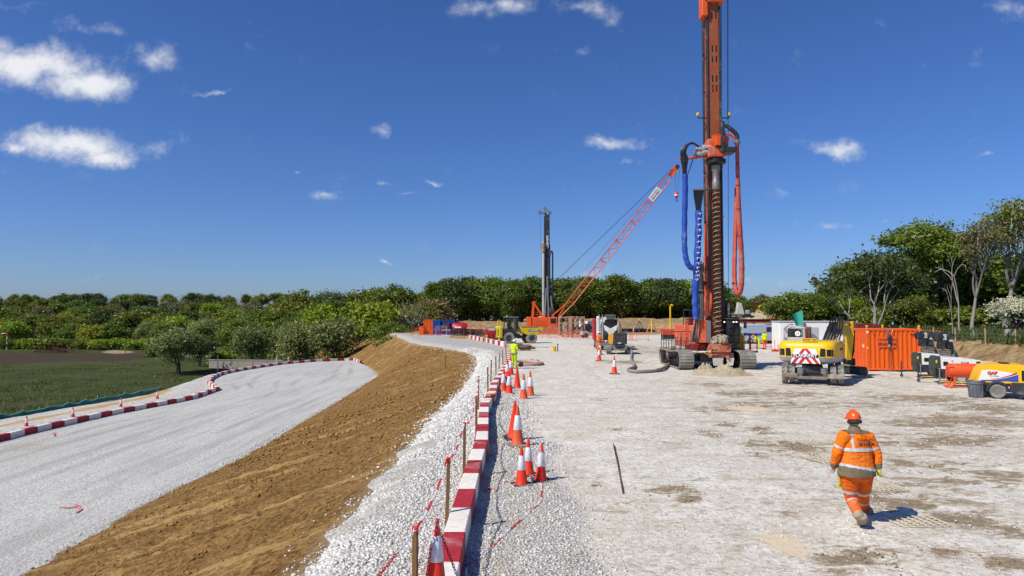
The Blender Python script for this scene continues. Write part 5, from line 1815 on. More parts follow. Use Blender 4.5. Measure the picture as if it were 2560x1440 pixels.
# ---- the worker walking away in orange
def dress_orange(V, isb, shell, root, body):
 arms = isb('uaL', 'uaR', 'faL', 'faR')
 tor = isb('torso')
 hemz = -.06
 jk = ((tor | isb('thL', 'thR')) & (V['h'] > hemz)) | arms
 flare = np.where(tor | isb('thL', 'thR'), .035 * np.clip((.25 - V['h']) / .3, 0, 1), 0) + .004
 low = -.06 + .10 - .17 * V['r']                  # the slanting seam above the dirty hem
 body_part = (tor | isb('thL', 'thR')) & (V['h'] > hemz)
 shell('jacket', jk & ((V['h'] < .60) | arms), .012, MT['hivis_o'], flare)
 shell('hem', body_part & (V['h'] < low + .02), .017, MT['khaki'], flare)
 shell('reflective_band', body_part & (V['h'] > low) & (V['h'] < low + .05), .021, MT['tape'], flare)
 shell('reflective_band', tor & (V['h'] > .315) & (V['h'] < .365), .019, MT['tape'], flare)
 for s in (-.15, .215):
  shell('reflective_brace', tor & (V['h'] >= .345) & (V['f'] < .02) & (np.abs(V['r'] - s) < .022), .018, MT['tape'], flare)
 for s in 'LR':
  shell('sleeve_band', isb('ua' + s) & (V['t'] > .58) & (V['t'] < .74), .019, MT['tape'])
  shell('cuff', isb('fa' + s) & (V['t'] > .72), .019, MT['khaki'])
 legs = isb('thL', 'thR', 'snL', 'snR') | (tor & (V['h'] < .02))
 shell('trousers', legs, .012, MT['trousers_o'], np.where(isb('snL', 'snR'), .012, .010))
 for s in 'LR':
  shell('leg_band', isb('th' + s) & (V['t'] > .62) & (V['t'] < .76), .026, MT['tape'])
  shell('leg_band', isb('sn' + s) & (V['t'] > .12) & (V['t'] < .26), .028, MT['tape'])
  shell('boot', isb('ft' + s) | (isb('sn' + s) & (V['t'] > .80)), .029, MT['boot'])
 shell('glove', isb('hdR'), .008, MT['glove'])
 shell('collar', isb('head', 'torso') & (V['h'] > .57) & (V['h'] < .69), .024, MT['khaki'])
Y0 = 10.75
J = {'hip': W(2142, 1178, Y0), 'neck': W(2137, 1077, Y0 + .05), 'head': W(2134, 1050, Y0 + .08),
     'shL': W(2108, 1092, Y0), 'shR': W(2172, 1095, Y0 + .06), 'elL': W(2092, 1131, Y0 + .0), 'elR': W(2193, 1135, Y0 + .0), 'wrL': W(2085, 1165, Y0 + .10), 'wrR': W(2196, 1168, Y0 - .04),
     'hipL': W(2124, 1184, Y0), 'hipR': W(2159, 1185, Y0), 'knL': W(2127, 1244, Y0 + .06), 'knR': W(2157, 1243, Y0 + .26), 'ankL': W(2149, 1293, Y0 - .22), 'ankR': W(2161, 1272, 11.35),
     'toeL': Vector((5.45, 10.78, .0)), 'heelL': W(2158, 1300, Y0 - .26), 'toeR': Vector((5.92, 11.62, 0)), 'heelR': Vector((5.86, 11.32, .0))}
worker, wbody = person('worker in an orange suit and orange helmet walking away across the pale ground', J, (-.10, 1, 0), {'stout': 1.22, 'helmet': 'helmet_o', 'dress': dress_orange, 'look': (-.25, 1, -.12), 'curl': .7}, voxel=.011)
jk = [c for c in worker.children if c.name.startswith('jacket')][0]
bvh = BVHTree.FromPolygons([v.co for v in jk.data.vertices], [tuple(p.vertices) for p in jk.data.polygons])
def back_text(body_txt, px, py, size, mat, bold=0.0):
 c = W(px, py, Y0) - worker.location
 o = text_part('lettering', body_txt, size, MT[mat], worker, frame((c.x, c.y - .6, c.z), (1, 0, -.04), (0, 0, 1)), .001, bold)
 for v in o.data.vertices:
  h = bvh.ray_cast(Vector((v.co.x, -1.5, v.co.z)), Vector((0, 1, 0)))
  if h[0] is not None:
   v.co.y = h[0].y - .010 - (.001 if v.co.y < c.y - .6 else 0)
back_text('Cementation', 2158, 1097, .058, 'letter_o')
back_text('SKANSKA', 2159, 1108, .066, 'letter_b', .0012)
# spare glove hanging from the hand
wl = J['wrL']
g = thing('work_glove', wl + Vector((.02, -.03, -.30)), 'yellow work glove dangling from the walking worker\'s hand', 'glove')
mb = MB()
mb.tube([wl + Vector((.045, -.02, -.07)), wl + Vector((.06, -.035, -.13)), wl + Vector((.07, -.045, -.20)), wl + Vector((.075, -.045, -.27))], [.018, .034, .042, .036], 10, squash=.45)
for i in range(4):
 a = wl + Vector((.045 + i * .02, -.045, -.26))
 mb.tube([a, a + Vector((.004 * (i - 1.5), 0, -.05)), a + Vector((.006 * (i - 1.5), 0, -.085 + .012 * abs(i - 1.5)))], [.012, .011, .008], 6)
mb.tube([wl + Vector((.105, -.045, -.17)), wl + Vector((.125, -.045, -.21)), wl + Vector((.13, -.045, -.25))], [.013, .012, .008], 6)
mb.build('glove_body', MT['glove'], g, 60, world=True)

# ---- smaller figures
def dress_simple(jmat, tmat, bootm='black', tape=True, glove=None):
 def f(V, isb, shell, root, body):
  arms = isb('uaL', 'uaR', 'faL', 'faR')
  tor = isb('torso')
  leg = isb('thL', 'thR', 'snL', 'snR')
  fl = np.where(tor | isb('thL', 'thR'), .02 * np.clip((.2 - V['h']) / .3, 0, 1), 0)
  shell('jacket', ((tor | leg) & (V['h'] > -.04)) | arms, .012, MT[jmat], fl)
  shell('trousers', leg | (tor & (V['h'] < 0)), .008, MT[tmat])
  if tape:
   shell('reflective_band', tor & (V['h'] > .2) & (V['h'] < .26), .024, MT['tape'], fl)
   shell('belt_band', (tor | leg) & (V['h'] > -.06) & (V['h'] < .015), .024, MT['grey'], fl)
   for s in 'LR':
    shell('leg_band', isb('sn' + s) & (V['t'] > .3) & (V['t'] < .45), .016, MT['tape'])
    shell('sleeve_band', isb('ua' + s) & (V['t'] > .6) & (V['t'] < .78), .02, MT['tape'])
  for s in 'LR':
   shell('boot', isb('ft' + s) | (isb('sn' + s) & (V['t'] > .93)), .008, MT[bootm])
 return f
def stand(label, p, rz, jmat, tmat, helmet, h=1.78, pose='fold', group=None, voxel=.022, tape=True, bend=0.0, ground=None):
 """Standing figure facing rz (0 = away from the camera)."""
 c, s = math.cos(rz), math.sin(rz)
 k = h / 1.78
 fwv = Vector((-s, c, 0))
 def L(x, y, z):
  # lean the upper body forward by bend
  if z > .9 and bend:
   zz, yy = z - .9, y
   y = yy + zz * math.sin(bend)
   z = .9 + zz * math.cos(bend)
  return Vector((p[0] + k * (x * c - y * s), p[1] + k * (x * s + y * c), p[2] + k * z))
 J = {'hip': L(0, 0, .96), 'neck': L(0, .01, 1.46), 'head': L(0, .04, 1.615), 'shL': L(-.19, 0, 1.40), 'shR': L(.19, 0, 1.40),
         'hipL': L(-.10, 0, .92), 'hipR': L(.10, 0, .92), 'knL': L(-.11, .03, .5), 'knR': L(.11, .03, .5), 'ankL': L(-.12, 0, .09), 'ankR': L(.12, 0, .09),
         'toeL': L(-.14, .18, 0), 'toeR': L(.14, .18, 0), 'heelL': L(-.12, -.07, 0), 'heelR': L(.12, -.07, 0)}
 if pose == 'fold':
  J.update(elL=L(-.29, .04, 1.12), elR=L(.29, .04, 1.12), wrL=L(-.10, .27, 1.14), wrR=L(.12, .28, 1.10))
 elif pose == 'down':
  J.update(elL=L(-.27, 0, 1.12), elR=L(.27, 0, 1.12), wrL=L(-.27, .08, .88), wrR=L(.27, .08, .88))
 else:
  J.update(elL=L(-.26, .12, 1.14), elR=L(.26, .12, 1.14), wrL=L(-.20, .36, 1.10), wrR=L(.20, .36, 1.06))
 return person(label, J, fwv, {'helmet': helmet, 'dress': dress_simple(jmat, tmat, tape=tape), 'ground': ground if ground is not None else p[2]}, group, voxel)
stand('worker in a fluorescent yellow suit and white helmet standing by the kerb', P(1285, 923), -.75, 'hivis_y', 'hivis_y', 'helmet_w', 1.82, 'fold', voxel=.02)
stand('worker in orange overalls and white helmet beside the concrete mixer', P(1496, 879) , -1.2, 'hivis_o', 'hivis_o', 'helmet_w', 1.8, 'reach', voxel=.025)
stand('worker in yellow jacket and dirty orange trousers beyond the drilling rig', P(1912, 874), .3, 'hivis_y', 'trousers_o', 'helmet_o', 1.8, 'down', voxel=.025, tape=False)
stand('stooping worker in yellow trousers beyond the drilling rig', P(1899, 872), 1.2, 'hivis_y', 'hivis_y', 'helmet_o', 1.6, 'reach', voxel=.03, tape=False, bend=.9)

# ---------------------------------------------------------------- tracks, wheels, rails shared by the machines
def stadium(y0, y1, z0, h, n=10):
 """Closed loop of (y, z) round a track."""
 r = h / 2
 pts = []
 L = (y1 - y0) - h
 k = max(2, int(L / .22))
 for i in range(k): pts.append((y0 + r + L * i / k, z0))
 for i in range(n): pts.append((y1 - r + r * math.sin(math.pi * i / n), z0 + r - r * math.cos(math.pi * i / n)))
 for i in range(k): pts.append((y1 - r - L * i / k, z0 + h))
 for i in range(n): pts.append((y0 + r - r * math.sin(math.pi * i / n), z0 + r + r * math.cos(math.pi * i / n)))
 return pts
def crawler(root, x0, x1, y0, y1, z0, h, shoe, frame_m, world=True):
 loop = stadium(y0, y1, z0 + .05, h - .05)
 n = len(loop)
 sh = MB()
 for i in range(n):
  (ya, za), (yb, zb) = loop[i], loop[(i + 1) % n]
  a, b = Vector((0, ya, za)), Vector((0, yb, zb))
  m, d = (a + b) / 2, (b - a)
  L = d.length
  d.normalize()
  nrm = Vector((0, d.z, -d.y))
  M = Matrix(((1, 0, 0, (x0 + x1) / 2), (0, d.y, nrm.y, m.y), (0, d.z, nrm.z, m.z), (0, 0, 0, 1)))
  q = MB(M)
  w = (x1 - x0) / 2
  q.box(-w, w, -L * .47, L * .47, -.03, .02, .008)
  q.box(-w * .98, w * .98, -L * .12, L * .02, .02, .055, .006)
  sh.add(q.v, q.f)
 sh.build('track_shoes', shoe, root, world=world)
 fr = MB()
 xi = (x1 - x0) * .22
 fr.prism([(x0 + xi, y, z * .86 + (z0 + h / 2) * .14) for y, z in loop], (x1 - x0 - 2 * xi, 0, 0))
 k = max(3, int((y1 - y0) / .6))
 for i in range(k):
  yy = y0 + h * .5 + (y1 - y0 - h) * i / (k - 1)
  fr.cyl((x0 + xi * .4, yy, z0 + .2), (x1 - xi * .4, yy, z0 + .2), .13, n=10)
 for yy in (y0 + h / 2, y1 - h / 2):
  fr.cyl((x0 + xi * .5, yy, z0 + h / 2), (x1 - xi * .5, yy, z0 + h / 2), h * .36, n=16)
 fr.build('track_frame', frame_m, root, world=world)
def wheel(root, c, r, w, axis, tyre, rim, name='wheel', lugs=0, world=False, nrim=5):
 """Tyre with tread lugs and a rim, as part > sub-parts."""
 a = Vector((1, 0, 0)) if axis == 'x' else Vector((0, 1, 0))
 c = Vector(c)
 t = MB()
 t.lathe([(r * .54, -w * .2), (r * .56, -w * .46), (r * .80, -w * .5), (r * .95, -w * .44), (r, -w * .30), (r, w * .30), (r * .95, w * .44), (r * .80, w * .5), (r * .56, w * .46), (r * .54, w * .2)], c, 26, axis, False)
 for i in range(lugs):
  for s in (-1, 1):
   an = 2 * math.pi * (i + (.5 if s > 0 else 0)) / lugs
   u = Vector((0, math.cos(an), math.sin(an))) if axis == 'x' else Vector((math.cos(an), 0, math.sin(an)))
   v = a.cross(u)
   p0 = c + u * (r * 1.0) + a * (s * w * .03)
   p1 = c + u * (r * .985) + a * (s * w * .45) + v * (r * .16)
   t.bar(p0, p1, r * .085, r * .09, up=u)
 w_o = t.build(name, tyre, root, 40, world=world)
 m = MB()
 m.lathe([(r * .575, -w * .40), (r * .55, -w * .46), (r * .45, -w * .30), (r * .22, -w * .24), (r * .20, -w * .36), (r * .06, -w * .38)], c, 22, axis)
 m.lathe([(r * .06, w * .38), (r * .20, w * .36), (r * .22, w * .24), (r * .45, w * .30), (r * .55, w * .46), (r * .575, w * .40)], c, 22, axis)
 for i in range(nrim):
  an = 2 * math.pi * i / nrim
  u = Vector((0, math.cos(an), math.sin(an))) if axis == 'x' else Vector((math.cos(an), 0, math.sin(an)))
  for s in (-1, 1):
   m.cyl(c + u * r * .16 + a * (s * w * .36), c + u * r * .16 + a * (s * w * .42), r * .03, n=6)
 rim_o = MB()
 rim_o.v, rim_o.f = m.v, m.f
 if world:
  l = root.location if root.parent is None else root.parent.location
  rim_o.v = [(x - l[0], y - l[1], z - l[2]) for x, y, z in rim_o.v]
 rim_o.build('rim', rim, w_o)
 return w_o
def railing(root, name, pts, h, mat, posts=None, world=True, r=.022, mids=2):
 mb = MB()
 pts = [Vector(p) for p in pts]
 up = Vector((0, 0, 1))
 for p in pts:
  mb.tube([p, p + up * h], r, 6)
 for k in range(1, mids + 1):
  for a, b in zip(pts, pts[1:]):
   mb.tube([a + up * (h * k / mids), b + up * (h * k / mids)], r, 6)
 return mb.build(name, mat, root, world=world)
def smooth_path(pts, n=6):
 """Catmull-Rom through the points."""
 pts = [Vector(p) for p in pts]
 out = []
 m = len(pts)
 for i in range(m - 1):
  p0, p1, p2, p3 = pts[max(i - 1, 0)], pts[i], pts[i + 1], pts[min(i + 2, m - 1)]
  for k in range(n):
   f = k / n
   out.append(.5 * ((2 * p1) + (p2 - p0) * f + (2 * p0 - 5 * p1 + 4 * p2 - p3) * f * f + (3 * p1 - p0 - 3 * p2 + p3) * f ** 3))
 out.append(pts[-1])
 return out

# ---------------------------------------------------------------- the big drilling rig
YR = 42.0
rig = thing('drilling_rig', (12.4, YR + 1.5, 0), 'tall orange piling rig with a ribbed auger, blue and red hose sleeves', 'drilling rig')
def rb(mb, name, mat, parent=None, **k):
 return mb.build(name, mat if not isinstance(mat, str) else MT[mat], parent or rig, world=True, **k)
xa = W(1794, 800, 41.6).x           # axis of the auger
xm = W(1789, 800, 42.4).x           # centre of the mast
crawler(rig, 10.0, 10.88, 40.9, 46.6, 0, 1.08, MT['shoe'], MT['black'])
crawler(rig, 13.55, 14.5, 40.6, 46.3, 0, 1.08, MT['shoe'], MT['black'])
rb(MB().box(10.8, 13.6, 41.9, 45.6, .42, .95).box(11.4, 13.0, 41.5, 46, .5, .85), 'undercarriage', 'black')
rb(MB().cyl((12.3, 43.8, .95), (12.3, 43.8, 1.25), 1.1, n=28), 'slew_ring', 'dgrey')
# house
rb(MB().box(11.25, 12.0, 42.6, 47.4, 1.2, 2.62, .05).box(12.0, 13.4, 44.6, 47.4, 1.2, 2.6, .05), 'engine_house', 'rig_salmon')
rb(MB().box(11.0, 11.9, 41.9, 42.6, 1.05, 1.5, .04).box(11.0, 13.3, 42.5, 43.4, 1.0, 1.4), 'front_beam', 'dark_red')
lad = MB()
for k in range(7):
 lad.tube([(11.2, 43.6, 1.3 + k * .27), (11.2, 44.1, 1.3 + k * .27)], .02, 6)
for y in (43.6, 44.1):
 lad.tube([(11.2, y, 1.2), (11.2, y, 3.0)], .02, 6)
rb(lad, 'ladder', 'rig_orange')
dm = MB()
for k in range(4):
 dm.box(11.225, 11.25, 44.4 + k * .68, 44.4 + k * .68 + .62, 1.4, 2.5, .01)
rb(dm, 'door_panel', 'rig_salmon')
railing(rig, 'roof_rail', [(11.35, 43.6, 2.6), (11.35, 45.2, 2.6), (11.95, 45.2, 2.6), (11.95, 43.6, 2.6), (11.35, 43.6, 2.6)], 1.0, MT['dgrey'], r=.025)
rb(MB().box(11.4, 12.0, 43.7, 45.0, 2.6, 3.05, .05), 'roof_unit', 'dark_red')
# walkway
rb(MB().box(9.75, 11.2, 42.0, 45.0, 1.0, 1.12), 'walkway', 'muddy')
pts = [(11.0, 42.05, 1.1), (10.4, 42.05, 1.1), (9.8, 42.05, 1.1), (9.8, 42.8, 1.1), (9.8, 43.5, 1.1), (9.8, 44.2, 1.1), (9.8, 44.9, 1.1)]
railing(rig, 'walkway_rail', pts, 1.15, MT['dgrey'], mids=2)
mb = MB()
for k in range(12):
 a = 10.0 + .08 * k
 mb.tube([(a, 42.3 + .15 * (k % 4), 1.12), (a + rnd.uniform(-.1, .1), 42.4 + .15 * (k % 3), 1.9)], .014, 5)
rb(mb, 'stowed_tools', 'dgrey')
# winch box in front
c0, c1 = W(1747, 800, 41.7), W(1766, 857, 41.7)
rb(MB().box(c0.x, c1.x, 41.6, 43.0, c1.z, c0.z, .03), 'winch_box', 'orange_faded')
rb(MB().prism([(c1.x, 41.62, c1.z), (c1.x + .30, 41.75, c1.z + .02), (c1.x + .30, 41.75, c0.z - .05), (c1.x, 41.62, c0.z)], (0, .8, 0)), 'side_plate', 'lgrey')
rb(MB().tube([W(1765, 800, 41.8), W(1765, 787, 41.8), W(1772, 785, 41.8), W(1777, 788, 41.8)], .03, 8), 'grab_handle', 'steel')
# mast: box girder with guide rails
zt = 22.8
mst = MB()
mst.box(xm - .40, xm + .30, 42.0, 43.1, .9, zt, .03)
rb(mst, 'mast', 'mast')
for nm, x0_, x1_ in (('guide_rail', xm - .47, xm - .40), ('guide_rail', xm + .30, xm + .40)):
 rb(MB().box(x0_, x1_, 41.93, 42.25, 1.0, zt - .2, .015).box(x0_, x1_, 42.85, 43.1, 1.0, zt - .2, .015), nm, 'dgrey')
rb(MB().box(xm + .41, xm + .56, 42.3, 42.9, 1.6, 4.4, .02), 'warning_board', 'dark_blue')
for zc in (19.9, 19.25, 18.0, 17.4, 22.0):
 for dx in (-.17, .07):
  rb(MB().box(xm + dx, xm + dx + .075, 41.985, 42.02, zc - .22, zc + .2, .005), 'mast_slot', 'black')
bk = MB()
for zc in (20.0, 17.6, 15.6, 12.5, 9.4):
 bk.prism([(xm + .4, 42.3, zc - .2), (xm + .56, 42.3, zc), (xm + .4, 42.3, zc + .25)], (0, .15, 0))
 bk.box(xm - .6, xm - .47, 42.4, 42.55, zc - .4, zc - .3)
rb(bk, 'cable_guide', 'black')
# mast head
rb(MB().box(xm - .78, xm - .42, 41.8, 42.6, 21.9, 23.6, .04).box(xm - .45, xm + .6, 41.7, 43.3, zt - .05, zt + .5, .05), 'mast_head', 'crane')
sv_ = MB()
for x in (xm - .6, xm + .1, xm + .55):
 sv_.lathe([(.45, -.04), (.38, 0), (.45, .04)], (x, 42.0, zt + .5), 20, 'x')
rb(sv_, 'head_sheave', 'dgrey')
# ropes
for px, y0, y1, Y in ((1762, 20, 395, 41.9), (1803, 0, 330, 42.2), (1818, 0, 300, 41.8), (1820, 0, 790, 41.9), (1778.5, 480, 640, 42.0)):
 a, b = W(px - (6 if px == 1762 else 0) * 0, y0 - 60, Y), W(px - 2 if px == 1762 else px + 1, y1, Y)
 rb(MB().tube([a, b], .016, 5), 'wire_rope', 'hose_black')
hk = W(1821, 770, 41.9)
rb(MB().tube([hk + Vector((0, 0, .3)), hk, hk - Vector((0, 0, .45))], [.06, .10, .07], 10).tube([hk - Vector((0, 0, .45)), hk - Vector((0, 0, 1.3))], .03, 6).tube([hk - Vector((.5, 0, 1.35)), hk - Vector((-.1, 0, 1.3))], .05, 8), 'swivel', 'steel')
# side lamps on the mast
for s, px in ((-1, 1745), (1, 1823)):
 e = W(px, 293, 42.3)
 rt_ = Vector((xm + s * .42, 42.3, e.z - .05))
 rb(MB().tube([rt_, e + Vector((0, 0, -.05)), e + Vector((0, 0, .1))], .035, 6), 'lamp_arm', 'black')
 rb(MB().lathe([(.05, 0), (.10, .03), (.10, .16), (.06, .2)], (e.x, e.y, e.z + .08), 12), 'warning_lamp', 'yellow')
# rotary head
hz = lambda py: W(1790, py, 41.7).z
rb(MB().box(xm - .72, xm + .30, 41.0, 42.0, hz(398), hz(372), .06).box(xm - .35, xm - .05, 40.9, 41.6, hz(372), hz(344), .04).box(xm - .7, xm - .35, 41.2, 42.1, hz(372), hz(352), .05), 'drill_head', 'rig_orange')
rb(MB().box(xm - .32, xm - .02, 40.8, 41.1, hz(372), hz(348), .03).prism([(xm - .5, 40.9, hz(346)), (xm + .1, 40.9, hz(346)), (xm - .02, 40.9, hz(372)), (xm - .38, 40.9, hz(372))], (0, .2, 0)), 'gear_cover', 'crane')
rb(MB().box(xm - .05, xm + .95, 40.85, 41.9, hz(388), hz(374), .08).box(xm + .02, xm + .22, 40.8, 41.2, hz(388), hz(312), .03), 'head_bracket', 'dgrey')
rb(MB().lathe([(.50, 0), (.60, .06), (.60, .28), (.42, .30), (.34, .36), (.34, .5)][::1], (xa, 41.6, hz(412)), 22), 'chuck', 'black')
rb(MB().lathe([(.20, 0), (.24, .1), (.24, .5), (.20, .6), (.20, 1.1), (.26, 1.2), (.26, 1.5)], (xa, 41.6, hz(475)), 18), 'drive_coupling', 'steel')
mt_ = MB()
for k, (px, py) in enumerate(((1748, 372), (1757, 380), (1764, 368), (1745, 384))):
 c = W(px, py, 41.3)
 mt_.cyl(c + Vector((-.22, 0, 0)), c + Vector((.3, 0, 0)), .14, n=12)
 mt_.cyl(c + Vector((0, -.2, 0)), c + Vector((0, .25, 0)), .10, n=10)
rb(mt_, 'hydraulic_motor', 'lgrey')
gm = MB()
for k in range(6):
 c = W(1806 + 2 * (k % 3), 345 + 10 * (k // 2), 41.3)
 gm.cyl(c + Vector((0, -.1, -.2)), c + Vector((0, -.1, .35)), .13, n=10)
rb(gm, 'feed_motor', 'rig_orange')
rb(MB().prism([W(1812, 335, 41.2), W(1823, 345, 41.2), W(1818, 372, 41.2), W(1811, 372, 41.2)], (0, .5, 0)), 'motor_plate', 'crane')
# gooseneck and red hose
gn = smooth_path([W(1803, 330, 41.7), W(1804, 318, 41.7), W(1812, 313, 41.7), W(1824, 320, 41.7), W(1838, 332, 41.7), W(1843, 341, 41.7), W(1843, 352, 41.7)], 5)
rb(MB().tube(gn, .125, 12), 'gooseneck', 'dgrey')
rb(MB().tube(smooth_path([W(1812, 336, 41.7), W(1826, 336, 41.7), W(1838, 346, 41.7)], 4), .07, 8).tube([W(1820, 353, 41.7), W(1840, 350, 41.7)], .025, 6), 'hose_bracket', 'crane')
rb(MB().lathe([(.16, 0), (.19, .05), (.19, .2), (.15, .25)], W(1843, 357, 41.7) - Vector((0, 0, .1)), 14), 'hose_clamp', 'steel')
ph = smooth_path([W(1843, 356, 41.7), W(1844, 420, 41.7), W(1846, 500, 41.6), W(1850, 580, 41.6), W(1854, 650, 41.6), W(1854, 700, 41.6), W(1851, 726, 41.6), W(1845, 735, 41.6), W(1839, 724, 41.7), W(1836, 690, 41.8), W(1837, 620, 41.9), W(1840, 540, 42.0), W(1842, 470, 42.1)], 7)
nn = len(ph)
rad = [.135 + .045 * math.sin(i * 1.9) * .25 + .07 * min(1, i / 18) * (1 - abs(i / nn - .45)) for i in range(nn)]
rb(MB().tube(ph, rad, 12, squash=.75), 'red_hose_sleeve', 'pink')
bd = MB()
for i in (6, 11, 16, 22, 60):
 d = (ph[i + 1] - ph[i]).normalized()
 bd.tube([ph[i] - d * .02, ph[i] + d * .02], rad[i] * 1.06, 12, squash=.75)
rb(bd, 'sleeve_tie', 'black')
# black hoses over the arm into the blue sleeve
for k in range(6):
 o_ = k * 2.6
 pp = smooth_path([W(1754 - k, 366 + k * 2, 41.2), W(1745 - k * 1.5, 360 - k * .5 + 4, 41.2), W(1728 - k, 356.5 + k * 1.0, 41.2), W(1712 + o_ * .4 - 8 + k, 372 + k * 1.5, 41.2), W(1703 + o_ * 1.25, 398, 41.2), W(1706.5 + o_ * .75, 420, 41.2), W(1708 + o_ * .6, 442, 41.2)], 5)
 rb(MB().tube(pp, .036, 7), 'hydraulic_hose', 'hose_black')
rb(MB().tube([W(1697, 398, 41.25), W(1722, 396, 41.25)], .06, 8).tube([W(1720, 396.5, 41.3), W(1742, 392, 41.4), W(1772, 391, 41.6)], .085, 8).cyl(W(1737, 394, 41.3), W(1742, 393, 41.3), .12), 'hose_arm', 'rig_orange')
rb(MB().tube(smooth_path([W(1742, 372, 41.2), W(1735, 390, 41.1), W(1727, 415, 41.1), W(1720, 434, 41.1)], 5), .035, 7), 'hydraulic_hose', 'hose_black')
bs = smooth_path([W(1712.5, 436, 41.2), W(1713, 480, 41.2), W(1711.5, 540, 41.2), W(1711, 600, 41.2), W(1713, 635, 41.2), W(1719, 658, 41.2), W(1729, 670, 41.25), W(1738, 668, 41.35)], 7)
rb(MB().tube(bs, [.165 + .012 * math.sin(i * 1.3) for i in range(len(bs))], 14), 'blue_hose_sleeve', 'sleeve')
# the second bundle and its fan of hoses
arm = W(1733, 474, 41.4)
rb(MB().tube([arm, W(1760, 474, 41.4)], .05, 8).tube([W(1758, 474, 41.4), W(1774, 473, 41.9)], .07, 8), 'hose_arm', 'steel')
for k in range(9):
 u = k / 8
 rb(MB().tube(smooth_path([W(1734.5 + 24 * u, 472, 41.4), W(1736 + 20 * u, 492, 41.4), W(1740 + 12 * u, 518, 41.4), W(1741 + 10 * u, 532, 41.4)], 4), .036, 6), 'hydraulic_hose', 'hose_black')
bs2 = smooth_path([W(1746.5, 527, 41.4), W(1746, 570, 41.4), W(1744, 620, 41.4), W(1742, 665, 41.4), W(1740, 700, 41.45), W(1738.5, 745, 41.5), W(1739, 775, 41.5), W(1741, 797, 41.5)], 7)
rb(MB().tube(bs2, [.20 + .02 * math.sin(i * .9) for i in range(len(bs2))], 14), 'blue_hose_sleeve', 'sleeve')
tie = MB()
for i in range(2, 30, 2):
 if i < len(bs2) - 1:
  c = bs2[i]
  tie.bar(c + Vector((-.02 + .05 * math.sin(i), -.215, -.07)), c + Vector((.02 + .05 * math.sin(i), -.215, .07)), .03, .03)
  tie.bar(c + Vector((-.12, -.21, .02)), c + Vector((.12, -.21, .05)), .03, .03)
rb(tie, 'white_tie', 'letter_w')
# loose hoses below the sleeves
for k in range(10):
 u = k / 9
 w_ = rnd.uniform(-1.5, 1.5)
 rb(MB().tube(smooth_path([W(1739 + 4 * u, 795, 41.5), W(1735 + 12 * u + w_, 815, 41.5), W(1731 + 14 * u + w_, 838, 41.55), W(1730 + 16 * u - w_, 855, 41.6), W(1736 + 9 * u, 846, 41.7)], 5), .022, 6), 'hydraulic_hose', 'hose_black' if k % 3 else 'steel')
for k in range(9):
 u = k / 8
 rb(MB().tube(smooth_path([W(1746 + 12 * u, 726, 42.3), W(1747 + 10 * u + rnd.uniform(-1.5, 1.5), 760, 42.2), W(1748 + 9 * u, 800, 42.2)], 4), .026, 6), 'hydraulic_hose', 'steel' if k % 2 else 'hose_black')
rb(MB().tube([W(1727, 726, 42.2), W(1760, 726, 42.2)], .055, 8).lathe([(.16, -.05), (.16, .05)], W(1726.5, 726, 42.2), 12, 'x'), 'hose_roller', 'steel')
# mast back stay, cylinder, winch wheel and manifold
rb(MB().cyl(W(1762, 640, 42.8), W(1757, 720, 43.0), .09).cyl(W(1763, 560, 42.7), W(1762, 645, 42.8), .05), 'stay_cylinder', 'rig_orange')
rb(MB().cyl(W(1757, 660, 42.9), W(1752, 790, 43.2), .15), 'hydraulic_ram', 'dgrey')
rb(MB().lathe([(.7, -.06), (1.05, -.05), (1.05, .05), (.7, .06)], W(1766, 755, 42.7), 28, 'x'), 'winch_wheel', 'rig_orange')
rb(MB().cbox(W(1767, 672, 42.6), (.3, .5, 1.6), .05).cbox(W(1768, 690, 42.4), (.25, .4, .7), .04), 'manifold', 'rig_orange')
mf = MB()
for k in range(14):
 a = W(1750 + rnd.uniform(0, 18), 650 + rnd.uniform(0, 50), 42.4)
 b = a + Vector((rnd.uniform(-.3, .3), 0, rnd.uniform(-1.0, -.3)))
 mf.tube(smooth_path([a, (a + b) / 2 + Vector((rnd.uniform(-.2, .2), -.1, 0)), b], 4), .022, 5)
rb(mf, 'manifold_hose', 'hose_black')
# parallelogram that carries the mast
rb(MB().bar((12.0, 44.5, 2.0), (xm - .1, 43.0, 6.2), .35, .35).bar((13.0, 44.5, 2.0), (xm + .1, 43.0, 6.2), .3, .35).box(xm - .5, xm + .5, 43.05, 43.5, 5.4, 6.6, .04).cyl((12.5, 46.5, 2.6), (xm, 43.1, 8.6), .14), 'mast_carrier', 'dark_red')
# auger
az0, az1 = .95, hz(476)
rb(MB().cyl((xa, 41.6, az0), (xa, 41.6, az1 + .2), .095, n=12), 'auger_stem', 'auger')
fl, ed = MB(), MB()
turns = (az1 - az0) / .29
N = int(turns * 18)
vi, vo, eo = [], [], []
for i in range(N + 1):
 a = i / 18 * 2 * math.pi
 z = az0 + (az1 - az0) * i / N
 c, s = math.cos(a), math.sin(a)
 vi.append((xa + .09 * c, 41.6 + .09 * s, z)); vo.append((xa + .205 * c, 41.6 + .205 * s, z - .02))
fl.add(vi + vo + [(x, y, z - .022) for x, y, z in vi] + [(x, y, z - .022) for x, y, z in vo],
       [f for i in range(N) for f in ((i, i + 1, N + 1 + i + 1, N + 1 + i), (2 * (N + 1) + i, 3 * (N + 1) + i, 3 * (N + 1) + i + 1, 2 * (N + 1) + i + 1))])
rb(fl, 'auger_flight', 'auger', smooth=0)
ed.tube([Vector(p) + Vector((0, 0, -.01)) for p in vo], .024, 5)
rb(ed, 'flight_edge', 'flight')
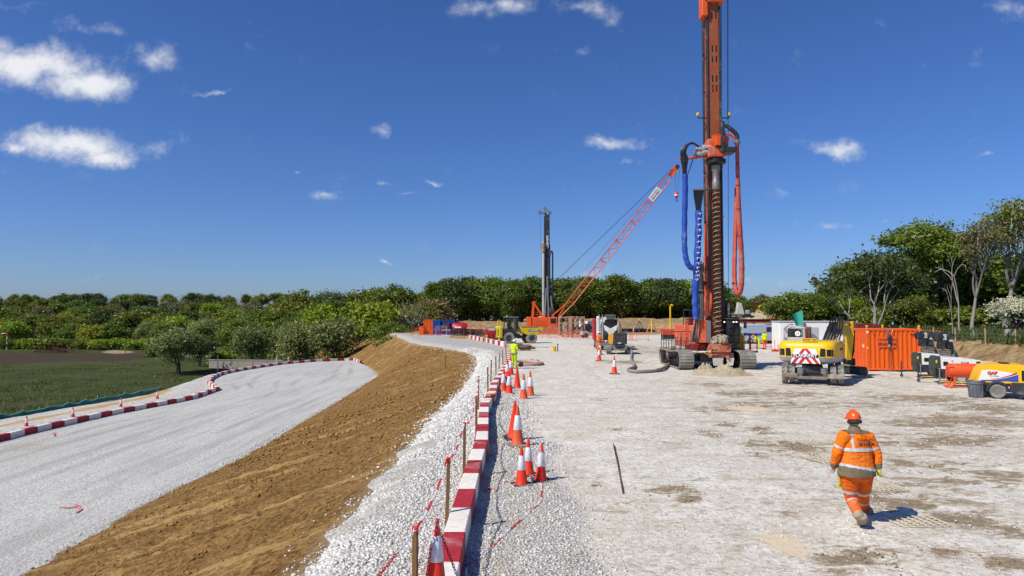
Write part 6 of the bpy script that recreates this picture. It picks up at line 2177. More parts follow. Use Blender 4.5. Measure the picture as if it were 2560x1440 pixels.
# mast foot: cleaner ring, clamps, skirts
rb(MB().box(xm - .62, xm + .50, 40.95, 42.2, 1.02, 1.55, .05).box(xm - .75, xm + .70, 41.1, 42.0, .72, 1.0, .04), 'mast_foot', 'muddy_orange')
for px, py in ((1773, 867), (1775, 890), (1817, 866), (1819, 893)):
 c = W(px, py, 41.0)
 rb(MB().lathe([(.05, -.12), (.10, -.10), (.10, 0), (.05, .1)], c, 12, 'y'), 'foot_clamp', 'muddy_orange')
for k in range(9):
 rb(MB().cbox(W(1770 + (k % 3) * 9, 872 + (k // 3) * 7, 40.95), (.16, .1, .06), .01), 'foot_lug', 'muddy_orange')
rb(MB().prism([(xm - .65, 40.95, .70), (xm + .02, 41.0, .70), (xm - .02, 41.05, .22), (xm - .55, 41.0, .24)], (0, .06, 0)).prism([(xm + .22, 41.0, .70), (xm + .66, 40.95, .70), (xm + .6, 41.0, .26), (xm + .3, 41.05, .22)], (0, .06, 0)), 'splash_skirt', 'white_dusty')
mu = MB()
for k in range(16):
 mu.blob((xa + rnd.uniform(-.36, .42), 41.25 + rnd.uniform(-.25, .3), 1.55 + rnd.uniform(0, .42) * (1 - abs(k / 8 - 1) * .3)), rnd.uniform(.12, .26), k, n=2, rough=.45)
rb(mu, 'clinging_mud', 'mud')
mu = MB()
for k in range(10):
 mu.blob((11.0 + k * .17, 41.6 + rnd.uniform(-.1, .1), 1.02), rnd.uniform(.1, .17), k + 30, sq=(1.6, 1, .6), n=2, rough=.4)
rb(mu, 'caked_mud', 'white_dusty')
# cab
kx0, kx1 = W(1813, 840, 41.8).x, W(1849, 840, 41.8).x
cabm = MB()
cabm.box(kx0, kx1, 41.7, 43.4, 1.02, 1.25, .04).box(kx0, kx1, 41.7, 43.4, 2.92, 3.04, .04)
for x in (kx0, kx1 - .07, (kx0 + kx1) / 2):
 for y in (41.68, 43.3):
  cabm.box(x, x + .07, y, y + .08, 1.2, 2.95, .01)
cabm.box(kx0, kx1, 43.25, 43.4, 1.2, 2.95)
for k in range(4):
 cabm.tube([(kx0 + .03, 41.63, 1.35 + k * .42), (kx1 - .03, 41.63, 1.35 + k * .42)], .02, 6)
rb(cabm, 'cab_frame', 'black')
rb(MB().box(kx0 + .04, kx1 - .04, 41.72, 41.75, 1.25, 2.92).box(kx1 - .05, kx1 - .03, 41.8, 43.2, 1.25, 2.92).box(kx0 + .03, kx0 + .05, 41.8, 43.2, 1.25, 2.92), 'cab_window', 'glass')
rb(MB().box(kx0 + .2, kx1 - .3, 42.3, 42.8, 1.3, 2.3, .1), 'driver_seat', 'hivis_y')
for px in (1811, 1834, 1841):
 c = W(px, 805, 41.55)
 rb(MB().cbox(c + Vector((0, .08, 0)), (.15, .12, .13), .02), 'lamp_housing', 'black')
 rb(MB().cbox(c, (.09, .02, .07), .01), 'work_lamp', 'lamp')
rb(MB().tube(smooth_path([(kx1, 41.9, 2.9), (kx1 + .28, 41.75, 2.95), (kx1 + .3, 41.7, 2.6)], 4), .02, 6).cbox((kx1 + .3, 41.66, 2.65), (.18, .05, .38), .02), 'mirror', 'black')
# platform beside the cab
rb(MB().box(kx1 + .02, kx1 + 1.05, 41.6, 44.0, .98, 1.08), 'cab_walkway', 'dgrey')
railing(rig, 'cab_rail', [(kx1 + .1, 41.65, 1.05), (kx1 + .55, 41.65, 1.05), (kx1 + 1.0, 41.65, 1.05), (kx1 + 1.0, 42.8, 1.05), (kx1 + 1.0, 43.9, 1.05)], 1.05, MT['black'], r=.028)
rb(MB().box(kx1 + .1, kx1 + .5, 42.3, 43.5, 1.08, 2.0, .05), 'yellow_tank', 'yellow')
stand('rig hand in a yellow jacket on the platform beside the rig cab', (kx1 + .4, 43.2, 1.08), .4, 'hivis_y', 'hivis_y', 'helmet_o', 1.75, 'reach', voxel=.025, tape=False, ground=1.08)

# ---------------------------------------------------------------- spoil heap under the auger
def heap(name, c, sx, sy, h, seed, mat, label, cat='soil heap', n=44, kind=None):
 vs = []
 for j in range(n + 1):
  for i in range(n + 1):
   u, v = i / n * 2 - 1, j / n * 2 - 1
   r = math.hypot(u, v)
   k = max(0, 1 - r)
   z = h * (k ** .7) * (.8 + .8 * mnoise.fractal((u * 2.2, v * 2.2, seed), .8, 2, 5)) + .10 * min(1, 3 * k) * mnoise.fractal((u * 7, v * 7, seed), .7, 2, 4)
   vs.append((u * sx, v * sy, z - .03))
 fs = [(j * (n + 1) + i, j * (n + 1) + i + 1, (j + 1) * (n + 1) + i + 1, (j + 1) * (n + 1) + i) for j in range(n) for i in range(n)]
 o = np_mesh(name, np.array(vs), np.array(fs), mat, smooth=1)
 o.location = c
 return tag(o, label, cat)
heap('spoil_heap', P(1805, 938), 1.75, .75, .60, 3, MT['mud_heap'], 'low heap of pale muddy spoil at the foot of the auger')
heap('spoil_heap', P(1762, 932), .75, .55, .55, 5, MT['mud'], 'darker lump of spoil beside the pale heap under the rig')

# ---------------------------------------------------------------- concrete hose
hp = [W(1578, 870, 57), P(1579.5, 884, .10), P(1578, 895, .09), P(1581, 905, .09), P(1586, 912, .09), P(1583, 919, .09), P(1572, 922.5, .09), P(1572, 926, .09), P(1590, 928.5, .09), P(1620, 928, .09), P(1645, 925.5, .09), P(1665, 916, .09), P(1677, 906, .09),
      P(1679, 902, .10), W(1671, 893, 43.5), W(1670, 880, 43.0), W(1676, 872, 42.5), W(1684, 868, 42.2)]
o = thing('concrete_hose', P(1578, 912), 'thick grey concrete hose snaking from the pump to the rig', 'hose')
hs = smooth_path(hp, 7)
MB().tube(hs, .095, 12).build('hose_body', MT['hose_grey'], o, 60, world=True)
for i in (34, 70, 92):
 d = (hs[i + 1] - hs[i - 1]).normalized()
 MB().tube([hs[i] - d * .1, hs[i] + d * .1], .115, 12).build('hose_coupling', MT['steel'], o, world=True)

# ---------------------------------------------------------------- wheeled excavator
ex = thing('wheeled_excavator', (14.62, 33.4, 0), 'yellow wheeled excavator seen from behind with red and white chevrons', 'excavator')
Mu = Matrix.Rotation(R(-23), 4, 'Z')
Mt = Matrix.Rotation(R(-33), 4, 'Z')
for sx in (-1, 1):
 for k, dx in enumerate((.88, 1.20)):
  for yy in (-1.25, 1.25):
   c = Mu @ Vector((sx * dx, yy, .47))
   w_ = wheel(ex, (0, 0, 0), .47, .27, 'x', MT['tyre_dusty'], MT['dgrey'], lugs=14)
   w_.location = c
   w_.rotation_euler = (0, 0, R(-23))
MB(Mu).box(-.75, .75, -1.45, -1.05, .35, .62, .05).box(-.75, .75, 1.05, 1.45, .35, .62, .05).box(-.45, .45, -1.5, 1.5, .5, .92, .06).build('chassis', MT['dgrey'], ex)
MB(Mu).box(-1.32, -.62, -1.98, -1.86, .36, .56, .02).box(.62, 1.32, -1.98, -1.86, .36, .56, .02).box(-.62, .62, -1.96, -1.88, .30, .44, .02).build('stabiliser_blade', MT['muddy'], ex)
MB(Mu).bar((-.45, -1.4, .62), (-.52, -1.9, .5), .14).bar((.45, -1.4, .62), (.52, -1.9, .5), .14).cyl((-.5, -1.75, .56), (-.5, -1.75, .8), .16, n=12).cyl((.5, -1.75, .56), (.5, -1.75, .8), .16, n=12).build('stabiliser_link', MT['grey'], ex)
MB(Mt).cyl((0, 0, .9), (0, 0, 1.02), .62, n=24).build('slew_ring', MT['black'], ex)
def plan(sx, y0, y1, r, n=6):
 pts = [(sx, y1), (-sx, y1)]
 for i in range(n + 1):
  a = math.pi + math.pi / 2 * i / n
  pts.append((-sx + r + r * math.cos(a), y0 + r + r * math.sin(a)))
 for i in range(n + 1):
  a = 1.5 * math.pi + math.pi / 2 * i / n
  pts.append((sx - r + r * math.cos(a), y0 + r + r * math.sin(a)))
 return pts
def plan_loft(M, levels, cap=True):
 """levels: (z, half width, rear y, front y, corner radius)."""
 mb = MB(M)
 rings = [[(x, y, z) for x, y in plan(sx, y0, y1, r)] for z, sx, y0, y1, r in levels]
 n = len(rings[0])
 vs = [p for r_ in rings for p in r_]
 fs = []
 for i in range(len(rings) - 1):
  for k in range(n):
   k2 = (k + 1) % n
   fs.append((i * n + k, i * n + k2, (i + 1) * n + k2, (i + 1) * n + k))
 fs.append(tuple(range(n))[::-1])
 fs.append(tuple((len(rings) - 1) * n + k for k in range(n)))
 return mb.add(vs, fs)
plan_loft(Mt, [(1.0, 1.12, -1.35, 1.3, .5), (1.12, 1.22, -1.62, 1.4, .5), (1.30, 1.25, -1.72, 1.45, .5)]).build('counterweight', MT['lgrey'], ex)
plan_loft(Mt, [(1.301, 1.25, -1.72, 1.45, .5), (1.82, 1.25, -1.72, 1.45, .5), (1.96, 1.21, -1.64, 1.4, .5), (2.03, 1.10, -1.48, 1.3, .45)]).build('engine_cover', MT['yellow'], ex, 50)
MB(Mt).box(-1.0, .9, -.9, 1.2, .99, 1.02).build('belly_plate', MT['black'], ex)
# rear lamps in dark recesses
for sx in (-1, 1):
 MB(Mt).prism([(sx * .62, -1.735, 1.36), (sx * .86, -1.735, 1.36), (sx * .86, -1.735, 1.72), (sx * .66, -1.735, 1.72)], (0, -.012, 0)).build('lamp_recess', MT['black'], ex)
 a = [(1.245 * sx - sx * .5 + sx * .505 * math.sin(t), -1.22 - .507 * math.cos(t)) for t in (.35, .6, .85, 1.1)]
 MB(Mt).add([(x, y, z) for z in (1.36, 1.68) for x, y in a], [(0, 1, 5, 4), (1, 2, 6, 5), (2, 3, 7, 6)]).build('corner_grille', MT['black'], ex)
yp = -1.732
pn = [(-.66, 1.01), (.66, 1.01), (.46, 1.70), (-.46, 1.70)]
MB(Mt).prism([(x, yp - (0 if z > 1.3 else -.02), z) for x, z in pn], (0, -.014, 0)).build('chevron_board', MT['white'], ex)
def clip(poly, a, b, c):
 """Keep the side a*x + b*z <= c."""
 out = []
 for i in range(len(poly)):
  p, q = poly[i], poly[(i + 1) % len(poly)]
  fp, fq = a * p[0] + b * p[1] - c, a * q[0] + b * q[1] - c
  if fp <= 0: out.append(p)
  if fp * fq < 0:
   t = fp / (fp - fq)
   out.append((p[0] + (q[0] - p[0]) * t, p[1] + (q[1] - p[1]) * t))
 return out
for sx in (-1, 1):
 for k in range(4):
  c0 = 1.72 - k * .40 + .12
  poly = clip(clip(pn, sx * 1.0 * 1.35, 1, c0), -sx * 1.35, -1, -(c0 - .19))
  poly = clip(poly, -sx, 0, 0)
  if len(poly) > 2:
   MB(Mt).prism([(x, yp - .0145, z) for x, z in poly], (0, -.004, 0)).build('red_chevron', MT['letter_r'], ex)
MB(Mt).box(-.57, .57, yp - .024, yp - .019, 1.295, 1.445, .001).build('name_band', MT['letter_b'], ex)
MB(Mt).box(-.57, .57, yp - .0235, yp - .019, 1.44, 1.452, .001).build('name_band_edge', MT['letter_w'], ex)
text_part('lettering', 'FLANNERY', .21, MT['letter_w'], ex, Mt @ frame((0, yp - .030, 1.368), (1, 0, 0), (0, 0, 1)), .003, .004, squeeze=1.0)
text_part('lettering', 'FLANNERY', .17, MT['letter_k'], ex, Mt @ frame((1.256, .45, 1.62), (0, 1, 0), (0, 0, 1)), .002, .004)
MB(Mt).box(-.14, .50, -1.62, -1.60, 2.03, 2.18, .004).build('number_plate', MT['yellow'], ex)
text_part('lettering', 'EW70 YGP', .125, MT['letter_k'], ex, Mt @ frame((.18, -1.623, 2.105), (1, 0, 0), (0, 0, 1)), .002, .003)
MB(Mt).box(1.251, 1.256, .95, 1.0, 1.32, 1.8, .001).build('panel_gap', MT['black'], ex)
# cab
cx0, cx1, cy0, cy1 = -1.1, -.12, -1.0, .75
cb_ = MB(Mt)
cb_.box(cx0, cx1, cy0, cy1, 2.60, 2.70, .04).box(cx0, cx1, cy0, cy1, 1.32, 2.08, .03)
for x in (cx0, cx1 - .08):
 for y in (cy0, cy1 - .08, -.15):
  cb_.box(x, x + .08, y, y + .08, 2.05, 2.62, .02)
cb_.box(cx0, cx1, cy0, cy0 + .06, 2.05, 2.20, .01).box(cx0, cx0 + .2, cy0, cy0 + .06, 2.05, 2.62, .01)
cb_.build('cab_frame', MT['lgrey'], ex)
MB(Mt).box(cx0 + .2, cx1 - .07, cy0 + .02, cy0 + .035, 2.2, 2.61).build('rear_window', MT['pane'], ex)
MB(Mt).box(cx1 - .05, cx1 - .035, cy0 + .08, cy1 - .08, 2.08, 2.61).build('side_window', MT['pane'], ex)
MB(Mt).box(cx0 + .03, cx0 + .045, cy0 + .08, cy1 - .08, 2.08, 2.61).box(cx0 + .08, cx1 - .08, cy1 - .03, cy1 - .015, 2.08, 2.61).build('windscreen', MT['pane'], ex)
MB(Mt).box(-.8, -.4, -.45, -.3, 2.05, 2.55, .06).box(-.82, -.38, -.35, .1, 1.95, 2.1, .05).box(-.72, -.48, -.44, -.34, 2.45, 2.58, .05).build('driver_seat', MT['black'], ex)
MB(Mt).lathe([(.001, 0), (.125, .001), (.125, .006), (.001, .007)], (-.45, cy0 + .01, 2.38), 20, 'y').build('speed_sticker', MT['letter_w'], ex)
text_part('lettering', '10', .14, MT['letter_k'], ex, Mt @ frame((-.45, cy0 + .007, 2.38), (1, 0, 0), (0, 0, 1)), .001, .002)
MB(Mt).lathe([(.07, 0), (.07, .03), (.055, .05), (.05, .15), (.02, .18)], (-.25, -.4, 2.7), 12).build('beacon', MT['red'], ex)
MB(Mt).tube(smooth_path([(-.95, -.95, 2.5), (-1.0, -1.15, 2.6), (-.8, -1.1, 2.8), (-.6, -1.05, 2.8)], 4), .02, 6).build('cab_hose', MT['hose_black'], ex)
# boom: from its foot beside the cab, up over the elbow, then the dipper down to the ground
def W2(px, py, Y): return W(px, py, Y) - ex.location
bf, b1, b2, b3, b4 = W2(2066, 862, 34.2), W2(2085, 815, 35.2), W2(2094, 819, 35.6), W2(2124, 832, 36.6), W2(2120, 898, 36.9)
up2 = (0, 0, 1)
def girder(mb, pts, ws, hs_):
 """Box girder with changing depth along a path in a vertical plane."""
 vs, fs = [], []
 for i, p in enumerate(pts):
  d = (pts[min(i + 1, len(pts) - 1)] - pts[max(i - 1, 0)]).normalized()
  s_ = Vector((d.y, -d.x, 0))
  s_ = s_.normalized() if s_.length > .05 else Vector((.7, -.7, 0))
  if i and s_.dot(prev) < 0: s_ = -s_
  prev = s_
  u = s_.cross(d).normalized()
  for a, b in ((-1, -1), (1, -1), (1, 1), (-1, 1)):
   vs.append(p + s_ * (a * ws[i] / 2) + u * (b * hs_[i] / 2))
 for i in range(len(pts) - 1):
  for k in range(4):
   fs.append((i * 4 + k, i * 4 + (k + 1) % 4, (i + 1) * 4 + (k + 1) % 4, (i + 1) * 4 + k))
 fs += [(3, 2, 1, 0), tuple((len(pts) - 1) * 4 + k for k in range(4))]
 return mb.add(vs, fs)
girder(MB(), [bf, bf.lerp(b1, .5), b1], [.36, .36, .34], [.42, .5, .5]).build('boom', MT['black'], ex)
girder(MB(), [b1 + Vector((0, 0, -.05)), b2, b2.lerp(b3, .5), b3], [.34, .34, .32, .30], [.55, .6, .5, .42]).build('upper_boom', MT['yellow_dusty'], ex)
girder(MB(), [b3 + Vector((0, 0, .35)), b3, b3.lerp(b4, .4), b4], [.28, .28, .28, .24], [.3, .48, .40, .28]).build('dipper', MT['yellow'], ex)
for k in range(4):
 o2 = Vector((-.30 + .17 * k, -.42, 0))
 MB().cyl(bf + o2 + Vector((0, 0, .1)), bf.lerp(b1, .82) + o2 * 1.0, .045, n=8).build('boom_ram', MT['steel'], ex)
for k in range(6):
 o2 = Vector((-.38 + .14 * k, -.46, 0))
 MB().tube(smooth_path([bf.lerp(b1, .1) + o2, bf.lerp(b1, .7) + o2 + Vector((-.1, -.1, 0)), b1 + o2 * .8 + Vector((0, 0, .33)), b1 + Vector((.3, .1, .42)), b2 + Vector((.1, 0, .3))], 5), .035, 6).build('hydraulic_hose', MT['hose_black'], ex)
MB().cyl(b2 + Vector((0, 0, .42)), b3 + Vector((0, 0, .5)), .07, n=10).build('dipper_ram', MT['steel'], ex)
MB().bar(b3 + Vector((-.12, 0, .1)), b3 + Vector((-.12, 0, .62)), .08, .2).bar(b3 + Vector((.12, 0, .1)), b3 + Vector((.12, 0, .62)), .08, .2).build('dipper_bracket', MT['yellow'], ex)
MB().cyl(b3 + Vector((.28, .1, .1)), b4 + Vector((.30, .05, .45)), .075, n=10).bar(b4 + Vector((.3, 0, .5)), b4 + Vector((.1, 0, -.1)), .12).build('bucket_ram', MT['black'], ex)
MB().cbox(b4 + Vector((.05, -.02, -.18)), (.5, .45, .3), .05).cyl(b4 + Vector((-.25, 0, -.05)), b4 + Vector((.35, 0, -.05)), .1).build('quick_hitch', MT['black'], ex)
# wide grading blade on the hitch
g0, g1 = W2(2088, 912, 36.7), W2(2164, 918, 36.2)
gd = (g1 - g0).normalized()
gn_ = Vector((gd.y, -gd.x, 0)).normalized()
if gn_.y > 0: gn_ = -gn_
prof = [(0.0, 0), (.05, .02), (.30, -.08), (.42, -.34), (.40, -.42), (.0, -.40), (-.25, -.30), (-.28, -.05)]
MB().prism([g0 + gn_ * a + Vector((0, 0, b)) for a, b in prof], g1 - g0).build('grading_bucket', MT['black'], ex)
MB().prism([g1 + gn_ * a + Vector((0, 0, b - .02)) for a, b in ((.45, 0), (.5, -.45), (-.35, -.42), (-.3, .02))], gd * .06).prism([g0 + gn_ * a + Vector((0, 0, b - .02)) for a, b in ((.45, 0), (.5, -.45), (-.35, -.42), (-.3, .02))], gd * -.06).build('bucket_cheek', MT['muddy'], ex)
MB().bar(g0 + Vector((0, 0, .05)) + gn_ * .1, g1.lerp(g0, .35) + Vector((0, 0, .02)) + gn_ * .1, .2, .06).build('bucket_lip', MT['mud'], ex)

# ---------------------------------------------------------------- crawler crane
YC = 124.0
cr = thing('crawler_crane', (W(1360, 800, YC).x, YC, 0), 'orange crawler crane with a long lattice boom leaning over the site', 'crane')
def cb2(mb, name, mat, **k): return mb.build(name, MT[mat], cr, world=True, **k)
x0, x1 = W(1316, 800, YC).x, W(1402, 800, YC).x
crawler(cr, x0 + .6, x1 - .3, YC - 3.4, YC - 2.3, 0, 1.2, MT['shoe'], MT['black']) if False else None
for yy in (YC - 2.6, YC + 1.4):
 lp = stadium(x0 + .2, x1 - .2, .05, 1.15)
 m = MB().prism([(x, yy, z) for x, z in lp], (0, 1.0, 0))
 cb2(m, 'crawler_track', 'muddy_orange')
cb2(MB().box(x0 + 1.5, x1 - 1.5, YC - 2, YC + 2, .7, 1.2), 'car_body', 'dark_red')
cb2(MB().box(x0, x0 + .9, YC - 1.8, YC + 1.8, .95, 2.9, .08).box(x0 + .9, x1 - 2.3, YC - 1.7, YC + 1.7, 1.15, 2.85, .06).box(x1 - 2.3, x1 - .6, YC + .2, YC + 1.7, 1.15, 2.5, .05), 'engine_house', 'crane')
cb2(MB().box(x1 - 2.3, x1 - .7, YC - 1.9, YC - .1, 1.05, 2.85, .12), 'cab', 'crane')
cb2(MB().box(x1 - 2.0, x1 - 1.0, YC - 1.93, YC - 1.88, 1.75, 2.65, .02).box(x1 - .72, x1 - .66, YC - 1.8, YC - .2, 1.5, 2.7, .02), 'cab_window', 'glass')
sk = MB()
for k in range(8):
 sk.box(x0 + 1.0 + k * .36, x0 + 1.0 + k * .36 + .05, YC - 1.735, YC - 1.7, 1.3, 2.3, .005)
cb2(sk, 'cooling_grille', 'boom')
railing(cr, 'deck_rail', [(x0 + .9, YC - 1.7, 2.85), (x0 + 1.9, YC - 1.7, 2.85), (x0 + 2.9, YC - 1.7, 2.85), (x1 - 2.4, YC - 1.7, 2.85)], .9, MT['crane'], r=.03)
A_top = W(1334, 757, YC)
for dy in (-.9, .9):
 d = Vector((0, dy, 0))
 cb2(MB().bar(W(1331, 795, YC) + d, A_top + d, .35), 'gantry_post', 'crane')
 cb2(MB().bar(W(1357, 793, YC) + d, A_top + d, .28), 'gantry_strut', 'crane')
cb2(MB().cyl(A_top - Vector((0, 1.0, 0)), A_top + Vector((0, 1.0, 0)), .3), 'gantry_sheave', 'boom')
foot, tip = W(1398, 792, YC), W(1690, 421, YC)
bd_ = (tip - foot).normalized()
bn = Vector((-bd_.z, 0, bd_.x))
by = Vector((0, 1, 0))
Lb = (tip - foot).length
hw = .58
t0, t1 = foot + bd_ * 3.4, tip - bd_ * 3.2
for s1 in (-1, 1):
 for s2 in (-1, 1):
  o2 = bn * (s1 * hw) + by * (s2 * hw)
  cb2(MB().tube([foot + by * (s2 * .5) + bn * (s1 * .12), t0 + o2, t1 + o2, tip + by * (s2 * .22) + bn * (s1 * .25)], .075, 6), 'boom_chord', 'boom')
ns = 26
for s2 in (-1, 1):
 lc = MB()
 for i in range(ns):
  a, b = t0.lerp(t1, i / ns), t0.lerp(t1, (i + 1) / ns)
  s = 1 if i % 2 else -1
  lc.tube([a + bn * (s * hw) + by * (s2 * hw), b + bn * (-s * hw) + by * (s2 * hw)], .036, 4)
 lc.tube([foot + by * (s2 * .5), t0 + bn * hw + by * (s2 * hw)], .04, 4)
 cb2(lc, 'boom_lacing', 'boom')
for s1 in (-1, 1):
 lc = MB()
 for i in range(ns):
  a, b = t0.lerp(t1, i / ns), t0.lerp(t1, (i + 1) / ns)
  s = 1 if i % 2 else -1
  lc.tube([a + by * (s * hw) + bn * (s1 * hw), b + by * (-s * hw) + bn * (s1 * hw)], .036, 4)
 cb2(lc, 'boom_lacing', 'boom')
fr_ = MB()
for u in (0, .17, .34, .5, .66, .83, 1):
 c = t0.lerp(t1, u)
 q = [c + bn * (a * hw) + by * (b * hw) for a, b in ((-1, -1), (1, -1), (1, 1), (-1, 1))]
 for i in range(4):
  fr_.tube([q[i], q[(i + 1) % 4]], .06, 5)
cb2(fr_, 'boom_joint', 'boom')
cb2(MB().prism([tip - bd_ * 1.8 + bn * .45 - by * .35, tip - bd_ * 1.6 - bn * .5 - by * .35, tip - bn * .4 - by * .35 + bd_ * .2, tip + bd_ * .9 - bn * .1 - by * .35, tip + bd_ * .4 + bn * .5 - by * .35], by * .7), 'boom_head', 'crane')
cb2(MB().cyl(tip + bd_ * .3 - by * .45, tip + bd_ * .3 + by * .45, .4), 'head_sheave', 'dgrey')
for s2, rr in ((-1, .045), (1, .045)):
 cb2(MB().tube([A_top + by * (s2 * .5), tip - bd_ * .6 + bn * .5 + by * (s2 * .4)], rr, 5), 'pendant_rope', 'hose_black')
cb2(MB().tube([W(1360, 790, YC), tip + bn * .4], .02, 4), 'hoist_rope', 'hose_black')
cb2(MB().bar(W(1379, 790, YC) - by * .5, W(1418, 757, YC) - by * .5, .22).bar(W(1379, 790, YC) + by * .5, W(1418, 757, YC) + by * .5, .22), 'backstop', 'crane')
# name board on the boom
bc = W(1636, 487, YC) - by * (hw + .08)
M_ = frame(bc - Vector(cr.location), bd_, bn)
MB(M_).box(-1.3, 1.3, -.62, .62, -.02, .02, .005).build('name_board', MT['white'], cr)
text_part('lettering', 'Cementation', .42, MT['letter_o'], cr, M_ @ Matrix.Translation((0, .25, .03)), .006)
text_part('lettering', 'SKANSKA', .5, MT['letter_b'], cr, M_ @ Matrix.Translation((0, -.22, .03)), .006, .01)
hk = W(1691, 488, YC)
for dx in (-.35, .35):
 cb2(MB().tube([hk + Vector((dx * .6, 0, .6)), tip + Vector((dx + .3, 0, -.3))], .025, 4), 'hoist_rope', 'hose_black')
cb2(MB().lathe([(.12, -.5), (.34, -.3), (.38, .3), (.2, .6)], hk, 14, 'z'), 'hook_block', 'chain_r')
cb2(MB().lathe([(.385, -.14), (.39, 0), (.388, .14)], hk, 14, 'z'), 'hook_stripe', 'chain_w')
cb2(MB().tube(smooth_path([hk - Vector((0, 0, .5)), hk - Vector((0, 0, .75)), hk + Vector((.2, 0, -.95)), hk + Vector((.05, 0, -1.15)), hk + Vector((-.18, 0, -1.0))], 4), .07, 6), 'hook', 'dgrey')
# ---------------------------------------------------------------- dark piling rig behind the crane
YB = 136.0
br = thing('piling_rig', (W(1368, 800, YB).x, YB, 0), 'slim black and grey piling rig standing behind the orange crane', 'piling rig')
def b3_(mb, name, mat, **k): return mb.build(name, MT[mat], br, world=True, **k)
bx = W(1368, 700, YB).x
for xx in (bx - 2.2, bx + 1.4):
 b3_(MB().prism([(xx, y, z) for y, z in stadium(YB - .5, YB + 5, .05, 1.1)], (.8, 0, 0)), 'crawler_track', 'shoe')
b3_(MB().box(bx - 1.5, bx + 1.5, YB + .5, YB + 5.5, 1.1, 3.0, .06), 'engine_house', 'white_dusty')
zt_ = W(1368, 537, YB).z
b3_(MB().box(bx - .45, bx + .50, YB - .4, YB + .6, .6, zt_, .04), 'mast', 'dgrey')
b3_(MB().box(bx - .62, bx - .45, YB - .35, YB, .8, zt_ - .3, .02).box(bx + .5, bx + .62, YB - .35, YB, .8, zt_ - 6, .02), 'guide_rail', 'black')
tz = W(1359, 605, YB)
b3_(MB().lathe([(.27, 1.5), (.27, tz.z - 1), (.2, tz.z - .8), (.2, tz.z), (.06, tz.z + .1), (.06, tz.z + 1.2)], (bx - .78, YB - .6, 0), 14), 'pile_hammer', 'lgrey')
b3_(MB().lathe([(.42, -.9), (.42, .9)], (bx - .78, YB - .6, W(1359, 620, YB).z), 14), 'hammer_cap', 'muddy')
b3_(MB().bar((bx - .3, YB, zt_), W(1361, 517, YB), .3).bar(W(1361, 517, YB), W(1375, 533, YB), .25).bar((bx + .4, YB, zt_), W(1376, 531, YB), .25).bar(W(1350, 531, YB), W(1368, 536, YB), .3).cyl(W(1350, 531, YB) - by * .2, W(1350, 531, YB) + by * .2, .35).cyl(W(1375, 532, YB) - by * .2, W(1375, 532, YB) + by * .2, .35), 'mast_head', 'grey')
b3_(MB().tube([W(1349.5, 532, YB), W(1351, 560, YB), W(1354, 700, YB)], .03, 4), 'wire_rope', 'hose_black')
b3_(MB().tube(smooth_path([W(1374, 640, YB - .8), W(1377, 629, YB - .8), W(1381, 632, YB - .8), W(1381.5, 660, YB - .8), W(1381, 740, YB - .8), W(1379, 770, YB - .8)], 5), .16, 8), 'hose_column', 'dark_blue')
for a, b in (((1368, 690), (1372, 800)), ((1377, 740), (1384, 795)), ((1366, 720), (1362, 795))):
 b3_(MB().cyl(W(*a, YB - .8), W(*b, YB - 1.2), .16, n=8), 'hydraulic_ram', 'steel')
hb_ = MB()
for k in range(10):
 hb_.tube(smooth_path([W(1372 + k, 765 + 2 * (k % 3), YB - 1), W(1374 + k * 1.3, 780, YB - 1.3), W(1371 + k * 1.5, 800, YB - 1)], 4), .06, 5)
b3_(hb_, 'hydraulic_hose', 'dgrey')
b3_(MB().bar((bx, YB + 2, 2.5), (bx, YB + .6, 7.5), .6), 'mast_carrier', 'dgrey')
text_part('lettering', 'LIEBHERR', .62, MT['letter_w'], br, frame((bx + .05 - br.location.x, -.43, W(1368, 605, YB).z), (0, 0, 1), (-1, 0, 0)), .01, .01)

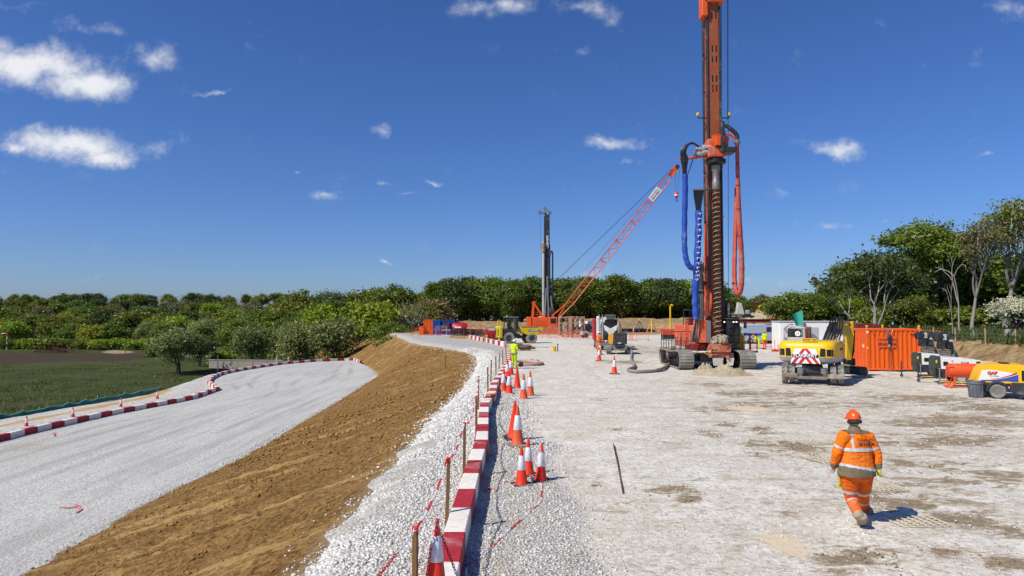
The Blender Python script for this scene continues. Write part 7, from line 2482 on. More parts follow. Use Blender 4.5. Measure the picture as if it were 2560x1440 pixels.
# ---------------------------------------------------------------- steel containers
def container(label, loc, rz, L, Wd, H, mat, group=None, doors=True, ribs=None, name='steel_container', sign=None):
 """Front long side along local x at y = 0, facing -y; door end at x = 0."""
 o = thing(name, loc, label, 'container', rz, group)
 fr = MB()
 for x in (0, L - .12):
  for y in (0, Wd - .12):
   fr.box(x, x + .12, y, y + .12, .06, H, .01)
 for z in (.06, H - .10):
  fr.box(.12, L - .12, 0.005, .085, z, z + .10, .01).box(.12, L - .12, Wd - .085, Wd - .005, z, z + .10, .01)
  fr.box(.005, .085, .12, Wd - .12, z, z + .10, .01).box(L - .085, L - .005, .12, Wd - .12, z, z + .10, .01)
 fr.build('corner_frame', mat, o)
 n = ribs or max(4, int(L / .27))
 pts = []
 p = (L - .24) / n
 for i in range(n):
  x = .12 + i * p
  pts += [(x, .02), (x + p * .30, .02), (x + p * .42, .075), (x + p * .88, .075)]
 pts.append((L - .12, .02))
 for nm, f in (('side_panel', lambda x, y: (x, y)), ('back_panel', lambda x, y: (x, Wd - y))):
  mb = MB()
  mb.add([(*f(x, y), z) for z in (.155, H - .095) for x, y in pts], [(i, i + 1, len(pts) + i + 1, len(pts) + i) for i in range(len(pts) - 1)])
  mb.build(nm, mat, o, 20)
 MB().box(.03, L - .03, .03, Wd - .03, H - .045, H - .012, .005).build('roof', mat, o)
 MB().box(L - .05, L - .02, .1, Wd - .1, .15, H - .1).build('end_panel', mat, o)
 for k in range(2):
  y0 = .13 + k * (Wd - .26) / 2
  y1 = y0 + (Wd - .26) / 2 - .015
  d = MB().box(.01, .045, y0, y1, .16, H - .11, .006)
  for q in range(4):
   z = .3 + q * (H - .5) / 4
   d.box(-.006, .02, y0 + .08, y1 - .08, z, z + (H - .5) / 4 - .12, .006)
  dr = d.build('door', mat, o)
  for yy in (y0 + .25, y1 - .25):
   MB().tube([(-.03, yy, .14), (-.03, yy, H - .1)], .016, 6).box(-.05, -.01, yy - .02, yy + .22, 1.05, 1.09).build('lock_rod', MT['lgrey'] if mat is not MT['orange'] else mat, dr)
 for x in (0, L):
  for y in (0, Wd):
   for z in (.0, H - .1):
    MB().cbox((x + (.06 if x == 0 else -.06), y + (.06 if y == 0 else -.06), z + .06), (.16, .16, .13), .015).build('corner_casting', mat, o)
 return o
c10 = container('bright orange steel container with a company sign on its ribbed side', (20.72, 40.0, 0), R(-8), 3.0, 2.44, 2.46, MT['orange'], ribs=11)
MB().box(.62, 1.62, -.012, .018, 1.38, 2.02, .004).build('sign_board', MT['orange'], c10)
text_part('lettering', 'Cementation', .205, MT['letter_o'], c10, frame((1.12, -.018, 1.84), (1, 0, 0), (0, 0, 1)), .003, .001)
text_part('lettering', 'SKANSKA', .235, MT['letter_b'], c10, frame((1.12, -.018, 1.56), (1, 0, 0), (0, 0, 1)), .003, .006)
for x, z in ((.06, 2.28), (2.92, 2.30)):
 MB().box(x - .055, x + .055, -.008, -.001, z - .075, z + .075, .001).build('label_plate', MT['letter_w'], c10)
MB().box(.01, .10, -.008, -.001, 1.28, 1.42, .001).build('warning_label', MT['yellow'], c10)
MB().box(-.03, -.012, .35, .55, 1.35, 1.55, .002).build('label_plate', MT['letter_w'], c10)
for x in (.05, 2.9, 1.75):
 MB().lathe([(.05, 0), (.05, .05), (.02, .06), (.06, .10), (.07, .15), (.03, .2)], (x, .06 if x != 1.75 else 2.3, 2.47), 10).build('lifting_lug', MT['yellow'], c10)
for x in (.38, 2.42):
 MB().prism([(x - .03, .0, 2.12), (x + .05, .0, 2.12), (x + .05, -.03, 2.2), (x + .05, .0, 2.3), (x - .03, .0, 2.3)], (.02, 0, 0)).build('vent_cowl', MT['orange'], c10)
# lifting chains hung over the front of it
lc = thing('lifting_chains', (22.0, 39.75, 0), 'dark lifting chains and hooks hanging down the front of the orange container', 'chains')
ox = Vector((math.cos(R(-8)), math.sin(R(-8)), 0)); oy = Vector((-ox.y, ox.x, 0))
cp = lambda x, y, z: Vector((20.72, 40.0, 0)) + ox * x + oy * y + Vector((0, 0, z))
kn = cp(1.24, -.08, 1.95)
mb = MB()
for x, z in ((1.05, 2.5), (1.2, 2.5), (1.45, 2.5), (.95, 2.5)):
 mb.tube(smooth_path([cp(x, .3, 2.48), cp(x, -.03, 2.44), kn + Vector(((x - 1.2) * .2, 0, .05))], 4), .014, 5)
mb.build('chain_leg', MT['steel'], lc, world=True)
for dx in (-.03, .03):
 MB().tube([kn + Vector((dx, 0, 0)), cp(1.24 + dx * 1.4, -.09, 1.2), cp(1.24 + dx * 2, -.10, .25)], .016, 5).build('chain_leg', MT['dgrey'], lc, world=True)
MB().blob(kn, .13, 4, (1, .6, 1.4), 2).blob(kn - Vector((0, 0, .22)), .09, 6, (1, .6, 1.3), 2).build('master_hook', MT['dark_blue'], lc, world=True)
MB().blob(kn - Vector((.02, 0, .5)), .075, 9, (1, .7, 1.6), 2).build('shackle', MT['steel'], lc, world=True)
MB().tube(smooth_path([cp(1.24, -.1, .3), cp(1.3, -.12, .16), cp(1.22, -.14, .05), cp(.95, -.3, .03), cp(1.4, -.32, .03), cp(1.2, -.2, .03)], 4), .022, 6).build('chain_coil', MT['steel'], lc, world=True)

# ---------------------------------------------------------------- lighting towers
def light_tower(px, py, label, k=1.0):
 p = P(px, py)
 o = thing('lighting_tower', p, label, 'lighting tower', R(-15), 'lighting towers')
 b = MB()
 prof = [(0, .70), (0, 1.22), (.08, 1.30), (1.05, 1.24), (1.15, 1.16), (1.78, 1.14), (1.9, 1.02), (1.9, .70)]
 b.prism([(x, 0, z) for x, z in prof], (0, .95, 0)).build('canopy', MT['white'], o)
 MB().prism([(x, -.012, z) for x, z in ((-.10, .72), (-.10, 1.16), (.0, 1.30), (.12, 1.30), (.14, .72))], (0, .975, 0)).build('end_cap', MT['dgreen'], o)
 MB().prism([(x, .03, z) for x, z in ((-.05, .28), (-.12, .72), (1.86, .72), (1.8, .45), (1.5, .36))], (0, .9, 0)).build('chassis', MT['dgrey'], o)
 for i in range(3):
  MB().box(-.115 + .02 * i, -.02, -.02, -.012, .42 + i * .1, .47 + i * .1).build('vent_slot', MT['black'], o)
 MB().box(.24, .44, -.02, -.012, .86, 1.05, .01).build('control_window', MT['black'], o)
 MB().lathe([(.04, 0), (.04, .03)], (.62, -.02, 1.1), 10, 'y').build('fuel_cap', MT['lgrey'], o)
 MB().box(-.08, -.01, -.02, -.012, .98, 1.12, .002).build('reflector', MT['yellow'], o)
 MB().box(1.62, 1.80, -.02, -.012, .98, 1.08, .002).build('lamp_plate', MT['dgrey'], o)
 text_part('lettering', 'GAP', .17, MT['letter_r'], o, frame((1.15, -.008, .98), (1, 0, 0), (0, 0, 1)), .003, .006)
 MB().box(.85, 1.3, -.015, -.005, .80, .87, .002).build('decal', MT['dark_blue'], o)
 for yy in (-.04, .92):
  wheel(o, (.95, yy, .31), .31, .18, 'y', MT['rubber'], MT['lgrey'])
  MB().tube([(.95 + .36 * math.cos(a), yy, .33 + .36 * math.sin(a)) for a in [math.pi * i / 10 for i in range(11)]], .05, 6).build('mudguard', MT['black'], o)
 MB().tube([(0, .45, .36), (-.75, .45, .34)], .045, 8).tube([(-.7, .45, .02), (-.7, .45, .85)], .035, 8).build('drawbar', MT['dgrey'], o)
 MB().lathe([(.06, -.03), (.085, -.02), (.085, .02), (.06, .03)], (-.7, .45, .09), 12, 'y').build('jockey_wheel', MT['rubber'], o)
 for x in (.05, 1.8):
  MB().tube([(x, -.1, .05), (x, -.1, .75)], .03, 8).box(x - .09, x + .09, -.2, 0, .0, .04).build('stabiliser', MT['steel'], o)
 MB().tube([(.05, -.12, .10), (1.75, -.12, .08)], .025, 6).build('outrigger_bar', MT['yellow'], o)
 # folded mast and lamp heads
 mm = MB()
 for i in range(4):
  z = 1.24 + i * .09
  mm.bar((.25, .3, z), (.85, .3, z + .06), .05).bar((.25, .6, z), (.85, .6, z + .06), .05)
 mm.build('folded_mast', MT['steel'], o)
 MB().bar((.80, .45, 1.62), (1.0, .45, 1.2), .13).bar((.62, .45, 1.75), (.86, .45, 1.55), .1).build('mast_arm', MT['dgrey'], o)
 for i, (x, z, t) in enumerate(((.14, 1.86, .15), (.52, 1.88, -.2), (.02, 2.22, 1.2), (.56, 2.16, .5))):
  M = Matrix.Translation((x + .12, .3 + .18 * (i % 2), z)) @ Matrix.Rotation(t, 4, 'Y')
  MB(M).box(-.17, .17, -.1, .1, -.24, .24, .03).build('lamp_head', MT['navy_black'], o)
  MB(M).box(-.14, .14, -.115, -.101, -.2, .2, .01).build('lamp_glass', MT['glass'], o)
 hw_ = MB()
 for i in range(8):
  a = Vector((.3 + rnd.uniform(-.2, .45), .3, 1.6 + rnd.uniform(0, .6)))
  hw_.tube(smooth_path([a, a + Vector((.12, -.05, -.15)), a + Vector((.05, 0, -.35))], 3), .018, 5)
 hw_.build('lamp_cable', MT['hose_black'], o)
 MB().box(.62, .78, .2, .5, 1.98, 2.08, .02).box(.3, .5, .2, .5, 2.05, 2.35, .03).build('lamp_bracket', MT['lgrey'], o)
 return o
light_tower(2345, 959, 'white lighting tower with folded black lamps behind the orange tank')
light_tower(2298, 945, 'white lighting tower with folded black lamps hard against the orange container')

# ---------------------------------------------------------------- orange drum heater on its frame
dh = thing('drum_heater', P(2415, 969), 'orange cylindrical tank on a tubular orange frame', 'tank', R(-22))
MB().lathe([(.22, -.70), (.31, -.66), (.32, -.5), (.32, .5), (.31, .64), (.22, .70)], (0, 0, .76), 26, 'x').build('tank_shell', MT['heater'], dh)
for x in (-.35, 0, .35):
 MB().lathe([(.322, -.012), (.328, 0), (.322, .012)], (x, 0, .76), 26, 'x').build('tank_hoop', MT['heater'], dh)
for s in (-1, 1):
 MB().tube(smooth_path([(s * .78, -.36, .12), (s * .82, -.36, .5), (s * .80, -.36, .98), (s * .60, -.36, 1.0), (s * .5, -.36, .98)], 5), .022, 8).build('end_hoop', MT['heater'], dh)
 for q in (-1, 1):
  MB().bar((s * .45, q * .3, .48), (s * .6, q * .42, .0), .06).build('leg', MT['heater'], dh)
MB().tube([(-.8, -.40, .05), (.8, -.40, .05)], .025, 8).tube([(-.8, .40, .05), (.8, .40, .05)], .025, 8).tube([(-.8, -.40, .05), (-.8, .40, .05)], .025, 8).build('base_frame', MT['heater'], dh)
MB().tube([(-.6, -.42, .02), (-.75, -.75, .02)], .025, 6).build('foot_bar', MT['heater'], dh)

# ---------------------------------------------------------------- compressor
cm = thing('towed_compressor', P(2475, 994), 'yellow towed compressor with red and blue swooshes and a steel wheel', 'compressor', R(-24))
prof = [(-.45, .60), (-.44, .74), (-.30, 1.10), (-.16, 1.26), (.25, 1.33), (1.1, 1.32), (1.75, 1.24), (2.2, 1.02), (2.3, .60)]
MB().prism([(x, 0, z) for x, z in prof], (0, 1.25, 0)).build('canopy', MT['compressor'], cm)
wp = [(-.36, .74), (-.24, 1.08), (.05, 1.10), (.75, 1.0), (.9, .86), (.9, .66), (-.38, .66)]
MB().prism([(x, -.001, z) for x, z in wp], (0, -.006, 0)).build('side_panel', MT['white'], cm)
def swoosh(mat, lo, hi, x0, x1, y):
 n = 12
 a = [(x0 + (x1 - x0) * i / n, y, lo(i / n)) for i in range(n + 1)]
 b = [(x0 + (x1 - x0) * i / n, y, hi(i / n)) for i in range(n + 1)][::-1]
 MB().prism(a + b, (0, -.003, 0)).build('decal', MT[mat], cm)
swoosh('letter_r', lambda u: .74 + .06 * u ** 2, lambda u: .75 + .28 * u ** 1.8, .0, .90, -.0075)
swoosh('letter_b2', lambda u: .66, lambda u: .685 + .26 * u ** 2.2, -.30, .94, -.0112)
swoosh('letter_w', lambda u: .70 + .245 * u ** 2.2, lambda u: .715 + .25 * u ** 2.2, -.25, .94, -.0150)
text_part('lettering', 'GAP', .17, MT['letter_r'], cm, frame((.10, -.012, .965), (1, 0, 0), (0, 0, 1)), .002, .012)
MB().box(0, .32, -.012, -.008, .845, .868, .001).build('decal', MT['letter_k'], cm)
MB().box(-.45, 2.3, -.02, 1.27, .46, .60, .04).build('chassis', MT['dgrey'], cm)
MB().prism([(x, -.05, z) for x, z in ((.14, .56), (.24, .64), (.62, .66), (.75, .60))], (0, .05, 0)).build('step_bracket', MT['compressor'], cm)
for yy in (-.06, 1.31):
 wheel(cm, (.24, yy, .27), .27, .19, 'y', MT['tyre_dusty'], MT['steel'], nrim=8)
 MB().tube([(.24 + .34 * math.cos(a), yy, .28 + .34 * math.sin(a)) for a in [-.1 + 3.3 * i / 12 for i in range(13)]], .06, 6, squash=.9).build('mudguard', MT['dgrey'], cm)
MB().prism([(x, -.07, z) for x, z in ((.62, .25), (.72, .62), (2.35, .62), (2.4, .45), (2.3, .2), (1.2, .14))], (0, .12, 0)).build('rear_skirt', MT['dgrey'], cm)
MB().tube([(1.1, .3, 1.33), (1.6, .3, 1.29)], .07, 12).build('silencer', MT['steel'], cm)
MB().box(.45, .75, .3, .9, 1.33, 1.36, .02).build('hatch', MT['black'], cm)
MB().box(1.05, 1.35, -.02, -.005, .70, 1.1, .02).build('door_vent', MT['black'], cm)
MB().box(.66, .72, -.07, -.055, .50, .56).build('reflector', MT['letter_r'], cm)
MB().tube(smooth_path([(.9, -.15, .05), (1.2, -.2, .12), (1.5, -.25, .04), (1.8, -.3, .02)], 4), .03, 6).build('air_hose', MT['hose_black'], cm)
# ---------------------------------------------------------------- bin
bn_ = thing('plastic_bin', P(2440, 992), 'dented grey plastic bin in front of the yellow compressor', 'bin')
MB().lathe([(.235, 0), (.25, .02), (.285, .52), (.31, .53), (.315, .56), (.30, .60), (.315, .62), (.315, .66), (.295, .66), (.275, .60), (.24, .05)], (0, 0, 0), 22).build('tub', MT['bin'], bn_)
for a in (0, math.pi):
 MB().tube(smooth_path([(.31 * math.cos(a - .25), .31 * math.sin(a - .25), .5), (.36 * math.cos(a), .36 * math.sin(a), .47), (.31 * math.cos(a + .25), .31 * math.sin(a + .25), .5)], 4), .018, 6).build('handle', MT['bin'], bn_)
for k in range(6):
 a = -2.6 + k * .45
 MB().tube([(.252 * math.cos(a), .252 * math.sin(a), .03), (.288 * math.cos(a), .288 * math.sin(a), .51)], .012, 5).build('rib', MT['bin'], bn_)

# ---------------------------------------------------------------- wire fence, stump, cabinet by the wood
fo = thing('wire_fence', (36.0, 58, 1.1), 'wire fence on round timber posts along the top of the soil bank', 'fence')
tops = []
FP = [(2250, 66), (2295, 62), (2333, 57.5), (2388, 55), (2463, 52), (2537, 49), (2620, 46)]
for px, Y in FP:
 c = W(px, 800, Y)
 z0 = 1.0
 MB().cyl((c.x, Y, z0 - .3), (c.x + rnd.uniform(-.05, .05), Y, z0 + 1.25), .055, .05, n=8).build('post', MT['pale_wood_old'], fo, world=True)
 tops.append(Vector((c.x, Y, z0)))
for h in (.25, .55, .85, 1.15):
 MB().tube([t + Vector((0, -.05, h)) for t in tops], .008, 4).build('wire', MT['steel'], fo, world=True)
st_ = thing('tree_stump', W(2520, 848, 54) - Vector((0, 0, .2)), 'pale sawn tree stump behind the wire fence', 'stump')
MB().lathe([(.34, 0), (.27, .25), (.24, .7), (.20, .95), (.10, 1.0)], (0, 0, 0), 12).build('stump_wood', MT['pale_bark'], st_)
br_ = thing('fallen_branch', W(2530, 850, 52), 'broken pale branch leaning on a fence post by the stump', 'branch')
MB().tube([W(2527, 843, 52), W(2532, 835, 52), W(2540, 824, 52)], [.05, .04, .02], 6).build('wood', MT['pale_bark'], br_, world=True)
nf_ = thing('orange_netting', W(2295, 830, 50), 'low run of orange barrier netting between the container and the fence', 'netting')
a, b = W(2294, 826, 48), W(2350, 827, 48)
MB().tube([a, b], .02, 5).tube([a - Vector((0, 0, .5)), b - Vector((0, 0, .55))], .015, 5).tube([b, b - Vector((0, 0, 1.1))], .04, 6).build('netting_rope', MT['plastic_o'], nf_, world=True)
gc = thing('steel_cabinet', P(2106, 901), 'grey steel cabinet between the excavator arm and the container', 'cabinet', R(-20))
MB().box(-.55, .4, 0, .8, .1, 1.15, .03).build('cabinet_body', MT['grey'], gc)
MB().box(-.5, -.08, -.02, .0, .2, 1.08, .01).box(-.04, .36, -.02, .0, .2, 1.08, .01).build('cabinet_door', MT['grey'], gc)
MB().box(-.6, .45, -.1, .9, 0, .1, .02).build('skid', MT['dark_red'], gc)

# ---------------------------------------------------------------- concrete mixer truck, seen from behind
mx = thing('mixer_truck', P(1526, 876), 'white concrete mixer truck backed up to the pump, hopper facing us', 'mixer truck', R(-3))
MT['drum'] = paint('drum white', lin('BDB7AC'), .5, .4, (.42, .32, .26))
for sx in (-1, 1):
 for yy in (.9, 2.2, 5.6):
  for dx in ((.72, 1.05) if yy < 5 else (1.0,)):
   wheel(mx, (sx * dx, yy, .5), .5, .28, 'x', MT['rubber'], MT['lgrey'])
MB().box(-.45, .45, 0, 7.4, .75, 1.05).build('chassis', MT['dgrey'], mx)
MB().box(-1.2, 1.2, 5.0, 7.2, .7, 2.9, .1).build('cab', MT['red'], mx)
MB().box(-1.1, 1.1, 4.97, 5.0, 1.9, 2.6, .02).build('cab_rear_window', MT['glass'], mx)
dr = MB()
M = Matrix.Translation((.12, .7, 2.35)) @ Matrix.Rotation(R(-12), 4, 'X')
dr.M = M
dr.lathe([(.55, -.35), (.62, -.1), (.95, .7), (1.18, 1.6), (1.18, 2.6), (.95, 3.6), (.6, 4.1)], (0, 0, 0), 26, 'y')
dr.build('drum', MT['drum'], mx)
MB(M).lathe([(.64, -.40), (.66, -.34), (.60, -.28)], (0, 0, 0), 26, 'y').build('drum_rim', MT['black'], mx)
MB(M).lathe([(.2, -.34), (.54, -.36), (.54, -.351)], (0, 0, 0), 26, 'y').build('drum_mouth', MT['black'], mx)
# charge hopper, discharge chute
MB().add([(-.5, -.35, 3.25), (.5, -.35, 3.25), (.5, .25, 3.25), (-.5, .25, 3.25), (-.28, -.15, 2.85), (.28, -.15, 2.85), (.28, .15, 2.85), (-.28, .15, 2.85)],
         [(0, 1, 5, 4), (1, 2, 6, 5), (2, 3, 7, 6), (3, 0, 4, 7)]).tube([(-.5, -.35, 3.25), (.5, -.35, 3.25), (.5, .25, 3.25), (-.5, .25, 3.25), (-.5, -.35, 3.25)], .035, 5).build('charge_hopper', MT['grey'], mx)
MB().prism([(-.62, -.25, 2.35), (0, -.25, 2.02), (.62, -.25, 2.35), (.54, -.25, 1.9), (0, -.25, 1.45), (-.54, -.25, 1.9)], (0, .10, 0)).build('discharge_hopper', MT['white'], mx)
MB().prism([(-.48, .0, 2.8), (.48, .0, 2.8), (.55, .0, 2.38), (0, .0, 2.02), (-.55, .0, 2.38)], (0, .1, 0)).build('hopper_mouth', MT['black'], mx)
MB().prism([(-.22, -.45, 1.72), (.22, -.45, 1.72), (.3, -.4, 2.0), (-.3, -.4, 2.0)], (.0, -.75, -.45)).build('chute', MT['lgrey'], mx)
fm = MB()
for sx in (-1, 1):
 fm.bar((sx * .75, .1, 1.0), (sx * .68, 0, 2.9), .09).bar((sx * .75, .9, 1.0), (sx * .68, .1, 2.7), .07)
fm.bar((-.7, 0, 2.9), (.7, 0, 2.9), .09)
fm.build('drum_stand', MT['white_dusty'], mx)
MB().box(-1.2, -.92, .1, 1.1, 1.0, 3.15, .05).box(-1.2, -1.12, .08, .1, 1.1, 3.0).build('side_locker', MT['white'], mx)
MB().tube([(-1.02, -.05, .55), (-1.02, -.05, 3.3), (-.72, -.05, 3.3), (-.72, -.05, .55)], .035, 6).build('ladder', MT['lgrey'], mx)
for k in range(8):
 MB().tube([(-1.02, -.05, .7 + k * .33), (-.72, -.05, .7 + k * .33)], .022, 6).build('ladder_rung', MT['lgrey'], mx)
MB().box(-1.2, 1.2, -.12, .05, .42, .95, .03).build('rear_bumper', MT['grey'], mx)
for sx in (-1, 1):
 MB().box(sx * .85 - .28, sx * .85 + .28, -.135, -.12, .72, .85, .01).build('tail_lamp', MT['red'], mx)
 MB().box(sx * 1.02 - .16, sx * 1.02 + .16, .1, 2.9, .98, 1.05).build('mudguard', MT['black'], mx)
MB().lathe([(.001, -.02), (.055, -.02), (.055, .0), (.001, .0)], (-.42, -.15, .86), 12, 'y').build('indicator_lamp', MT['amber'], mx)
MB().box(.9, 1.2, .3, 2.0, 1.1, 1.7, .06).build('water_tank', MT['muddy_orange'], mx)
MB().bar((.78, -.1, 1.6), (.7, -.1, 3.1), .05).build('hydraulic_strut', MT['yellow'], mx)
# ---------------------------------------------------------------- tracked concrete pump
pm = thing('concrete_pump', P(1547, 885), 'small tracked concrete pump with dark radiator grille and yellow side', 'concrete pump', R(-6))
for sx in (-1, 1):
 x0 = -1.02 if sx < 0 else .62
 crawler(pm, x0, x0 + .42, -.2, 2.4, 0, .56, MT['shoe'], MT['dgrey'], world=False)
MB().box(-.56, .66, -.5, 2.3, .55, .75, .05).prism([(-.62, -.62, .72), (.72, -.62, .72), (.55, -.62, .36), (-.45, -.62, .36)], (0, .5, 0)).build('chassis', MT['grey'], pm)
MB().prism([(-.50, -.45, .85), (.66, -.45, .85), (.68, -.42, 1.75), (-.42, -.42, 1.75)], (0, 1.9, 0)).build('engine_cover', MT['dgrey'], pm)
MB().prism([(-.53, -.44, .85), (-.53, 1.4, .85), (-.45, 1.4, 1.76), (-.45, -.1, 1.78), (-.47, -.44, 1.5)], (-.03, 0, 0)).build('side_cover', MT['pump_yellow'], pm)
MB().prism([(-.80, -.40, .9), (-.50, -.40, .8), (-.45, -.40, 1.75), (-.72, -.40, 1.7), (-.86, -.40, 1.35)], (0, 1.2, 0)).build('corner_cover', MT['pump_yellow'], pm)
MB().box(-.25, .48, -.49, -.455, .85, 1.55, .01).build('radiator', MT['black'], pm)
for k in range(7):
 MB().box(-.24, .47, -.51, -.492, .9 + k * .095, .918 + k * .095, .003).build('grille_bar', MT['grey'], pm)
for k in range(4):
 MB().box(-.24 + k * .235, -.225 + k * .235, -.515, -.495, .86, 1.54, .003).build('grille_bar', MT['grey'], pm)
MB().prism([(-.4, -.64, .74), (.5, -.64, .74), (.35, -.64, .5), (-.2, -.64, .5)], (0, -.02, 0)).build('tow_recess', MT['black'], pm)
MB().box(-.1, .18, -.52, -.5, .86, 1.0).build('label_plate', MT['lgrey'], pm)
MB().tube(smooth_path([(.6, -.3, .62), (.9, -.4, .66), (1.02, -.5, .58)], 4), .09, 10).build('outlet_pipe', MT['steel'], pm)
MB().prism([(-.5, 1.5, 1.1), (.6, 1.5, 1.1), (.75, 1.5, 1.5), (-.65, 1.5, 1.5)], (0, .8, 0)).build('hopper', MT['lgrey'], pm)
# ---------------------------------------------------------------- site dumper
dp = thing('site_dumper', P(1294, 858), 'yellow site dumper with a forward skip and dark cab', 'dumper', R(14))
dp.scale = (1.12, 1.12, 1.12)
for x, r in ((-1.1, .56), (1.28, .56)):
 for y in (-.75, .95):
  wheel(dp, (x, y, r), r, .42, 'y', MT['tyre_dusty'], MT['dgrey'], lugs=16)
MB().box(-2.0, .2, -.45, .65, .55, .95, .05).box(.0, 1.9, -.35, .55, .5, .8, .04).build('chassis', MT['dgrey'], dp)
MB().box(-1.6, -.2, -.75, .95, .95, 1.5, .08).prism([(-1.75, -.85, .95), (-1.6, -.85, 1.22), (-.6, -.85, 1.22), (-.45, -.85, .95)], (0, .3, 0)).build('engine_cover', MT['dgrey'], dp)
for y0 in (-.80, .25):
 MB().box(-2.15, -1.75, y0, y0 + .72, .55, 1.75, .07).build('rear_guard', MT['dumper'], dp)
 MB().box(-2.17, -2.14, y0 + .16, y0 + .56, .8, 1.5, .02).build('grille', MT['black'], dp)
for y0 in (-.62, .45):
 MB().box(-2.0, -1.88, y0, y0 + .12, 1.75, 2.35, .02).build('rear_post', MT['dumper'], dp)
sk_ = [(.0, 1.78), (.25, 1.62), (2.4, 1.62), (2.45, 1.48), (1.75, .86), (.85, .86), (.30, 1.12), (.05, 1.6)]
MB().prism([(x, -.95, z) for x, z in sk_], (0, 2.1, 0)).build('skip', MT['dumper'], dp)
MB().prism([(x, -.80, z) for x, z in ((.4, 1.66), (2.2, 1.66), (1.7, 1.60), (.8, 1.60))], (0, 1.8, 0)).build('skip_load', MT['black'], dp)
MB().box(.85, 2.1, -.97, -.952, 1.24, 1.45, .004).build('name_plate', MT['letter_k'], dp)
text_part('lettering', 'FLANNERY', .24, MT['letter_w'], dp, frame((1.47, -.975, 1.345), (1, 0, 0), (0, 0, 1)), .002, .006)
cbf = MB()
for x in (-1.25, -.15):
 for y in (-.72, .82):
  cbf.bar((x, y, 1.4), (x + .02, y, 2.62), .09)
cbf.box(-1.35, -.05, -.8, .9, 2.6, 2.68, .03)
cbf.build('cab_frame', MT['dgrey'], dp)
MB().box(-1.3, -.1, -.78, .88, 2.68, 2.72, .02).build('cab_roof', MT['lgrey'], dp)
MB().box(-1.2, -.7, -.715, -.70, 1.45, 2.58).box(-.66, -.2, -.715, -.70, 1.45, 2.58).box(-.14, -.125, -.66, .76, 1.45, 2.58).build('cab_window', MT['pane'], dp)
MB().box(-1.0, -.5, -.2, .4, 1.5, 1.65, .05).box(-1.05, -.92, -.2, .4, 1.6, 2.2, .05).build('driver_seat', MT['black'], dp)
MB().lathe([(.05, 0), (.05, .12), (.02, .16)], (-1.1, .1, 2.72), 10).build('beacon', MT['yellow'], dp)
MB().box(-2.1, -1.95, -.4, .5, 1.9, 2.65, .03).build('mirror_frame', MT['lgrey'], dp) if False else None
q = Matrix.Translation(dp.location) @ Matrix.Rotation(R(14), 4, 'Z') @ Matrix.Scale(1.12, 4)
stand('dumper driver in a yellow jacket inside the dark cab', q @ Vector((-.75, .08, .98)), R(-76), 'hivis_y', 'navy', 'helmet_o', 1.45, 'reach', voxel=.03, tape=False, ground=.98)

# ---------------------------------------------------------------- clutter by the kerb
wo = thing('hose_coil', P(1312, 908), 'coil of dusty pink hose lying beside the yellow worker', 'hose')
c = P(1312, 909, .1)
pts = []
for i in range(60):
 a = i / 60 * 2 * math.pi * 2.0
 rr = 1.2 + .1 * math.sin(a * 1.5) - .2 * i / 60
 pts.append(c + Vector((rr * math.cos(a), 1.5 * math.sin(a) + .5, -.01 + .06 * (i / 60))))
MB().tube(pts, .085, 8).build('hose_body', MT['hose_pink'], wo, world=True)
rc = MB()
for k in range(10):
 a = c + Vector((-.9 + k * .2, 2.2 + .1 * math.sin(k * 2), .02 + .05 * (k % 2)))
 rc.blob(a, .12, k, (1.2, 1, .8), 1)
rc.build('hose_fold', MT['hose_pink'], wo, world=True)
dk = thing('wheel_disc', P(1302, 918), 'dark round disc standing on edge by the hose coil', 'disc', R(20))
MB().lathe([(.05, -.05), (.15, -.05), (.17, -.02), (.17, .02), (.15, .05), (.05, .05)], (0, 0, .17), 20, 'y').build('disc_body', MT['rubber'], dk)
MB().lathe([(.02, -.07), (.06, -.07), (.06, .07), (.02, .07)], (0, 0, .17), 14, 'y').build('hub', MT['dark_red'], dk)
rbp = thing('scrap_pile', P(1308, 876), 'pile of rusty pipe ends and bars on timber bearers', 'scrap pile')
c = P(1308, 876)
for k in range(26):
 a = c + Vector((rnd.uniform(-.9, .7), rnd.uniform(-.3, .6), .1 + .6 * (k / 26) * rnd.uniform(.3, 1)))
 d = Vector((rnd.uniform(.4, 1.0), rnd.uniform(-.4, .4), rnd.uniform(-.12, .12)))
 MB().tube([a - d * .6, a + d * .6], rnd.choice([.05, .08, .11, .03]), 7).build('pipe', MT[rnd.choice(['rust', 'muddy', 'rust', 'steel'])], rbp, world=True)
MB().tube([c + Vector((.4, 0, .35)), c + Vector((2.4, .3, .25))], .02, 5).build('long_bar', MT['rust'], rbp, world=True)
for k in range(3):
 MB().cbox(c + Vector((-.6 + k * .6, .1, .05)), (.12, 1.1, .12), .01).build('bearer', MT['wood'], rbp, world=True)
bk_ = thing('bucket', P(1385, 878), 'yellow plastic bucket alone on the ground', 'bucket')
MB().lathe([(.15, 0), (.17, .02), (.21, .38), (.225, .38), (.225, .42), (.20, .42), (.16, .04)], (0, 0, 0), 18).build('tub', MT['yellow'], bk_)
MB().tube([(.22 * math.cos(a), .02, .38 - .12 * math.sin(a)) for a in [math.pi * i / 8 for i in range(9)]], .01, 5).build('handle', MT['lgrey'], bk_)
pz = thing('marker_post', P(1394, 878), 'short grey marker post beside the yellow bucket', 'post')
MB().cyl((0, 0, 0), (0, 0, .62), .045, n=8).cbox((.02, 0, .62), (.16, .06, .12), .02).build('post', MT['grey'], pz)
# stones lying on the kerb
ks = thing('loose_rubble', (-.74, 24.9, .31), 'lumps of rubble sitting on top of the kerb', 'rubble')
MB().blob((-.05, 0, .05), .10, 1, n=2).blob((.08, .1, .05), .08, 2, n=2).blob((-.1, .25, .04), .07, 3, n=2).build('lump', MT['muddy_orange'], ks)

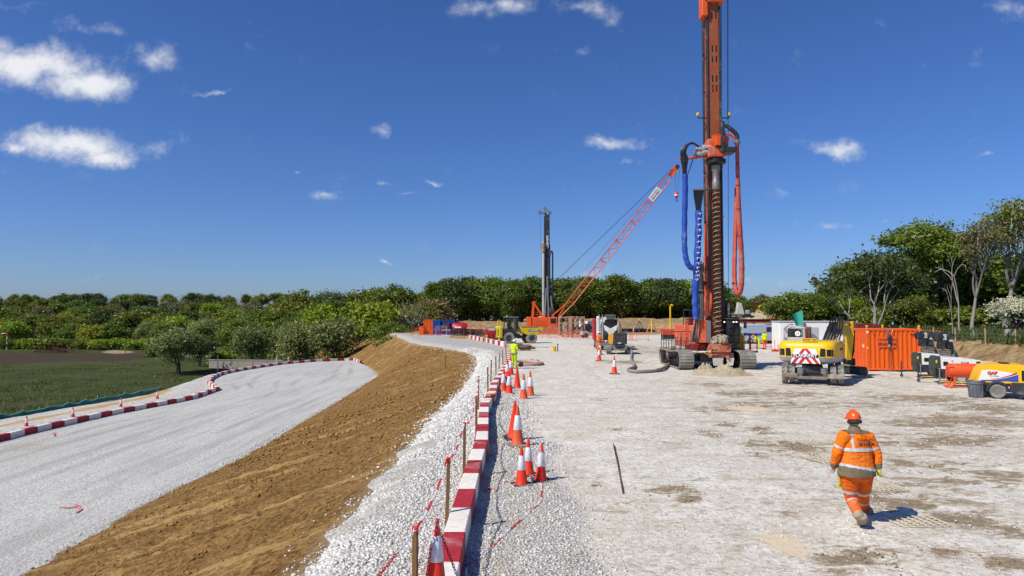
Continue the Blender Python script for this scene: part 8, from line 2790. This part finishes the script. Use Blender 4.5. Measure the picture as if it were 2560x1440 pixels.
# ---------------------------------------------------------------- stores on the far shoulder
def Wx(px, Y): return W(px, 800, Y).x
container('slim orange container at the end of the stores row', (Wx(1059, 113), 113, 0), 0, 1.6, 2.4, 2.45, MT['orange'], 'stores row containers', ribs=6)
container('bright blue container between the orange one and the darker blue one', (Wx(1082, 113), 113, 0), 0, 1.15, 2.4, 2.4, MT['blue'], 'stores row containers', ribs=5)
cc = container('darker blue container with equipment hung on its front', (Wx(1099, 113.5), 113.5, 0), 0, 2.35, 2.4, 2.4, MT['dark_blue2'], 'stores row containers', ribs=9)
MB().box(.6, 1.7, -.25, -.05, 1.0, 2.1, .03).build('tool_board', MT['dgrey'], cc)
MB().box(.55, .75, -.3, -.2, 1.1, 1.7, .02).box(1.4, 1.6, -.3, -.2, 1.3, 1.9, .02).build('tool_case', MT['dark_red'], cc)
ob = thing('orange_crate', (Wx(1052, 112), 112.5, 0), 'low orange crate beside the slim orange container', 'crate')
MB().box(-.4, .4, 0, 1.2, .05, 1.35, .03).build('crate_body', MT['orange'], ob)
MB().box(-.45, .45, -.05, 1.25, 1.35, 1.42, .02).build('crate_lid', MT['crane'], ob)
rt1 = thing('storage_tank', (Wx(1150, 112), 113.5, 0), 'large red cylindrical tank lying behind the rebar cages', 'tank')
MB().lathe([(.5, -1.35), (.85, -1.3), (.9, -1.2), (.9, .95), (.85, 1.05), (.3, 1.08)], (0, 0, 1.05), 26, 'x').build('tank_shell', MT['red'], rt1)
MB().box(-.95, .15, -.93, -.90, 1.1, 1.35, .004).build('name_plate', MT['letter_w'], rt1)
MB().box(-1.2, -1.0, -.8, .8, 0, .5).box(.6, .8, -.8, .8, 0, .5).build('cradle', MT['dgrey'], rt1)
rt2 = thing('storage_tank', (Wx(1230, 86), 86, 0), 'red steel drum with open end beside the dumper tail', 'tank', R(20))
MB().lathe([(.5, -.9), (.62, -.85), (.64, -.5), (.64, .6), (.6, .7)], (0, 0, .68), 24, 'x').build('tank_shell', MT['red'], rt2)
MB().lathe([(.02, -.92), (.5, -.93), (.5, -.905)], (0, 0, .68), 24, 'x').build('tank_end', MT['dark_red'], rt2)
cp_ = thing('casing_pipe', (Wx(1192, 106), 106, 0), 'fat rusty orange casing pipe lying behind the rebar cages', 'pipe')
MB().lathe([(.52, -1.55), (.55, -1.5), (.55, 1.5), (.52, 1.55), (.46, 1.55), (.46, 1.2), (.02, 1.2)], (0, 0, .75), 22, 'x').build('pipe_shell', MT['muddy_orange'], cp_)
MB().box(-1, -.8, -.5, .5, 0, .3).box(.8, 1, -.5, .5, 0, .3).build('bearer', MT['wood'], cp_)
ib = thing('water_container', (Wx(1229, 104), 104, 0), 'white plastic water container in a wire cage', 'water container')
MB().box(-.55, .55, 0, 1, .15, 1.15, .06).build('plastic_tank', MT['white_dusty'], ib)
cg = MB()
for k in range(6):
 cg.tube([(-.56 + k * .224, -.03, .1), (-.56 + k * .224, -.03, 1.18)], .015, 4)
for z in (.1, .45, .8, 1.15):
 cg.tube([(-.57, -.03, z), (.57, -.03, z)], .015, 4)
cg.build('wire_cage', MT['lgrey'], ib)
MB().box(-.6, .6, -.05, 1.05, 0, .14, .01).build('pallet', MT['wood'], ib)
for k, (px, Y) in enumerate(((1150, 102), (1166, 100), (1182, 98), (1200, 95))):
 o = thing('rebar_cage', (Wx(px, Y), Y, 0), 'round cage of dark reinforcing bar on the ground, %s along the row' % ORD[k], 'rebar cage', R(10), 'rebar cages in the stores row')
 for j in range(2):
  mb = MB()
  for i in range(10):
   a = i * math.pi / 5
   mb.tube([(-1.4, .3 * math.cos(a), .38 + j * .55 + .3 * math.sin(a)), (1.4, .3 * math.cos(a), .38 + j * .55 + .3 * math.sin(a))], .022, 4)
  mb.build('long_bar', MT['black'], o)
  mb = MB()
  for i in range(12):
   x = -1.35 + i * .245
   mb.tube([(x, .31 * math.cos(a), .38 + j * .55 + .31 * math.sin(a)) for a in [k2 * math.pi / 5 for k2 in range(11)]], .018, 4)
  mb.build('hoop_bar', MT['black'], o)
 MB().box(-1.2, -1.05, -.4, .4, 0, .07).box(1.05, 1.2, -.4, .4, 0, .07).build('bearer', MT['pale_wood'], o)
for k, (px, Y) in enumerate(((1146, 97), (1163, 94.5))):
 tb = thing('timber_beam', (Wx(px, Y), Y, 0), 'yellow timber beam lying at the shoulder, %s in the line' % ORD[k], 'beam', R(-78), 'timber beams')
 MB().box(-.15, .15, -1.3, 1.3, 0, .28, .02).build('beam', MT['pale_wood'], tb)
yb = thing('yellow_bollard', (Wx(1216, 84), 84, 0), 'yellow plastic bollard in front of the red drum', 'bollard')
MB().box(-.16, .16, -.1, .1, 0, .82, .06).box(-.25, .25, -.2, .2, 0, .1, .03).build('bollard_body', MT['yellow'], yb)
def frame_barrier(px, py, w, h, rz, label, mat='plastic_o', bars=9, group='pedestrian barriers'):
 o = thing('pedestrian_barrier', P(px, py), label, 'barrier', rz, group)
 MB().tube([(-w / 2, 0, .1), (-w / 2, 0, h), (w / 2, 0, h), (w / 2, 0, .1)], .022, 6).tube([(-w / 2, 0, h * .82), (w / 2, 0, h * .82)], .018, 5).tube([(-w / 2, 0, .18), (w / 2, 0, .18)], .018, 5).build('barrier_frame', MT[mat], o)
 for k in range(bars):
  x = -w / 2 + w * (k + 1) / (bars + 1)
  MB().tube([(x, 0, .18), (x, 0, h * .82)], .009, 4).build('upright', MT[mat], o)
 MB().box(-w / 2 - .05, -w / 2 + .05, -.3, .3, 0, .1, .02).box(w / 2 - .05, w / 2 + .05, -.3, .3, 0, .1, .02).build('barrier_foot', MT[mat], o)
 return o
for k, px in enumerate((1045, 1063, 1085, 1108)):
 frame_barrier(px, 838 + k * .8, 2.0, 1.05, .1, 'orange pedestrian barrier before the stores containers, %s along' % ORD[k], group='barriers before the stores containers')
frame_barrier(1103, 839.5, 1.7, 1.5, .2, 'white frame barrier before the blue containers', 'white', 0)
frame_barrier(1119, 842, 1.7, 1.1, .1, 'lower white frame barrier beside the rebar cages', 'white', 0)
for k, (px, py) in enumerate(((1352, 845), (1372, 845), (1392, 846), (1412, 846), (1432, 846), (1452, 847), (1358, 838), (1384, 838))):
 frame_barrier(px, py, 1.9, 1.0, rnd.uniform(-.2, .2), 'orange barrier in front of the crane, %s of that line' % ORD[k], group='barriers in front of the crane')
frame_barrier(1606, 852, 1.55, 1.0, .0, 'orange mesh barrier standing alone beyond the mixer')
frame_barrier(1578, 851, .9, 1.0, .9, 'orange mesh barrier turned edge-on beside the lone one')
for k, (px, py, rz) in enumerate(((1886, 872, .8), (1925, 872, .1), (1937, 878, 1.2), (1947, 868, .1))):
 frame_barrier(px, py, 1.4, 1.05, rz, 'red barrier around the crouching crew, %s from the rig' % ORD[k], 'chain_r', 5, 'barriers around the crew')

# ---------------------------------------------------------------- steel formwork columns by the crane
def formwork(px, py, label, n, w):
 o = thing('formwork_rack', P(px, py), label, 'formwork', 0, 'formwork racks by the crane')
 for k in range(n):
  x = -w / 2 + w * k / max(1, n - 1)
  MB().lathe([(.22, .1), (.24, .12), (.24, 3.0), (.2, 3.02)], (x, .3, 0), 14).build('steel_column', MT['muddy'], o)
 for x in (-w / 2 - .35, w / 2 + .35):
  for y in (-.1, .8):
   MB().bar((x, y, 0), (x, y, 3.05), .12).build('rack_post', MT['plastic_dusty'], o)
 for z in (.35, 1.95, 2.9):
  MB().bar((-w / 2 - .35, -.17, z), (w / 2 + .35, -.17, z), .10).bar((-w / 2 - .35, .87, z), (w / 2 + .35, .87, z), .10).build('rack_rail', MT['plastic_dusty'], o)
 return o
formwork(1410, 839, 'rack of tall round formwork columns nearest the crane cab', 2, .9)
formwork(1444, 838, 'second rack of formwork columns beside the first', 3, 1.5)
bp = thing('base_plates', P(1440, 842), 'rusty base frames lying at the foot of the formwork racks', 'steel frames')
for k in range(6):
 MB().box(-2.2 + k * .7, -1.7 + k * .7, -.3, .3, .02, .28, .03).build('base_frame', MT['muddy_orange'], bp)
pk = thing('pickup_truck', (Wx(1454, 128), 128, 0), 'dark blue pickup parked behind the formwork racks', 'pickup', R(10))
MB().prism([(x, -.85, z) for x, z in ((-2.3, .5), (-2.3, 1.0), (.2, 1.0), (.45, 1.6), (1.3, 1.6), (1.7, 1.05), (2.4, .95), (2.4, .5))], (0, 1.7, 0)).build('body', MT['dark_blue'], pk)
MB().prism([(x, -.87, z) for x, z in ((.35, 1.05), (.55, 1.5), (1.2, 1.5), (1.5, 1.05))], (0, 1.74, 0)).build('cab_window', MT['glass'], pk)
for x in (-1.5, 1.6):
 for y in (-.75, .75):
  wheel(pk, (x, y, .36), .36, .24, 'y', MT['rubber'], MT['lgrey'])
vn = thing('white_van', (Wx(1470, 131), 131, 0), 'white van half hidden beside the dark blue pickup', 'van', R(60))
MB().prism([(x, -.9, z) for x, z in ((-2.3, .4), (-2.3, 2.1), (1.0, 2.1), (1.6, 1.3), (2.3, 1.1), (2.3, .4))], (0, 1.8, 0)).build('body', MT['white'], vn)
MB().prism([(x, -.92, z) for x, z in ((.5, 1.3), (.5, 1.9), (1.0, 1.9), (1.4, 1.3))], (0, 1.84, 0)).build('window', MT['glass'], vn)
for x in (-1.5, 1.5):
 for y in (-.8, .8):
  wheel(vn, (x, y, .35), .35, .22, 'y', MT['rubber'], MT['lgrey'])
gn2 = thing('small_generator', P(1462, 845), 'small wheeled generator in front of the formwork racks', 'generator', R(20))
MB().box(-.55, .55, -.4, .4, .4, .9, .05).build('casing', MT['lgrey'], gn2)
MB().cyl((-.1, 0, .88), (-.1, 0, 1.25), .1).build('exhaust', MT['dgrey'], gn2)
MB().tube([(.5, 0, .5), (1.2, 0, .3)], .04, 6).build('drawbar', MT['dgrey'], gn2)
for y in (-.5, .5):
 wheel(gn2, (0, y, .35), .35, .16, 'y', MT['rubber'], MT['dark_red'])

# ---------------------------------------------------------------- things beyond the rig
yp_ = thing('yellow_pole', (Wx(1676, 140), 140, 0), 'tall yellow survey pole standing among the far barriers', 'pole')
MB().cyl((0, 0, 0), (0, 0, W(1676, 765, 140).z), .17, n=10).cbox((.3, 0, W(1676, 763, 140).z), (.6, .3, .35), .05).build('pole', MT['yellow'], yp_)
sp_ = thing('orange_skip', (Wx(1676, 92), 92, 0), 'shallow orange steel skip beyond the rig walkway', 'skip')
MB().prism([(-1.15, 0, 1.35), (1.25, 0, 1.35), (1.0, 0, .6), (-1.0, 0, .6)], (0, 1.6, 0)).box(-1.2, 1.3, -.04, 1.64, 1.28, 1.36, .02).build('skip_body', MT['plastic_o'], sp_)
for k in range(6):
 MB().box(-.95 + k * .38, -.85 + k * .38, -.06, 0, .7, 1.28, .01).build('rib', MT['plastic_o'], sp_)
MB().box(-.9, .9, .2, 1.4, 0, .6).build('skip_stand', MT['dgrey'], sp_)
wp_ = thing('white_pipe_roll', P(1659, 838), 'roll of white plastic pipe beside the rig walkway', 'pipe roll')
MB().lathe([(.1, -.5), (.34, -.48), (.36, 0), (.34, .48), (.1, .5)], (0, 0, .38), 18, 'x').build('roll', MT['white_dusty'], wp_)
for k, px in enumerate((1598, 1629)):
 tr = thing('survey_tripod', (Wx(px, 122), 122, 0), 'tripod standing beyond the mixer, %s of two' % ORD[k], 'tripod', 0, 'survey tripods')
 for a in (0, 2.1, 4.2):
  MB().bar((1.1 * math.cos(a + .3), 1.1 * math.sin(a + .3), 0), (0, 0, 2.3), .09).build('leg', MT['dgrey'] if k == 0 else MT['yellow'], tr)
 MB().cbox((0, 0, 2.4), (.25, .25, .35), .05).build('instrument', MT['yellow'], tr)
mm_ = thing('sheeting_pile', (Wx(1584, 132), 132, 0), 'flat pile of black sheeting covered with pale soil', 'pile')
MB().blob((0, 0, .2), 2.6, 3, (1.5, .9, .22), 2, .3).build('sheeting', MT['black'], mm_)
# vans and cabin
def van(px, Y, rz, label, mat, stripe):
 o = thing('parked_van', (Wx(px, Y), Y, 0), label, 'van', rz, 'vans beyond the rig')
 prof = [(-2.6, .38), (-2.62, 1.2), (-2.5, 1.95), (-2.3, 2.12), (1.0, 2.12), (1.55, 1.5), (2.35, 1.22), (2.5, .95), (2.5, .38)]
 MB().prism([(x, -.95, z) for x, z in prof], (0, 1.9, 0)).build('body', MT[mat], o)
 MB().prism([(x, -.965, z) for x, z in ((.35, 1.35), (.35, 1.9), (.95, 1.9), (1.45, 1.35))], (0, .012, 0)).build('side_window', MT['glass'], o)
 MB().prism([(-2.63, y, z) for y, z in ((-.75, 1.3), (.75, 1.3), (.7, 1.85), (-.7, 1.85))], (-.012, 0, 0)).build('rear_window', MT['glass'], o)
 MB().box(-2.3, .2, -.962, -.952, .95, 1.2, .002).build('stripe', MT[stripe], o)
 for x in (-1.6, 1.7):
  for y in (-.85, .85):
   wheel(o, (x, y, .36), .36, .22, 'y', MT['rubber'], MT['lgrey'])
 for y in (-.85, .85):
  MB().box(-2.66, -2.62, y - .08, y + .08, .8, 1.3).build('tail_lamp', MT['red'], o)
 MB().box(2.47, 2.53, -.8, .8, .45, .7, .02).build('bumper', MT['dgrey'], o)
 return o
van(1898, 78, R(8), 'silver-blue van with lettered side parked beyond the crew', 'silver_blue', 'letter_b2')
van(1890, 86, R(4), 'white van parked behind the silver-blue van', 'white', 'letter_b2')
van(1935, 84, R(70), 'blue and white van nose-on next to the white cabin', 'blue', 'letter_w')
fm_ = thing('red_steel_frame', (Wx(1885, 100), 100, 0), 'long dark red steel beam resting above the vans', 'beam')
MB().box(-3.2, 3.2, -.15, .15, 2.15, 2.6, .03).box(-3.2, 3.2, -.25, .25, 2.55, 2.66, .02).build('beam', MT['dark_red'], fm_)
for x in (-2.8, 0, 2.8):
 MB().box(x - .12, x + .12, -.2, .2, 0, 2.15, .02).build('trestle', MT['dark_red'], fm_)
cbn = thing('site_cabin', (Wx(1948, 62), 62, 0), 'white site cabin with a dark window behind the excavator', 'cabin', R(-5))
MB().box(0, 5.6, 0, 2.4, .1, 2.62, .05).build('wall', MT['white'], cbn)
MB().box(-.06, 5.66, -.06, 2.46, 2.62, 2.72, .02).build('roof', MT['lgrey'], cbn)
for x0, x1 in ((.5, 1.5), (4.2, 4.9)):
 f = MB().box(x0 - .06, x1 + .06, -.03, .0, 1.1, 2.2, .01).build('window', MT['dgrey'], cbn)
 MB().box(x0, x1, -.045, -.03, 1.16, 2.14, .003).build('pane', MT['glass'], f)
dd = MB().box(2.6, 3.4, -.04, .0, .15, 2.15, .01).build('door', MT['lgrey'], cbn)
MB().box(3.24, 3.3, -.09, -.04, 1.1, 1.16, .01).build('handle', MT['black'], dd)
MB().box(1.9, 2.3, -.12, 0, 2.25, 2.55, .03).build('air_unit', MT['grey'], cbn)
for x in (.4, 2.8, 5.2):
 MB().box(x - .2, x + .2, .1, 2.3, 0, .1, .01).build('skid', MT['dgrey'], cbn)
ns_ = thing('green_windbreak', (Wx(2000, 60), 60.5, 2.6), 'curved green mesh windbreak standing above the cabin roof', 'windbreak')
def gf(u, v):
 p_ = W(1996 + 17 * u + 3 * (1 - v) * u, 815 - (26 + 12 * u ** .6) * v + 0, 60)
 return (p_.x - ns_.location.x - .3 * v * (1 - u), .35 * math.sin(u * 3), p_.z - 2.6)
MB().grid(gf, 8, 8).grid(lambda u, v: tuple(Vector(gf(1 - u, v)) + Vector((0, .02, 0))), 8, 8).build('mesh_cloth', MT['green_cloth'], ns_)
bb = thing('barrier_board', (Wx(2090, 70), 70, 0), 'red and white barrier board seen through the excavator arm', 'barrier board')
for k in range(4):
 MB().box(-1.0 + k * .5, -.5 + k * .5, -.05, .05, 1.3, 2.05, .01).build('red_block' if k % 2 == 0 else 'white_block', MT['kerb_red' if k % 2 == 0 else 'kerb_white'], bb)
for x in (-.9, .9):
 MB().box(x - .05, x + .05, -.04, .04, 0, 1.3).build('leg', MT['steel'], bb)
rp = thing('red_panel_stack', (Wx(2165, 64), 64, 0), 'stack of dark red panels showing above the orange container', 'panels')
for k in range(3):
 MB().box(-1.5, 1.5 - k * .3, 0, 1.4, 2.1 + k * .12, 2.2 + k * .12, .01).build('panel', MT['dark_red'], rp)
MB().box(-1.2, 1.1, .2, 1.2, 0, 2.1, .02).build('stand', MT['grey'], rp)
# far earthmovers
def far_excavator(px, py, Y, z, s, label, rz=0.0):
 o = thing('earthmoving_excavator', (Wx(px, Y), Y, z), label, 'excavator', rz)
 for y in (-1.2, .8):
  MB().prism([(a, y, b) for a, b in stadium(-2.2, 2.2, 0, 1.0)], (0, .6, 0)).build('track', MT['dgrey'], o)
 MB().box(-2.2, 1.2, -1.4, 1.4, 1.1, 2.6, .1).build('engine_house', MT['yellow'], o)
 MB().box(.4, 1.7, -1.4, -.3, 1.2, 3.2, .1).build('cab', MT['dgrey'], o)
 girder(MB(), [Vector((1.2, 0, 1.8)), Vector((-1.0, .0, 5.0)), Vector((-4.0, 0, 4.6))][::1] if s < 0 else [Vector((1.0, 0, 1.8)), Vector((3.0, 0, 5.0)), Vector((6.0, 0, 4.4))], [.5, .5, .4], [.7, .9, .6]).build('boom', MT['yellow'], o)
 e = Vector((-4.0, 0, 4.6)) if s < 0 else Vector((6.0, 0, 4.4))
 girder(MB(), [e + Vector((0, 0, .5)), e, e + Vector((-2.0 if s < 0 else 1.2, 0, -3.4))], [.4, .4, .35], [.4, .6, .4]).build('dipper', MT['yellow'], o)
 MB().blob(e + Vector((-2.2 if s < 0 else 1.3, 0, -4.0)), .9, 2, (1, 1, .8), 1).build('bucket', MT['dgrey'], o)
 return o
far_excavator(1924, 790, 290, 2.6, -1, 'distant yellow excavator digging on the mound', 0)
hd = thing('tipper_truck', (Wx(1855, 270), 270, 2.2), 'distant tipper with raised pale body on the mound', 'truck', 0)
MB().box(-2.6, 2.6, -1, 1, .6, 1.2, .05).build('chassis', MT['dgrey'], hd)
MB().prism([(-2.4, -1.1, 1.6), (-1.6, -1.1, 6.0), (-.4, -1.1, 5.6), (.6, -1.1, 1.3)], (0, 2.2, 0)).build('tipping_body', MT['white_dusty'], hd)
MB().box(1.3, 2.7, -1.1, 1.1, 1.0, 3.0, .1).build('cab', MT['lgrey'], hd)
for x in (-1.8, -.6, 2.0):
 for y in (-1, 1):
  wheel(hd, (x, y, .55), .55, .35, 'y', MT['rubber'], MT['lgrey'])
heap('soil_heap', Vector((Wx(1908, 280), 280, 1.6)), 7, 5, 3.4, 7, MT['mud_heap'], 'distant pale soil heap beneath the excavator bucket')
heap('soil_heap', Vector((Wx(1948, 270), 270, 1.6)), 5, 4, 3.0, 8, MT['bank'], 'distant rusty brown soil heap past the excavator')
ct = thing('parked_car', (Wx(1870, 262), 262, 2.0), 'distant blue-green pickup among the soil heaps', 'car')
MB().prism([(x, -.9, z) for x, z in ((-2.3, .3), (-2.3, 1.0), (-1.6, 1.1), (-1.0, 1.7), (.6, 1.7), (1.2, 1.05), (2.2, .95), (2.2, .3))], (0, 1.8, 0)).build('body', MT['dark_blue'], ct)
MB().prism([(x, -.92, z) for x, z in ((-1.4, 1.1), (-.9, 1.6), (.5, 1.6), (1.0, 1.1))], (0, 1.84, 0)).build('window', MT['glass'], ct)
for x in (-1.4, 1.4):
 for y in (-.8, .8):
  wheel(ct, (x, y, .34), .34, .22, 'y', MT['rubber'], MT['lgrey'])
# ---------------------------------------------------------------- across the valley
gp_ = thing('height_gantry', (Wx(6, 182), 182, -6), 'red and white striped height gantry over the sandy track', 'gantry')
for x in (-4.2, 1.4):
 for k in range(6):
  MB().cyl((x, 0, k * .7), (x, 0, (k + 1) * .7), .14, n=8).build('red_band' if k % 2 else 'white_band', MT['chain_r' if k % 2 else 'chain_w'], gp_)
for k in range(8):
 MB().cyl((-4.2 + k * .7, 0, 4.3), (-3.5 + k * .7, 0, 4.3), .13, n=8).build('red_band' if k % 2 else 'white_band', MT['chain_r' if k % 2 else 'chain_w'], gp_)
bh = thing('brush_pile', (Wx(148, 168), 168, -6), 'heap of brown brushwood on the dark soil', 'brush pile')
mb = MB()
for k in range(160):
 a = Vector((rnd.gauss(0, 2.6), rnd.gauss(0, 1.0), abs(rnd.gauss(0, .8))))
 d = Vector((rnd.uniform(-1, 1), rnd.uniform(-.4, .4), rnd.uniform(-.2, .5)))
 mb.tube([a - d, a + d], .06, 3, caps=False)
mb.build('branches', MT['rust'], bh)
cw_ = thing('concrete_wall', (Wx(590, 116), 116, -6), 'long low concrete wall behind the far kerb', 'wall', R(-6))
for k in range(5):
 MB().box(-4.6 + k * 2.6, -2.04 + k * 2.6, -.2, .2, 0, 1.55, .02).build('wall_panel', MT['concrete'], cw_)
MB().box(-4.7, 8.5, -.26, .26, 1.55, 1.68, .02).build('coping', MT['concrete'], cw_)
for k, (px, Y, h) in enumerate(((546, 112, 2.6), (693, 112, 2.3), (722, 110, 2.6), (315, 150, 3.0))):
 wpst = thing('marker_post', (Wx(px, Y), Y, -6), 'white marker post by the far kerb, %s from the pasture' % ORD[k] if k < 3 else 'leaning dark post at the end of the ploughed strip', 'post', 0)
 MB().box(-.06, .06, -.06, .06, 0, h, .01).build('post', MT['white' if k < 3 else 'wood'], wpst)
 MB().box(-.09, .09, -.09, .09, h, h + .06, .01).build('cap', MT['chain_r' if k == 2 else 'white'] if k < 3 else MT['wood'], wpst)
